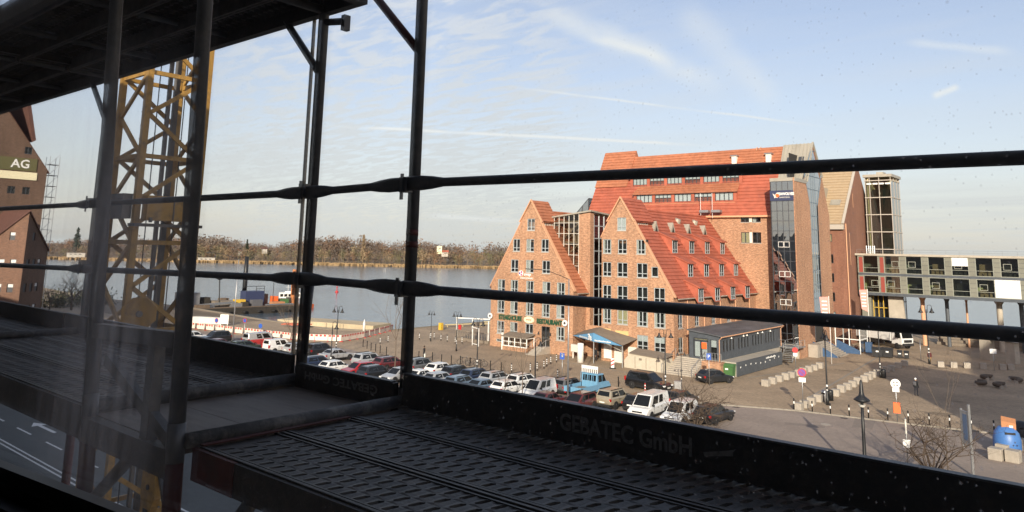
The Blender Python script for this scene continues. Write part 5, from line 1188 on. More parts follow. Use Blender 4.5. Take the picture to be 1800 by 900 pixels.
# upper level: edge beams, struts, fittings
b = MB(); b.box(-9.6, -3.04, SY-.02, SY+.03, 15.575, 15.80); b.box(-9.6, -3.04, SI-.03, SI+.02, 15.575, 15.70); b.box(-3.08, -3.03, SI, SY, 15.57, 15.66); part('edge_beam', b, 'toe_black', Sc)
b = MB(); b.box(-9.6, -3.06, SI+.03, SY-.03, 15.664, 15.668)
for x0, x1 in ((-8.0, -5.62), (-5.0, -3.1)): b.box(x0, x1, SI+.05, SY-.05, 15.672, 15.69)
part('deck_boarding', MB().box(-4.95, -4.45, SI+.05, SY-.05, 15.70, 15.715), 'toe_black', Sc); part('deck_boarding', MB().box(-4.45, -3.1, 1.80, SY-.05, 15.70, 15.715), 'toe_black', Sc); part('deck_boarding', MB().box(-9.5, -7.0, SI+.05, SY-.05, 15.70, 15.715), 'toe_black', Sc); part('deck_boarding', MB().box(-7.0, -4.95, SI+.45, SY-.05, 15.70, 15.715), 'toe_black', Sc)
for X in FX+[-6.20]:
    tb('knee_brace', [(X+.0, SY, 15.23), (X-.37, SY, 15.60)], .021, 'scaf_red' if X == -2.58 else 'scaf_tube')
for X in (-4.4, -5.4, -7.2, -8.2): tb('transom', [(X, SI, 15.63), (X, SY, 15.63)], .022)
tb('stub_tube', [(-3.38, SY, 15.53), (-3.20, SY+.02, 15.51)], .02); b = MB(); b.box(-3.215, -3.185, SY-.005, SY+.035, 15.455, 15.54); part('clamp', b, 'scaf_tube', Sc)
# red paint bands on one standard
for z in (14.30, 14.355): b = MB(); b.tube([(-2.58, SY, z), (-2.58, SY, z+.028)], .0292, 12); part('red_band', b, 'scaf_red', Sc, True)
# hanging rope
mat('rope', (.30, .255, .19), .9, var=.3, vscale=60)
b = MB(); b.tube([(-3.515, SY+.03, 17.5), (-3.512, SY+.03, 15.3), (-3.505, SY+.03, 14.0), (-3.50, SY+.03, 13.0)], .0105, 8); one('rope', b, 'rope', 'thin pale rope hanging beside the second scaffold post', 'rope', smooth=True)

# ---------------------------------------------------------------- the building the window belongs to
Hb = thing('window_building', 'tall building whose window the scaffold stands against', 'building', (0, 0, 0))
mat('plaster', (.34, .32, .29), .9, var=.1); mat('room_wall', (.075, .073, .070), .9)
BH = 19.6; Wx0, Wx1, Wz0, Wz1 = -2.6, .95, 13.86, 15.75
mb = MB(); wall_mb(mb, [(-260, 0), (46, 0), (46, BH), (-260, BH)], [(Wx0, Wx1, Wz0, Wz1)], 'x', .46, .14, -1); part('front_wall', mb, 'plaster', Hb)
mb = MB(); mb.add([(-260, .46, 0), (-260, -14, 0), (-260, -14, BH), (-260, .46, BH)], [(0, 1, 2, 3)]); mb.add([(46, .46, 0), (46, -14, 0), (46, -14, BH), (46, .46, BH)], [(0, 1, 2, 3)]); mb.add([(-260, -14, 0), (46, -14, 0), (46, -14, BH), (-260, -14, BH)], [(0, 1, 2, 3)]); part('rear_wall', mb, 'plaster', Hb)
mb = MB(); mb.box(-260.2, 46.2, -14.2, .6, BH+.01, BH+.3); part('roof', mb, 'roof_felt', Hb)
mb = MB(); x0, x1, y0, y1, z0, z1 = -3.6, 3.2, -4.6, .30, 12.9, 16.0
mb.add([(x0,y0,z0),(x1,y0,z0),(x1,y1,z0),(x0,y1,z0),(x0,y0,z1),(x1,y0,z1),(x1,y1,z1),(x0,y1,z1)], [(0,1,2,3),(4,5,6,7),(0,1,5,4),(1,2,6,5),(3,0,4,7)]); part('room_shell', mb, 'room_wall', Hb)
mb = MB(); wall_mb(mb, [(x0, z0), (x1, z0), (x1, z1), (x0, z1)], [(Wx0, Wx1, Wz0, Wz1)], 'x', y1, .01, 1); part('inner_wall', mb, 'room_wall', Hb)
# window sash: bottom rail seen at lower left, two panes
sa, sb = gz(0, 815, 14.13), gz(222, 900, 14.13); du = (sb-sa); du.z = 0; du.normalize(); dn = Vector((-du.y, du.x, 0))
if dn.y < 0: dn = -dn
Wd = thing('casement_window', 'dark window frame with dusty glass in the lower left corner', 'window', (0, 0, 0))
mat('sash', (.010, .011, .012), .35, var=.2); mat('gasket', (.03, .031, .033), .5)
s0 = sa-du*.55; s1 = sa+du*1.05
def slab(p, q, n0, n1, za, zb):
    a_, c_ = p+dn*n0, q+dn*n0; b_ = MB(); b_.prism([(a_.x, a_.y, za), (c_.x, c_.y, za), (c_.x, c_.y, zb), (a_.x, a_.y, zb)], dn*(n1-n0)); return b_
part('bottom_rail', slab(s0, s1, -.040, -.012, 14.02, 14.085), 'sash', Wd); part('glazing_bead', slab(s0, s1, -.0115, .0, 14.02, 14.108), 'gasket', Wd); part('bottom_rail', slab(s0, s1, .003, .012, 14.02, 14.126), 'sash', Wd)
part('side_stile', slab(s0-du*.08, s0, -.035, .035, 14.02, 15.72), 'sash', Wd); part('side_stile', slab(s1, s1+du*.08, -.035, .035, 14.02, 15.72), 'sash', Wd); part('top_rail', slab(s0, s1, -.035, .035, 15.62, 15.72), 'sash', Wd)
gm = bpy.data.materials.new('dusty_glass'); gm.use_nodes = True; t = gm.node_tree; t.nodes.remove(t.nodes['Principled BSDF']); o_ = t.nodes['Material Output']
tr = t.nodes.new('ShaderNodeBsdfTransparent'); tr.inputs[0].default_value = (.955, .975, .965, 1); gl = t.nodes.new('ShaderNodeBsdfGlossy'); gl.inputs['Roughness'].default_value = .0; gl.inputs[0].default_value = (.9, .9, .92, 1)
fr = t.nodes.new('ShaderNodeFresnel'); fr.inputs[0].default_value = 1.5
mu = t.nodes.new('ShaderNodeMath'); mu.operation = 'MULTIPLY'; mu.use_clamp = True; mu.inputs[1].default_value = 1.55; t.links.new(fr.outputs[0], mu.inputs[0])
m1 = t.nodes.new('ShaderNodeMixShader'); t.links.new(mu.outputs[0], m1.inputs[0]); t.links.new(tr.outputs[0], m1.inputs[1]); t.links.new(gl.outputs[0], m1.inputs[2])
tl = t.nodes.new('ShaderNodeBsdfTranslucent'); tl.inputs[0].default_value = (.85, .84, .86, 1)
ge = t.nodes.new('ShaderNodeNewGeometry')
def tmath(op, a, b=None, cl=False):
    n = t.nodes.new('ShaderNodeMath'); n.operation = op; n.use_clamp = cl
    for i, v in enumerate((a, b)):
        if v is None: continue
        if isinstance(v, (int, float)): n.inputs[i].default_value = v
        else: t.links.new(v, n.inputs[i])
    return n.outputs[0]
def tramp(v, a, b, lo=0., hi=1.):
    n = t.nodes.new('ShaderNodeMapRange'); n.interpolation_type = 'SMOOTHSTEP'; t.links.new(v, n.inputs[0])
    for i, q in enumerate((a, b, lo, hi)): n.inputs[i+1].default_value = q
    return n.outputs[0]
def specks(scale, r0, keep, seed):
    mp = t.nodes.new('ShaderNodeMapping'); mp.inputs['Location'].default_value = (seed, seed*.7, seed*1.3); mp.inputs['Scale'].default_value = (1, 1, .8); t.links.new(ge.outputs['Position'], mp.inputs[0])
    v = t.nodes.new('ShaderNodeTexVoronoi'); v.inputs['Scale'].default_value = scale; t.links.new(mp.outputs[0], v.inputs['Vector'])
    sp_ = t.nodes.new('ShaderNodeSeparateColor'); t.links.new(v.outputs['Color'], sp_.inputs[0])
    return tmath('MULTIPLY', tramp(v.outputs['Distance'], r0*.25, r0, 1, 0), tramp(sp_.outputs[0], keep, keep+.12))
nz = t.nodes.new('ShaderNodeTexNoise'); nz.inputs['Scale'].default_value = 5.0; nz.inputs['Detail'].default_value = 6; t.links.new(ge.outputs['Position'], nz.inputs['Vector'])
dens = tramp(nz.outputs[0], .35, .7, .3, 1.)
dust_haze = tmath('ADD', tmath('ADD', tmath('MULTIPLY', specks(240, .16, .45, 1.1), .22), tmath('MULTIPLY', specks(90, .08, .7, 4.2), .28)), tmath('MULTIPLY', specks(430, .22, .35, 7.7), .24))
# reflection haze painted as a streaked patch on the left part of the pane
gc = ony(150, 520, .5); gq = sa+du*((Vector((0, 0, 0))-sa).dot(du))
dd_ = ray(150, 520); tt_ = ((sa-Vector((0, 0, CZ))).dot(dn))/dd_.dot(dn); gp = Vector((0, 0, CZ))+dd_*tt_
vs = t.nodes.new('ShaderNodeVectorMath'); vs.operation = 'SUBTRACT'; vs.inputs[1].default_value = gp; t.links.new(ge.outputs['Position'], vs.inputs[0])
vu = t.nodes.new('ShaderNodeVectorMath'); vu.operation = 'DOT_PRODUCT'; vu.inputs[1].default_value = du; t.links.new(vs.outputs[0], vu.inputs[0])
vz = t.nodes.new('ShaderNodeSeparateXYZ'); t.links.new(vs.outputs[0], vz.inputs[0])
cw = t.nodes.new('ShaderNodeCombineXYZ'); t.links.new(vu.outputs['Value'], cw.inputs[0]); t.links.new(vz.outputs[2], cw.inputs[1])
mps = t.nodes.new('ShaderNodeMapping'); mps.inputs['Scale'].default_value = (90, 9, 1); t.links.new(cw.outputs[0], mps.inputs[0])
ns_ = t.nodes.new('ShaderNodeTexNoise'); ns_.inputs['Scale'].default_value = 1.0; ns_.inputs['Detail'].default_value = 7; t.links.new(mps.outputs[0], ns_.inputs['Vector'])
refl_haze = tmath('MULTIPLY', tmath('MULTIPLY', tramp(tmath('ABSOLUTE', vu.outputs['Value']), .015, .12, 1, 0), tramp(tmath('ABSOLUTE', vz.outputs[2]), .05, .22, 1, 0)), tramp(ns_.outputs[0], .25, .75, .25, 1))
dust_haze = tmath('ADD', tmath('ADD', tmath('MULTIPLY', dust_haze, dens), tmath('MULTIPLY', refl_haze, .20)), tmath('ADD', tmath('MULTIPLY', tramp(nz.outputs[0], .5, .8), .012), .004), True)
m2 = t.nodes.new('ShaderNodeMixShader'); t.links.new(dust_haze, m2.inputs[0]); t.links.new(m1.outputs[0], m2.inputs[1]); t.links.new(tl.outputs[0], m2.inputs[2]); t.links.new(m2.outputs[0], o_.inputs[0]); MT['dusty_glass'] = gm
glass_mat('inner_glass', (.97, .985, .98), 1.55)
def sheet(n0, m_):
    a_, c_ = s0+dn*n0, s1+dn*n0; part('glass_pane', MB().add([(a_.x, a_.y, 14.06), (c_.x, c_.y, 14.06), (c_.x, c_.y, 15.65), (a_.x, a_.y, 15.65)], [(0, 1, 2, 3)]), m_, Wd)
sheet(.0015, 'inner_glass'); sheet(.014, 'dusty_glass')

# ---------------------------------------------------------------- crane mast
Cr = thing('crane_mast', 'weathered yellow lattice crane mast with motor box behind the scaffold', 'crane', (0, 0, 0))
mat('crane_yellow', (.36, .205, .045), .55, .0, var=.25, vscale=3, dirt=(.10, .065, .035), dscale=5, damt=.8); mat('crane_grey', (.13, .12, .11), .6, .3, var=.2)
CXc, CYc, hs_ = -16.1, 7.3, .63; ph = .88; zb0, zb1 = .2, 24.0; nz_ = int((zb1-zb0)/ph)
cor = [(1, -1), (1, 1), (-1, 1), (-1, -1)]
for sx, sy in cor:
    b = MB(); x, y = CXc+sx*hs_, CYc+sy*hs_; b.box(x-.06, x+.06, y-.06, y+.06, zb0, zb1); part('leg', b, 'crane_yellow', Cr)
for f_ in range(4):
    (ax_, ay_), (bx_, by_) = cor[f_], cor[(f_+1) % 4]; pa_ = Vector((CXc+ax_*hs_, CYc+ay_*hs_, 0)); pb_ = Vector((CXc+bx_*hs_, CYc+by_*hs_, 0)); ins = (pb_-pa_).normalized()*.05
    hz = MB(); dg_ = MB()
    for k in range(nz_):
        z = zb0+k*ph; u_, v_ = Vector((0, 0, z)), Vector((0, 0, z+ph))
        if k % 2 == 0: hz.bar(pa_+ins+u_, pb_-ins+u_, .06, .09)
        dg_.bar(pa_+ins+(u_ if k % 2 else v_), pb_-ins+(v_ if k % 2 else u_), .055, .085)
    part('crossbar', hz, 'crane_yellow', Cr); part('diagonal', dg_, 'crane_yellow', Cr)
b = MB(); b.box(CXc-.05, CXc+.05, CYc+.2, CYc+.3, 6, 24); b.box(CXc-.35, CXc-.27, CYc-.3, CYc-.2, 6, 24); b.box(CXc+.2, CXc+.28, CYc-.05, CYc+.02, 6, 24); part('inner_column', b, 'crane_grey', Cr)
b = MB(); [b.tube([(CXc-.35+.0, CYc-.3, 6+k*.3), (CXc-.0, CYc-.3, 6+k*.3)], .014, 5) for k in range(58)]; b.tube([(CXc-.0, CYc-.3, 6), (CXc-.0, CYc-.3, 24)], .02, 5); part('ladder', b, 'crane_grey', Cr)
b = MB(); [b.tube([(CXc+dx, CYc+dy, 5), (CXc+dx*.9, CYc+dy, 24)], .012, 5) for dx, dy in ((.45, .25), (.4, -.3), (.5, .45), (-.2, .4))]; part('cable', b, 'black_iron', Cr)
b = MB(); b.box(CXc+hs_+.06, CXc+hs_+.30, CYc-hs_+.08, CYc+hs_-.1, 14.72, 15.22); bxm = part('motor_box', b, 'crane_yellow', Cr)
b = MB(); b.box(CXc+hs_+.30, CXc+hs_+.325, CYc-.02, CYc+.0, 14.74, 15.2); b.cyl((CXc+hs_+.30, CYc+.38, 14.86), .08, .1, 12, axis='x'); [b.box(CXc+hs_+.30, CXc+hs_+.36, y, y+.05, 14.68, 14.78) for y in (CYc-.5, CYc+.45)]; part('fitting', b, 'crane_grey', bxm)
b = MB(); b.box(CXc-hs_+.1, CXc+hs_-.07, CYc-hs_-.25, CYc-hs_-.06, 14.75, 15.25); part('counter_panel', b, 'crane_grey', Cr)
b = MB(); [b.box(CXc+hs_-.1+k*.12, CXc+hs_-.02+k*.12, CYc-hs_-.1, CYc+hs_+.05, 14.60, 14.66) for k in range(3)]; part('platform_bar', b, 'crane_grey', Cr)
pc = ony(235, 552, CYc-hs_-.12); b = MB(); b.prism([(pc.x+.33*.5*math.cos(R(22.5+45*k)), CYc-hs_-.02+.33*.86*math.cos(R(22.5+45*k)), pc.z+.33*math.sin(R(22.5+45*k))) for k in range(8)], (.05, -.03, 0)); oc = part('octagonal_plate', b, 'crane_yellow', Cr); b = MB(); b.cyl((pc.x+.05, CYc-hs_-.05, pc.z), .06, .05, 10, axis='x'); part('hub', b, 'crane_grey', oc)
pc = ony(268, 838, CYc-hs_-.2); b = MB(); b.prism([(pc.x-.20, CYc-hs_-.15, pc.z+.55), (pc.x+.22, CYc-hs_-.15, pc.z+.55), (pc.x+.26, CYc-hs_-.15, pc.z-.3), (pc.x+.1, CYc-hs_-.15, pc.z-.6), (pc.x-.12, CYc-hs_-.15, pc.z-.6), (pc.x-.24, CYc-hs_-.15, pc.z-.3)], (0, -.12, 0)); hk = part('pulley_plate', b, 'crane_yellow', Cr)
b = MB(); [b.cyl((pc.x+.02, CYc-hs_-.27, pc.z+dz), .045, -.02, 10, axis='y') for dz in (.42, .12, -.15)]; b.bar((pc.x+.25, CYc-hs_-.2, pc.z+.1), (pc.x+.55, CYc-hs_-.2, pc.z-.4), .06); b.bar((pc.x, CYc-hs_-.2, pc.z-.5), (pc.x, CYc-hs_-.2, pc.z-1.3), .16); part('bolt', b, 'black_iron', hk)
b = MB(); b.box(CXc-1.4, CXc+1.4, CYc-1.4, CYc+1.4, .12, .55); part('base_frame', b, 'crane_grey', Cr)

# ---------------------------------------------------------------- buildings outside the frame that shade the plaza
mat('render_wall', (.45, .40, .33), .9)
Sb = thing('neighbour_building', 'gabled town building beyond the right edge whose shadow falls on the plaza', 'building', (0, 0, 0))
def caster(x0, x1, y0, y1, he, hr):
    b = MB(); b.prism([(x0, y0, 0), (x1, y0, 0), (x1, y0, he), ((x0+x1)/2, y0, hr), (x0, y0, he)], (0, y1-y0, 0)); return b
b = MB(); b.prism([(6, 30, 0), (20.5, 30, 0), (20.5, 30, 24.3), (15.7, 30, 25.0), (11.3, 30, 25.6), (7.3, 30, 23.9), (6, 30, 21.5)], (0, 16, 0)) if False else b.prism([(6, 46, 0), (20.5, 46, 0), (20.5, 46, 24.3), (15.7, 46, 25.0), (11.3, 46, 25.6), (7.3, 46, 23.9), (6, 46, 21.5)], (9.6, -16, 0)); part('wall', b, 'render_wall', Sb)
b = MB(); b.prism([(20.6, 30, 0), (60, 30, 0), (60, 30, 30), (40, 30, 43), (33, 30, 36.5), (24.4, 30, 28.4), (20.6, 30, 25)], (0, 16, 0)) if False else b.prism([(20.6, 46, 0), (60, 46, 0), (60, 46, 30), (40, 46, 43), (33, 46, 36.5), (24.4, 46, 28.4), (20.6, 46, 25)], (9.6, -16, 0)); part('tower_wall', b, 'render_wall', Sb)
b = MB(); b.prism([(7.1, 29.8, 23.95), (11.3, 29.8, 25.62), (15.8, 29.8, 25.02), (15.8, 29.8, 25.22), (11.3, 29.8, 25.82), (7.1, 29.8, 24.15)], (0, 16.3, 0)) if False else b.prism([(7.1, 46.1, 23.95), (11.3, 46.1, 25.62), (15.8, 46.1, 25.02), (15.8, 46.1, 25.22), (11.3, 46.1, 25.82), (7.1, 46.1, 24.15)], (9.6, -16, 0)); part('roof', b, 'tile_brown', Sb)
# ================================================================ VEHICLES
PAINT = dict(white=(.70, .70, .69), silver=(.40, .41, .42), grey=(.13, .135, .14), dark=(.022, .024, .028), black=(.010, .010, .011), blue=(.022, .035, .075), red=(.34, .018, .022), maroon=(.10, .020, .022), green=(.035, .05, .035), beige=(.36, .31, .23), sky=(.15, .33, .50), bluegrey=(.12, .17, .23), redvan=(.42, .03, .03))
for k, v in PAINT.items(): mat('paint_'+k, v, .28, .25 if k in ('silver', 'grey', 'dark', 'blue', 'bluegrey', 'beige') else 0.0, coat=.6, var=.06, vscale=2)
mat('trim_black', (.016, .016, .017), .6); mat('cabin_dark', (.012, .012, .013), .8)
# style: length, width, height, wheelbase centre positions, (x, belt) hood profile, cabin base x0,x1, roof x0,x1
STY = dict(
 hatch=dict(L=4.1, W=1.76, H=1.46, ax=(-1.22, 1.30), prof=[(-2.05, .55, .80), (-1.95, .35, .95), (-1.5, .30, .96), (.6, .30, .93), (1.0, .30, .92), (1.75, .32, .78), (2.0, .38, .66), (2.05, .45, .55)], cab=(-1.93, 1.05, -1.45, .25)),
 wagon=dict(L=4.7, W=1.82, H=1.48, ax=(-1.35, 1.38), prof=[(-2.35, .55, .80), (-2.25, .35, .95), (-1.8, .30, .96), (.7, .30, .93), (1.05, .30, .92), (2.0, .32, .78), (2.3, .38, .66), (2.35, .45, .55)], cab=(-2.22, 1.05, -1.85, .20)),
 sedan=dict(L=4.6, W=1.80, H=1.43, ax=(-1.33, 1.37), prof=[(-2.30, .55, .82), (-2.2, .35, .96), (-1.5, .30, .97), (.7, .30, .93), (1.05, .30, .92), (1.95, .32, .78), (2.25, .38, .66), (2.30, .45, .55)], cab=(-1.75, 1.05, -1.05, .15)),
 suv=dict(L=4.5, W=1.85, H=1.68, ax=(-1.30, 1.35), prof=[(-2.25, .62, .92), (-2.15, .42, 1.06), (-1.7, .36, 1.07), (.6, .36, 1.05), (1.0, .36, 1.04), (1.95, .38, .94), (2.2, .45, .78), (2.25, .52, .62)], cab=(-2.12, 1.02, -1.80, .30)),
 mpv=dict(L=4.95, W=1.90, H=1.75, ax=(-1.5, 1.45), prof=[(-2.48, .60, .90), (-2.40, .38, 1.05), (-1.9, .32, 1.06), (.8, .32, 1.02), (1.2, .32, 1.0), (2.1, .34, .88), (2.42, .42, .72), (2.48, .5, .58)], cab=(-2.38, 1.35, -2.05, .35)),
 van=dict(L=4.9, W=1.92, H=1.98, ax=(-1.45, 1.50), prof=[(-2.45, .55, .98), (-2.42, .36, 1.10), (-1.9, .32, 1.12), (.9, .32, 1.12), (1.3, .32, 1.10), (2.1, .34, .98), (2.42, .42, .80), (2.47, .5, .58)], cab=(-2.43, 1.75, -2.36, .95)),
 caddy=dict(L=4.3, W=1.80, H=1.82, ax=(-1.28, 1.35), prof=[(-2.15, .55, .95), (-2.12, .36, 1.03), (-1.7, .32, 1.04), (.6, .32, 1.02), (1.0, .32, 1.0), (1.75, .34, .88), (2.08, .42, .72), (2.15, .5, .58)], cab=(-2.13, 1.25, -2.02, .45)))
CARM = {}
def inset(q, u0, u1, v0, v1, off):
    a, b, c, d = [Vector(p) for p in q]; n = (b-a).cross(d-a).normalized(); cc_ = (a+b+c+d)/4
    if n.dot(cc_-Vector((0, 0, 1.0))) < 0: n = -n
    f = lambda u, v: (a.lerp(b, u)).lerp(d.lerp(c, u), v)+n*off
    return [f(u0, v0), f(u1, v0), f(u1, v1), f(u0, v1)]
def car_meshes(style, paint):
    key = (style, paint)
    if key in CARM: return CARM[key]
    s = STY[style]; hw = s['W']/2; H = s['H']; r = {}
    b = MB(); n = 10; st = s['prof']
    for i, (x, zl, zb) in enumerate(st):
        e = .90 if i in (0, len(st)-1) else (.97 if i in (1, len(st)-2) else 1.0); w = hw*e; zm = zl+(zb-zl)*.5
        b.v += [(x, -w*.80, zl), (x, -w*.97, zl+.10), (x, -w, zm), (x, -w*.985, zb-.10), (x, -w*.90, zb), (x, w*.90, zb), (x, w*.985, zb-.10), (x, w, zm), (x, w*.97, zl+.10), (x, w*.80, zl)]
    for i in range(len(st)-1):
        for k in range(n): b.f.append((i*n+k, i*n+(k+1) % n, (i+1)*n+(k+1) % n, (i+1)*n+k))
    b.f.append(tuple(range(n))); b.f.append(tuple((len(st)-1)*n+k for k in range(n)))
    r['body'] = b.mesh('body', 'paint_'+paint, False)
    c0, c1, r0, r1 = s['cab']; bz = st[2][2]-.03; bzf = st[4][2]-.05; wb_, wr = hw*.915, hw*.74; zr = H
    P = [(c0, -wb_, bz), (c1, -wb_*.95, bzf), (c1, wb_*.95, bzf), (c0, wb_, bz), (r0, -wr, zr-.05), (r1, -wr, zr-.03), (r1, wr, zr-.03), (r0, wr, zr-.05)]
    crown = [((r0+r1)/2, -wr*.55, zr), ((r0+r1)/2, wr*.55, zr)]
    b = MB(); b.add(P, [(0, 1, 5, 4), (1, 2, 6, 5), (2, 3, 7, 6), (3, 0, 4, 7)])
    o = len(b.v); m_ = [(r0*.6+r1*.4, -wr*.6, zr), (r0*.1+r1*.9, -wr*.6, zr-.005), (r0*.1+r1*.9, wr*.6, zr-.005), (r0*.9+r1*.1, wr*.6, zr-.01), (r0*.9+r1*.1, -wr*.6, zr-.01)]
    b.add([P[4], P[5], P[6], P[7], m_[4], m_[1], m_[2], m_[3]], [(0, 1, 5, 4), (1, 2, 6, 5), (2, 3, 7, 6), (3, 0, 4, 7), (4, 5, 6, 7)])
    r['cabin'] = b.mesh('cabin', 'paint_'+paint)
    g = MB(); panel = style in ('van', 'caddy')
    qs = {'L': (P[3], P[2], P[6], P[7]), 'R': (P[1], P[0], P[4], P[5]), 'F': (P[2], P[1], P[5], P[6]), 'B': (P[0], P[3], P[7], P[4])}
    def addq(q): g.add(q, [(0, 1, 2, 3)])
    addq(inset(qs['F'], .06, .94, .06, .93, .012)); addq(inset(qs['B'], .10, .90, .22 if not panel else .35, .88, .012))
    if panel:
        for k_, sp_ in (('R', ((.13, .40), (.46, .66))), ('L', ((.60, .87), (.34, .54)))):
            for u0, u1 in sp_: q = inset(qs[k_], u0, u1, .16, .86, .012); addq(q)
    else:
        for k_, sp_ in (('R', ((.10, .45), (.49, .90))), ('L', ((.55, .90), (.10, .51)))):
            for u0, u1 in sp_: addq(inset(qs[k_], u0, u1, .12, .88, .012))
    for p_ in (0,): pass
    r['glass'] = g.mesh('windows', 'car_glass')
    # dark lining behind the glass
    r['wheel'] = MB().lathe([(.20, -.10), (.31, -.10), (.325, -.07), (.325, .07), (.31, .10), (.20, .10)], 18).mesh('tyre', 'tyre', True)
    rm = MB(); rm.lathe([(.205, -.095), (.205, .095)], 16); [rm.box(-.02, .02, .05, .19, .09, .105) for _ in range(1)]; r['rim'] = rm.mesh('rim', 'rim')
    a = MB()
    for x in s['ax']:
        for sg in (-1, 1): a.cyl((x, sg*(hw*.955), .36), .385, sg*.055, 20, axis='y')
    a.box(-s['L']/2+.15, s['L']/2-.15, -hw*.9, hw*.9, .22, .34); r['arch'] = a.mesh('wheel_arches', 'trim_black')
    h = MB(); fx = st[-2][0]; h1 = (st[-2][1]+st[-2][2])/2+.09
    h = MB(); [h.box(fx-.14, fx+.035, sg*hw*.60, sg*hw*.93, h1-.05, h1+.10) for sg in (-1, 1)]; r['head'] = h.mesh('headlight', 'headlight')
    rx = st[1][0]; tl_ = MB(); hz_ = (st[1][2]-.28)
    for sg in (-1, 1): tl_.box(rx-.09, rx+.10, sg*hw*.80, sg*hw*.975, hz_, hz_+(.22 if style not in ('van', 'caddy', 'mpv') else .42))
    r['tail'] = tl_.mesh('taillight', 'taillight')
    p_ = MB(); p_.box(st[0][0]-.03, st[0][0]+.01, -.26, .26, .60, .71); p_.box(st[-1][0]-.01, st[-1][0]+.03, -.26, .26, .44, .55); r['plate'] = p_.mesh('number_plate', 'plate')
    t_ = MB(); t_.box(st[0][0]-.02, st[0][0]+.12, -hw*.86, hw*.86, .34, .50); t_.box(st[-1][0]-.13, st[-1][0]+.02, -hw*.8, hw*.8, .36, .44)
    for sg in (-1, 1): t_.box(c1-.55, c1-.40, sg*(hw*.93), sg*(hw+.14), bz+.02, bz+.17)
    t_.box(fx-.02, fx+.045, -hw*.5, hw*.5, h1-.06, h1+.06)
    for sg in (-1, 1):
        for xs_ in (c1-.75, (c0+c1)/2-.25): t_.box(xs_-.012, xs_+.012, sg*hw*.975, sg*(hw+.006), .42, bz-.06)
        for xs_ in ((c0+c1)/2-.10, c1-1.55): t_.box(xs_-.09, xs_+.09, sg*hw*.97, sg*(hw+.022), bz-.20, bz-.16)
        if style in ('wagon', 'suv', 'mpv'): t_.box(r0+.1, r1-.1, sg*wr*.93-.02, sg*wr*.93+.02, zr-.02, zr+.045)
        t_.box(-s['L']/2+.75, s['L']/2-.75, sg*hw*.96, sg*(hw+.004), .33, .42)
    r['trim'] = t_.mesh('bumper_trim', 'trim_black')
    CARM[key] = (r, s); return CARM[key]
def car(style, paint, loc, heading, label, group='cars parked on the quay car park', cat='car', name='parked_car', curtain=None):
    r, s = car_meshes(style, paint)
    t_ = thing(name, label, cat, loc, heading, group); hw = s['W']/2
    bd = ob('body', r['body'], t_)
    md = bd.modifiers.new('bevel', 'BEVEL'); md.width = .07; md.segments = 3; md.limit_method = 'ANGLE'; md.angle_limit = R(25)
    cb_ = ob('cabin', r['cabin'], t_); md = cb_.modifiers.new('bevel', 'BEVEL'); md.width = .05; md.segments = 3
    ob('windows', r['glass'], t_); ob('wheel_arches', r['arch'], t_); ob('headlights', r['head'], t_); ob('taillights', r['tail'], t_); ob('number_plates', r['plate'], t_); ob('bumper_trim', r['trim'], t_)
    for x in s['ax']:
        for sg in (-1, 1):
            w_ = ob('wheel', r['wheel'], t_, (x, sg*(hw-.085), .325)); w_.rotation_euler = (R(90), 0, 0); ob('rim', r['rim'], w_)
    return t_
UP, DN, RT, LF = R(90), R(-90), 0.0, R(180)
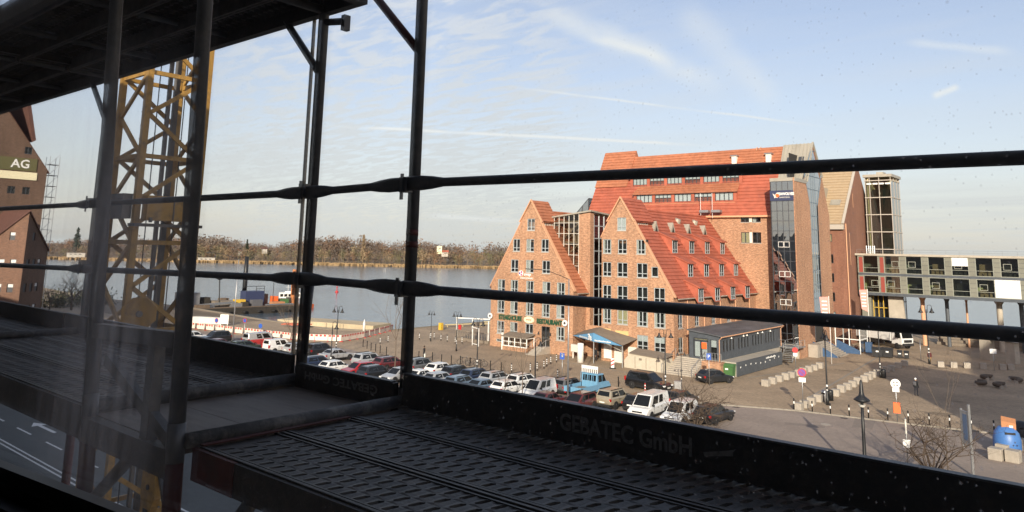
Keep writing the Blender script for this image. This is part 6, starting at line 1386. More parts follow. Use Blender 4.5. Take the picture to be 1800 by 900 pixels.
CL = [ # style, paint, (x, y), heading, label
 ('hatch', 'white', (-107.5, 56.5), UP, 'white hatchback beside the scaffold post at far left of the car park'),
 ('suv', 'dark', (-103.8, 57.7), DN, 'dark off-roader with bright headlights parked at far left of car park'),
 ('sedan', 'maroon', (-97.5, 55.0), UP, 'maroon saloon just above the left toe board'),
 ('wagon', 'green', (-93.2, 56.4), UP, 'dark green estate in front of the red and white camper'),
 ('caddy', 'white', (-89.6, 59.2), UP, 'white high-roof car with dark tailgate right of the red and white camper'),
 ('wagon', 'silver', (-86.8, 60.6), UP, 'silver estate behind the bare sapling at left of car park'),
 ('suv', 'dark', (-83.2, 61.4), UP, 'dark off-roader behind the second scaffold post'),
 ('sedan', 'silver', (-79.0, 60.6), UP, 'silver saloon nearest the double lantern by the barrier fence'),
 ('wagon', 'blue', (-75.3, 55.2), UP, 'dark blue estate right of the second scaffold post'),
 ('hatch', 'white', (-71.2, 54.6), UP, 'small white hatchback between blue estate and red car'),
 ('hatch', 'red', (-68.2, 55.4), DN, 'bright red hatchback above the reversed lettering board'),
 ('suv', 'silver', (-72.2, 60.4), UP, 'silver off-roader parked behind the red hatchback'),
 ('wagon', 'dark', (-65.4, 55.8), UP, 'dark estate right next to the red hatchback'),
 ('hatch', 'silver', (-62.4, 56.2), DN, 'silver hatchback half hidden by the third scaffold post'),
 ('wagon', 'maroon', (-69.3, 61.2), UP, 'maroon estate in back row behind red hatchback'),
 ('suv', 'grey', (-65.0, 62.2), UP, 'grey off-roader just right of the third scaffold post'),
 ('hatch', 'white', (-62.1, 62.4), UP, 'white hatchback with dark rear between two grey cars in back row'),
 ('wagon', 'dark', (-59.2, 62.3), UP, 'dark grey estate in middle of the back row near bicycles'),
 ('wagon', 'blue', (-56.4, 62.4), UP, 'dark blue estate in the back row below the tall lantern'),
 ('wagon', 'silver', (-53.7, 62.6), UP, 'silver estate in the back row right of the dark blue estate'),
 ('sedan', 'white', (-60.2, 57.6), UP, 'white saloon of the front row peeping over the toe board'),
 ('hatch', 'silver', (-57.5, 57.8), UP, 'pale silver hatchback of the front row next to white saloon'),
 ('wagon', 'bluegrey', (-54.5, 58.0), UP, 'blue-grey estate of the front row, roof only'),
 ('sedan', 'bluegrey', (-51.8, 58.2), UP, 'blue-grey saloon of the front row beside blue-grey estate'),
 ('hatch', 'white', (-49.5, 59.4), UP, 'white hatchback behind the thin bare sapling'),
 ('wagon', 'white', (-50.8, 63.6), UP, 'white estate of the back row left of dark saloon'),
 ('sedan', 'dark', (-48.1, 64.2), UP, 'dark saloon of the back row behind the white delivery car'),
 ('caddy', 'white', (-46.3, 60.0), DN, 'white high-roof delivery car left of the blue pickup'),
 ('wagon', 'grey', (-45.9, 65.0), UP, 'dark grey car tucked left of the blue pickup cab'),
 ('sedan', 'maroon', (-43.0, 57.4), UP, 'dark maroon saloon in front of the delivery car'),
 ('wagon', 'maroon', (-40.4, 58.4), DN, 'dark red estate below the blue pickup bed'),
 ('suv', 'beige', (-38.9, 62.4), UP, 'beige off-roader right of the blue pickup'),
 ('hatch', 'black', (-36.4, 62.8), UP, 'black hatchback between beige off-roader and white van'),
 ('hatch', 'dark', (-34.6, 67.2), UP, 'dark hatchback parked behind the white vans'),
 ('wagon', 'black', (-29.4, 63.2), UP, 'black estate behind bare tree right of the white vans'),
]
for st_, p_, (x, y), hd, lb in CL: car(st_, p_, (x, y, .006), hd+R(rnd.uniform(-3, 3)), lb)
car('mpv', 'black', (-41.0, 72.4, .006), RT+R(-4), 'large black people carrier parked across the kerb below the steps')
car('hatch', 'dark', (-37.9, 81.9, .002), R(62), 'small dark hatchback by the green bin and pavilion')
v_ = car('van', 'white', (-34.5, 61.0, .006), DN+R(4), 'white panel van facing the scaffold', 'white vans by the street', 'van', 'delivery_van')
v_ = car('caddy', 'white', (-31.3, 60.6, .006), DN+R(2), 'white compact van under the bare tree', 'white vans by the street', 'van', 'delivery_van')
# two-tone camper
cp = car('van', 'redvan', (-96.5, 60.6, .006), UP, 'red camper van with silver-white upper half by the barrier fence', None, 'van', 'camper_van')
for ch in cp.children:
    if ch.name.startswith('cabin'): ch.data = ch.data.copy(); ch.data.materials.clear(); ch.data.materials.append(MT['paint_silver'])
# blue dropside pickup
Pk = thing('pickup_truck', 'light blue dropside pickup with double cab and white rack above it', 'truck', (-43.6, 65.0, .006), UP)
b = MB(); b.prism([(.0, -.95, .45), (2.55, -.95, .45), (2.6, -.95, .85), (2.2, -.95, 1.25), (1.75, -.95, 1.32), (1.25, -.88, 2.1), (.12, -.88, 2.12), (.0, -.95, 1.3)], (0, 1.9, 0)); cabp = part('cab', b, 'paint_sky', Pk); md = cabp.modifiers.new('bevel', 'BEVEL'); md.width = .06; md.segments = 3
g = MB()
for sg in (-1, 1): g.add([(.25, sg*.962, 1.35), (.85, sg*.962, 1.35), (.85, sg*.93, 1.98), (.25, sg*.93, 1.98)], [(0, 1, 2, 3)]); g.add([(.95, sg*.962, 1.35), (1.62, sg*.962, 1.35), (1.25, sg*.93, 1.98), (.95, sg*.93, 1.98)], [(0, 1, 2, 3)])
for y0, y1 in ((-.78, -.30), (-.22, .22), (.30, .78)): g.add([(-.012, y0, 1.42), (-.012, y1, 1.42), (.07, y1, 1.98), (.07, y0, 1.98)], [(0, 1, 2, 3)])
g.add([(1.77, -.8, 1.36), (1.77, .8, 1.36), (1.30, .75, 2.03), (1.30, -.75, 2.03)], [(0, 1, 2, 3)]); part('windows', g, 'car_glass', Pk)
b = MB(); b.box(-2.9, -.05, -1.0, 1.0, .72, .80); bed = part('bed_floor', b, 'wood_grey', Pk)
for x0, x1, y0, y1 in ((-2.9, -.05, -1.04, -1.0), (-2.9, -.05, 1.0, 1.04), (-2.94, -2.9, -1.04, 1.04)): b = MB(); b.box(x0, x1, y0, y1, .66, 1.15); part('drop_side', b, 'paint_sky', Pk)
b = MB()
for y in (-1.0, -.5, 0, .5, 1.0): b.box(-.06, -.02, y-.02, y+.02, .8, 2.2)
b.box(-.06, -.02, -1, 1, 2.15, 2.2); part('headboard', b, 'paint_sky', Pk)
b = MB(); b.box(.05, .12, -.98, .98, 2.55, 2.86)
for k in range(9): b.box(.05, .12, -.96+k*.23, -.88+k*.23, 2.16, 2.549)
part('roof_rack', b, 'curtain_yellow' if False else 'white_paint', Pk)
for x in (-2.1, 1.75):
    for sg in (-1, 1):
        w_ = ob('wheel', CARM[('hatch', 'white')][0]['wheel'], Pk, (x, sg*.88, .33)); w_.rotation_euler = (R(90), 0, 0); ob('rim', CARM[('hatch', 'white')][0]['rim'], w_)
b = MB(); b.box(-2.85, 2.4, -.45, .45, .42, .66); [b.box(2.5, 2.62, sg*.6-.15, sg*.6+.15, .75, .95) for sg in (-1, 1)]; part('chassis', b, 'trim_black', Pk)
b = MB(); [b.box(-2.96, -2.93, sg*.85-.1, sg*.85+.1, .5, .64) for sg in (-1, 1)]; part('taillight', b, 'taillight', Pk)
# white box truck
Tk = thing('box_truck', 'white box truck parked beneath the office bridge', 'truck', (-33.4, 136.6, .004), R(-30))
b = MB(); b.box(-5.0, 2.6, -1.25, 1.25, 1.15, 3.75); bxo = part('cargo_box', b, 'paint_white', Tk)
b = MB(); [b.box(x, x+.04, -1.262, -1.25, 1.2, 3.7) for x in (-4.95, -2.4, .1, 2.52)]; b.box(-5.0, 2.6, -1.262, -1.25, 1.15, 1.25); part('box_rails', b, 'grey_metal', bxo)
b = MB(); b.prism([(2.75, -1.2, .75), (4.75, -1.2, .75), (4.85, -1.2, 1.6), (4.5, -1.2, 3.0), (4.2, -1.2, 3.1), (2.75, -1.2, 3.1)], (0, 2.4, 0)); cbt = part('cab', b, 'paint_white', Tk); md = cbt.modifiers.new('bevel', 'BEVEL'); md.width = .08; md.segments = 3
g = MB(); g.add([(3.5, -1.215, 1.75), (4.6, -1.215, 1.75), (4.42, -1.215, 2.75), (3.5, -1.215, 2.75)], [(0, 1, 2, 3)]); g.add([(4.83, -1.1, 1.75), (4.83, 1.1, 1.75), (4.56, 1.05, 2.85), (4.56, -1.05, 2.85)], [(0, 1, 2, 3)]); part('windows', g, 'car_glass', Tk)
b = MB(); b.box(4.8, 4.93, -1.15, 1.15, .55, .95); b.box(4.84, 4.90, -.8, .8, 1.1, 1.5); b.box(-4.9, 2.7, -.5, .5, .75, 1.1); b.box(-1.9, 1.2, -1.2, -.9, .55, 1.0); part('chassis', b, 'trim_black', Tk)
for x in (-3.3, 3.75):
    for sg in (-1, 1):
        b = MB(); b.lathe([(.3, -.16), (.47, -.16), (.5, -.1), (.5, .1), (.47, .16), (.3, .16)], 20); w_ = part('wheel', b, 'tyre', Tk, True, (x, sg*1.05, .5)); w_.rotation_euler = (R(90), 0, 0); b = MB(); b.lathe([(.3, -.13), (.3, .13)], 16); part('rim', b, 'rim', w_)
b = MB(); b.box(-6.2, -5.05, -1.2, 1.2, 1.2, 3.6); part('tail_container', b, 'grey_metal', Tk)

# ================================================================ STREET FURNITURE
ORD = ['first', 'second', 'third', 'fourth', 'fifth', 'sixth', 'seventh', 'eighth', 'ninth', 'tenth', 'eleventh', 'twelfth', 'thirteenth', 'fourteenth', 'fifteenth', 'sixteenth', 'seventeenth', 'last']
# stone cubes
cm = MB(); cm.box(-.38, .38, -.38, .38, 0, .72); cub = cm.mesh('stone_cube', 'concrete')
def cubes(pts, row, noun, grp):
    for i, (x, y) in enumerate(pts):
        o = ob('stone_cube', cub, None, (x, y, 0), R(rnd.uniform(-6, 6))); o.scale = (rnd.uniform(.92, 1.06), rnd.uniform(.92, 1.06), rnd.uniform(.92, 1.05)); md = o.modifiers.new('bevel', 'BEVEL'); md.width = .03; md.segments = 2
        tag(o, f'pale stone block, {ORD[i]} from the near end of {noun}', 'stone block', grp)
cubes([(-32.85, 84.0+k*2.05) for k in range(10)], 1, 'the row beside the grey pavilion', 'stone blocks beside pavilion')
cubes([(-25.7, 73.6), (-25.7, 75.2), (-25.7, 77.2), (-25.7, 79.2), (-25.4, 83.8), (-25.6, 86.6), (-25.6, 88.8), (-25.7, 91.1), (-25.8, 93.5), (-25.7, 95.8), (-25.8, 97.9), (-25.9, 100.1), (-25.9, 102.2), (-25.8, 105.9), (-25.6, 107.7), (-25.5, 111.0), (-25.3, 113.6)], 1, 'the long row across the plaza', 'stone blocks across plaza')
for i, p_ in enumerate([(-21.6, 116.8), (-20.2, 117.6), (-18.8, 118.5), (-17.1, 119.7), (-15.0, 120.6), (-14.2, 121.5)]):
    o = ob('stone_cube', cub, None, (*p_, 0), R(20)); tag(o, f'pale stone block, {["first", "second", "third", "fourth", "fifth", "sixth"][i]} from left of the row in front of the monument', 'stone block', 'stone blocks near the monument')
i = 0
for x, y, s_ in ((1752, 808, 1.15), (1764, 800, 1.1), (1774, 796, 1.1), (1780, 791, 1.1), (1782, 812, 1.15), (1798, 792, 1.2)):
    g_ = gz(x, y); o = ob('stone_cube', cub, None, (g_.x, g_.y, 0), R(-8)); o.scale = (s_,)*3; md = o.modifiers.new('bevel', 'BEVEL'); md.width = .03; md.segments = 2; i += 1
    tag(o, f'{["front left", "second", "third", "fourth", "separate front right", "rearmost right"][i-1]} stone block around the blue recycling container', 'stone block', 'stone blocks at the recycling container')
# bollards
bb = MB(); bb.lathe([(.055, 0), (.055, .93), (.075, .94), (.075, 1.02), (.02, 1.08)], 10); BOL = bb.mesh('bollard', 'black_iron', True)
wb2 = MB(); wb2.lathe([(.058, .60), (.058, .82)], 10); BW1 = wb2.mesh('white_band', 'white_reflector')
wb3 = MB(); wb3.lathe([(.058, .30), (.058, .42)], 10); wb3.lathe([(.058, .55), (.058, .67)], 10); wb3.lathe([(.058, .78), (.058, .90)], 10); BW3 = wb3.mesh('white_bands', 'white_reflector')
def bollards(pxs, where, band, grp):
    for i, p_ in enumerate(pxs):
        g_ = gz(*p_); o = ob('bollard', BOL, None, (g_.x, g_.y, 0)); tag(o, f'{ORD[i]} from left of the {where}', 'bollard', grp)
        if band: ob('white_band', band, o)
bollards([(1396, 721), (1428, 726), (1460, 730), (1493, 733), (1527, 737), (1561, 740), (1597, 744), (1634, 749), (1670, 752), (1708, 757), (1748, 762)], 'black and white bollards along the plaza kerb', BW1, 'bollards along plaza kerb')
bollards([(736, 632), (760, 634), (776, 638), (793, 640), (809, 641), (826, 644), (845, 648), (862, 650), (881, 653)], 'plain black bollards behind the parked cars', None, 'black bollards behind cars')
bollards([(899, 655), (932, 654), (944, 652), (956, 648), (961, 644), (968, 640), (978, 637), (980, 666)], 'white-banded bollards in front of the restaurant steps', BW3, 'bollards before restaurant')
bollards([(668, 605), (682, 602), (756, 597), (763, 596), (775, 599), (786, 601), (800, 604), (812, 604), (737, 597)], 'white posts on the promenade left of restaurant', BW3, 'promenade posts')
bollards([(638, 610), (645, 613), (652, 616), (660, 618), (668, 621), (679, 624)], 'thin black posts beside the street behind the silver off-roader', None, 'black posts by street')
bollards([(1087, 680)], 'lone black post beside the blue pickup', None, 'lone post')
for i, p_ in enumerate(((1134, 690), (1162, 691))):
    g_ = gz(*p_); b = MB(); b.lathe([(.07, 0), (.07, .2)], 10); o = ob('barrier_post', BOL, None, (g_.x, g_.y, 0)); tag(o, f'{["left", "right"][i]} of two red and white posts in front of the people carrier', 'bollard', 'red-white posts')
    k_ = MB(); [k_.lathe([(.06, z), (.06, z+.13)], 10) for z in (.05, .35, .65)]; part('white_band', k_, 'white_reflector', o); k_ = MB(); [k_.lathe([(.06, z), (.06, z+.15)], 10) for z in (.19, .49, .79)]; part('red_band', k_, 'red_paint', o)
# lamps
def lamp_pole(h, band=True):
    b = MB(); b.lathe([(.13, 0), (.13, .5), (.085, .6), (.07, 2.5), (.05, h)], 10); return b
LP = lamp_pole(5.9).mesh('pole', 'black_iron', True)
LB = MB().lathe([(.076, 1.1), (.075, 1.32)], 10).mesh('white_band', 'white_reflector'); LB2 = MB(); [LB2.lathe([(.08, z), (.08, z+.16)], 10) for z in (.75, 1.15, 1.55)]; LB2 = LB2.mesh('white_bands', 'white_reflector')
def arcs(n, h):
    res = []
    for sg in ((-1, 1) if n == 2 else (1,)):
        a = MB(); x0 = .14*sg if n == 2 else 0; rr = .24
        if n == 2: a.tube([(0, 0, h-.35), (x0, 0, h-.3)], .03, 6)
        pts = [(x0, 0, h-.35), (x0, 0, h+.25)]+[(x0+sg*(rr-rr*math.cos(t_)), 0, h+.25+rr*math.sin(t_)) for t_ in [math.pi*j/8 for j in range(1, 9)]]+[(x0+sg*2*rr, 0, h+.02)]
        a.tube(pts, .028, 6); sh = MB(); sh.lathe([(.05, .34), (.09, .28), (.12, .10), (.29, -.12), (.27, -.14)], 14, (x0+sg*2*rr, 0, h-.22)); gl2 = MB(); gl2.lathe([(.12, -.10), (.10, -.18), (.02, -.20)], 10, (x0+sg*2*rr, 0, h-.22))
        res.append((a.mesh('arm', 'black_iron', True), sh.mesh('lamp_shade', 'black_iron', True), gl2.mesh('bulb_glass', 'white_paint', True)))
    return res
AR2, AR1 = arcs(2, 5.9), arcs(1, 5.2); LP1 = lamp_pole(5.2).mesh('pole', 'black_iron', True)
def lamp(p_, n, label, band=True, rz=R(20), sc=1.0, z=0):
    t_ = thing('street_lamp', label, 'street lamp', (p_.x, p_.y, z), rz, 'black lantern street lamps'); t_.scale = (sc,)*3
    po = ob('pole', LP if n == 2 else LP1, t_)
    if band: ob('white_band', LB2, po)
    for a, s_, g_ in (AR2 if n == 2 else AR1):
        o = ob('arm', a, t_); ob('lamp_shade', s_, o); ob('bulb_glass', g_, o)
    return t_
lamp(gz(590, 625), 2, 'double lantern by the red and white barrier fence'); lamp(gz(757, 600), 2, 'double lantern on the quay promenade left of restaurant', sc=.72); lamp(gz(802, 617), 2, 'shorter double lantern in front of the wooden terrace', True, R(20), .85)
lamp(gz(838, 660), 2, 'tall double lantern by the parked bicycles'); lamp(gz(1170, 690), 2, 'double lantern in front of the brick steps', True, R(40)); lamp(gz(1198, 683), 2, 'small double lantern with banded pole beside the steps', True, R(40), .62)
lamp(gz(1455, 712), 2, 'double lantern beside the waste bins at the row of stone blocks', True, R(-60), 1.12); lamp(gz(1548, 664), 2, 'double lantern in the middle of the stone block row', True, R(30), 1.0); lamp(gz(1634, 640), 2, 'double lantern on the quay beneath the office bridge', True, R(40), 1.25)
lamp(gz(580, 655), 1, 'single arched lantern rising among the parked cars at left', True, R(30), 1.0); lamp(gz(940, 697), 1, 'single arched lantern in front of the restaurant steps', True, R(30), 1.0)
# near lamp with pointed hat
p_ = gz(1513, 668, 6.4); t_ = thing('street_lamp', 'tall dark lamp post with pointed conical hat in right foreground', 'street lamp', (p_.x, p_.y, 0))
b = MB(); b.lathe([(.17, 0), (.17, .6), (.125, .7), (.105, 3), (.095, 5.0)], 12); part('pole', b, 'black_iron', t_, True); b = MB(); b.lathe([(.10, 4.95), (.50, 5.13), (.48, 5.2), (.20, 5.42), (.14, 5.6), (.09, 6.3), (.02, 6.42)], 16); part('lamp_hat', b, 'black_iron', t_, True); b = MB(); b.lathe([(.15, 4.72), (.24, 4.86)], 12); part('bulb_glass', b, 'curtain', t_)
# tall slim street lights with a long arm
def tall_light(p_, h, arm, label):
    t_ = thing('tall_street_light', label, 'street light', (p_.x, p_.y, 0)); b = MB(); b.tube([(0, 0, 0), (0, 0, h)], [.10, .055], 10); part('pole', b, 'grey_metal', t_, True)
    b = MB(); d = Vector((-.8, -.6, 0)); pts = [Vector((0, 0, h-.05))+d*arm*s_+Vector((0, 0, .9*math.sin(s_*1.6))) for s_ in (0, .2, .5, .8, 1.0)]; b.tube(pts, .035, 6); q = pts[-1]; b.bar(q, q+d*.9+Vector((0, 0, .02)), .22, .09); part('arm', b, 'black_iron', t_)
tall_light(gz(998, 707), 11.6, 3.4, 'tall pale street light in front of the restaurant house'); tall_light(gz(408, 603), 12.0, 4.0, 'tall pale street light beside the working barge at left')
# signs
def sign(p_, h, disc, label, plates=(), face=R(18), dm=None):
    t_ = thing('traffic_sign', label, 'sign', (p_.x, p_.y, 0), face); b = MB(); b.tube([(0, 0, 0), (0, 0, h+.3)], .04, 8); part('pole', b, 'galv', t_, True)
    for k, (r_, m_) in enumerate(disc): b = MB(); b.cyl((0, -.05-.012*k, h), r_, -.02, 24, axis='y'); part('disc' if k == 0 else 'disc_centre', b, m_, t_)
    for z, w, hh, m_ in plates: b = MB(); b.box(-w/2, w/2, -.07, -.05, z-hh/2, z+hh/2); part('plate', b, m_, t_)
    return t_
mat('sign_blue', (.03, .10, .42), .5); mat('sign_violet', (.17, .06, .30), .5); mat('poster_blue', (.10, .15, .25), .6)
s_ = sign(gz(1412, 718), 3.3, ((.40, 'red_paint'), (.31, 'sign_violet')), 'round red and violet no-stopping sign with white plate on the plaza', ((2.62, .62, .42, 'white_reflector'),))
b = MB(); b.bar((-.2, -.09, 3.5), (.2, -.09, 3.1), .05, .02, (0, 1, 0)); part('slash', b, 'red_paint', s_)
s_ = sign(gz(1578, 744), 3.35, ((.40, 'white_reflector'),), 'round white sign with dark dots above an orange box', ((2.82, .55, .34, 'white_reflector'),))
b = MB(); [b.cyl((.17*math.cos(a_), -.075, 3.35+.17*math.sin(a_)), .065, -.012, 8, axis='y') for a_ in (R(45), R(135), R(225), R(315))]; part('dot', b, 'black_iron', s_)
b = MB(); b.box(-.28, .28, -.10, .22, .85, 1.75); part('orange_box', b, 'orange_paint', s_)
s_ = sign(gz(1247, 678), 3.2, (), 'blue parking sign on a pole in front of the pavilion', ((3.1, .5, .7, 'sign_blue'),)); o = ob('lettering', textmesh('P', .5, .006), s_); o.rotation_euler = (R(90), 0, 0); o.location = (0, -.08, 3.1)
s_ = sign(gz(1399, 653), 2.6, ((.35, 'red_paint'),), 'small red round sign with white plate by the metal stair', ((2.05, .5, .4, 'white_reflector'),))
s_ = sign(gz(1596, 815), 2.8, (), 'narrow white post with sign plate behind bare tree, right foreground', ((1.35, .5, .55, 'white_reflector'), (2.5, .10, 1.0, 'curtain')))
sign(gz(988, 668), 2.3, (), 'blue and white road sign with red-white striped pole near restaurant steps', ((2.6, .55, .7, 'sign_blue'), (2.7, .2, .4, 'white_reflector'))); sign(gz(428, 600), 3.0, ((.35, 'red_paint'), (.27, 'sign_blue')), 'no-stopping sign in front of the barge'); sign(gz(378, 600), 3.0, ((.35, 'red_paint'), (.27, 'sign_blue')), 'no-stopping sign left of the tall light by the barge'); sign(gz(456, 604), 2.5, ((.33, 'sign_blue'),), 'round blue sign beside the barrier fence')
sign(gz(1748, 652), 2.6, (), 'white sign plate in front of the stone monument', ((2.5, .8, .6, 'white_reflector'),), R(30)); sign(gz(1619, 632), 2.4, (), 'slim white post beside the truck cab', ())
# beacon
g_ = gz(1077, 648); b = MB(); b.box(-.2, .2, -.05, .05, .1, 1.25); o = one('warning_beacon', b, 'white_reflector', 'red and white striped warning beacon under the canopy edge', 'beacon', loc=(g_.x, g_.y, 0), rotz=R(15))
for z in (.3, .75): b = MB(); b.prism([(-.2, -.056, z), (.2, -.056, z+.22), (.2, -.056, z+.4), (-.2, -.056, z+.18)], (0, -.006, 0)); part('stripe', b, 'red_paint', o)
b = MB(); b.box(-.35, .35, -.25, .25, 0, .12); part('foot', b, 'black_iron', o)
# info board on two posts at right foreground
g_ = gz(1712, 838); t_ = thing('information_board', 'tall grey information board on a post at lower right', 'sign', (g_.x, g_.y, 0), R(-48)); b = MB(); b.box(-.10, .0, -.08, .08, 0, 4.6); b.box(-.95, -.85, -.06, .06, 1.6, 4.2); part('post', b, 'galv', t_); b = MB(); b.box(-.85, -.1, -.05, .05, 1.9, 4.1); pn = part('panel', b, 'grey_metal', t_); b = MB(); b.box(-.7, -.25, -.056, -.05, 2.2, 3.9); part('poster', b, 'poster_blue', pn)
# bins
def wheelie(p_, w, d, h, m_, label, rz, grp):
    t_ = thing('waste_bin', label, 'bin', (p_.x, p_.y, 0), rz, grp); b = MB(); b.prism([(-w*.44, -d*.42, .15), (w*.44, -d*.42, .15), (w/2, -d/2, h*.82), (-w/2, -d/2, h*.82)], (0, d*.95, 0)); part('body', b, m_, t_)
    b = MB(); b.prism([(-w/2-.03, -d/2-.05, h*.82), (-w/2-.03, d/2+.02, h*.86), (-w/2-.03, d*.3, h), (-w/2-.03, -d*.25, h)], (w+.06, 0, 0)); part('lid', b, m_, t_)
    for x in (-w*.4, w*.4): b = MB(); b.cyl((x-.03, d*.3, .1), .1, .06, 12, axis='x'); part('wheel', b, 'tyre', t_)
    b = MB(); b.box(-.18, .18, -d/2-.03, -d/2+.02, h*.55, h*.68); part('sticker', b, 'white_reflector', t_)
mat('bin_black', (.020, .021, .023), .5)
wheelie(gz(1543, 628), 1.4, 1.1, 1.45, 'bin_black', 'left of two big black waste containers on the plaza', R(10), 'black waste containers'); wheelie(gz(1561, 629), 1.4, 1.1, 1.45, 'bin_black', 'right of two big black waste containers on the plaza', R(6), 'black waste containers')
wheelie(gz(1582, 630), .62, .75, 1.15, 'bin_black', 'left of two small black wheeled bins', R(10), 'small wheeled bins'); wheelie(gz(1594, 631), .62, .75, 1.15, 'bin_black', 'right of two small black wheeled bins', R(8), 'small wheeled bins'); wheelie(gz(1281, 662), 1.5, 1.1, 1.5, 'green_bin', 'green waste container at the corner of the pavilion base', R(0), 'green container')
for (x, y), lb in (((1449, 705), 'grey litter bin left of the lantern at the stone blocks'), ((1460, 704), 'dark litter bin right of the lantern at the stone blocks'), ((1548, 664), 'dark litter bin at lantern in the middle of stone block row')):
    g_ = gz(x, y); b = MB(); b.lathe([(.28, .0), (.30, .95), (.22, 1.05)], 12); o = one('litter_bin', b, 'grey_metal' if 'grey' in lb else 'black_iron', lb, 'bin', 'litter bins', True, (g_.x+(.35 if y == 664 else 0), g_.y, 0)); b = MB(); b.box(-.2, .2, -.32, -.27, .7, .85); part('slot', b, 'room_dark', o)
g_ = gz(1146, 690); g_ = gz(1142+50, 686); b = MB(); b.box(-.35, .35, -.35, .35, 0, .85); b.box(-.38, .38, -.38, .38, .85, .95); one('litter_box', b, 'grey_metal', 'square grey litter box beside the people carrier bonnet', 'bin', loc=(g_.x, g_.y, 0), rotz=R(20))
# white wooden enclosure with sloped lid
g_ = gz(1140, 655); t_ = thing('storage_box', 'long cream storage box with sloping dark lid beside the steps', 'storage box', (-47.6, 84.6, 0), R(-3)); b = MB(); b.prism([(-3.2, -1.1, 0), (2.6, -1.1, 0), (2.6, -1.1, 1.55), (-2.4, -1.1, 1.75), (-3.2, -1.1, .9)], (0, 1.9, 0)); part('body', b, 'cream_box', t_); b = MB(); b.prism([(-2.5, -1.2, 1.77), (2.7, -1.2, 1.57), (2.7, .9, 2.0), (-2.5, .9, 2.2)], (0, 0, .07)); part('lid', b, 'wood_grey', t_); b = MB(); [b.box(x, x+.05, -1.13, -1.1, .1, 1.5) for x in (-1.6, 0, 1.5)]; b.box(-1.0, -.6, -1.14, -1.1, 1.1, 1.35); part('batten', b, 'wood_grey', t_)
# recycling containers
def igloo(p_, m_, label, rz, sc=1.0):
    t_ = thing('recycling_container', label, 'container', (p_.x, p_.y, 0), rz, 'recycling containers'); t_.scale = (sc,)*3; b = MB(); b.lathe([(.72, .1), (.80, .35), (.80, .9), (.70, 1.35), (.45, 1.65), (.12, 1.75)], 18); part('body', b, m_, t_, True)
    b = MB(); b.box(-.30, .30, -.70, -.50, 1.30, 1.42); part('opening', b, 'room_dark', t_)
    b = MB(); [b.prism([(.2+.06*math.cos(a_), -.80, .75+.06*math.sin(a_)), (.2+.17*math.cos(a_+.35), -.79, .75+.17*math.sin(a_+.35)), (.2+.17*math.cos(a_-.35), -.79, .75+.17*math.sin(a_-.35))], (0, -.02, 0)) for a_ in (R(90), R(210), R(330))]; b.box(-.05, .45, -.80, -.74, .38, .46); part('print', b, 'navy', t_)
    return t_
mat('igloo_blue', (.06, .17, .44), .45, var=.12, vscale=2)
igloo(gz(1772, 797), 'igloo_blue', 'blue rounded paper recycling container at right edge', R(25), 1.15); igloo(gz(1797, 785), 'bin_black', 'dark recycling container behind the blue one', R(25), 1.1)
g_ = gz(1776, 752, 2.0); b = MB(); b.prism([(-.45, -.35, 0), (.5, -.35, -.1), (.5, -.35, .35), (-.45, -.35, .5)], (.15, .6, .25)); o = one('cardboard_box', b, 'cardboard', 'flattened cardboard boxes piled on the blue recycling container', 'box', loc=(gz(1774, 797).x, gz(1774, 797).y, 1.88), rotz=R(20)); b = MB(); b.box(.05, .3, -.36, -.352, .05, .2); part('label_sticker', b, 'white_reflector', o)
# ring benches
mat('bench_brown', (.085, .062, .045), .7, var=.3)
def ring_seat(px_, py_, lb):
    g_ = gz(px_, py_); b = MB()
    for k in range(16):
        a0 = R(20*k-160+20); b.box(-.0, 0, 0, 0, 0, 0) if False else None
    pts = [(.75*math.cos(R(a_)), .75*math.sin(R(a_)), .72) for a_ in range(-100, 101, 25)]; b.tube([(a_*1.0, c_*1.0, .36) for a_, c_, _ in pts], .24, 8); t_ = thing('curved_bench', lb, 'bench', (g_.x, g_.y, 0), R(rnd.uniform(0, 360)), 'curved dark benches'); part('seat', b, 'bench_brown', t_, True)
    b = MB(); [b.tube([(.75*math.cos(R(a_)), .75*math.sin(R(a_)), .35), (.75*math.cos(R(a_)), .75*math.sin(R(a_)), 0)], .22, 8) for a_ in (-95, 95)]; part('leg', b, 'concrete', t_)
ring_seat(1719, 677, 'left curved dark bench on the shaded plaza'); ring_seat(1739, 668, 'rear curved dark bench on the shaded plaza'); ring_seat(1762, 682, 'front curved dark bench on the shaded plaza'); ring_seat(1782, 672, 'right curved dark bench on the shaded plaza')
# monument block and quay steps
g_ = gz(1746, 634); t_ = thing('stone_monument', 'broad pale stone portal block with flat top slab at the quay', 'monument', (g_.x, g_.y, 0), R(-30)); b = MB(); b.box(-1.6, -.0, -.5, .5, 0, 3.0); b.box(2.2, 3.6, -.4, .6, 0, 2.9); part('pier', b, 'concrete_wall', t_); b = MB(); b.box(-2.0, 4.2, -.7, .8, 3.01, 3.25); part('top_slab', b, 'white_paint', t_)
t_ = thing('quay_steps', 'long wooden seating steps along the quay behind the truck', 'steps', (0, 0, 0))
for k in range(5): b = MB(); b.box(-27.5, -8, 147.0+k*.9, 147.85+k*.9, 0, .45+k*.42); part('step', b, 'wood_grey', t_)
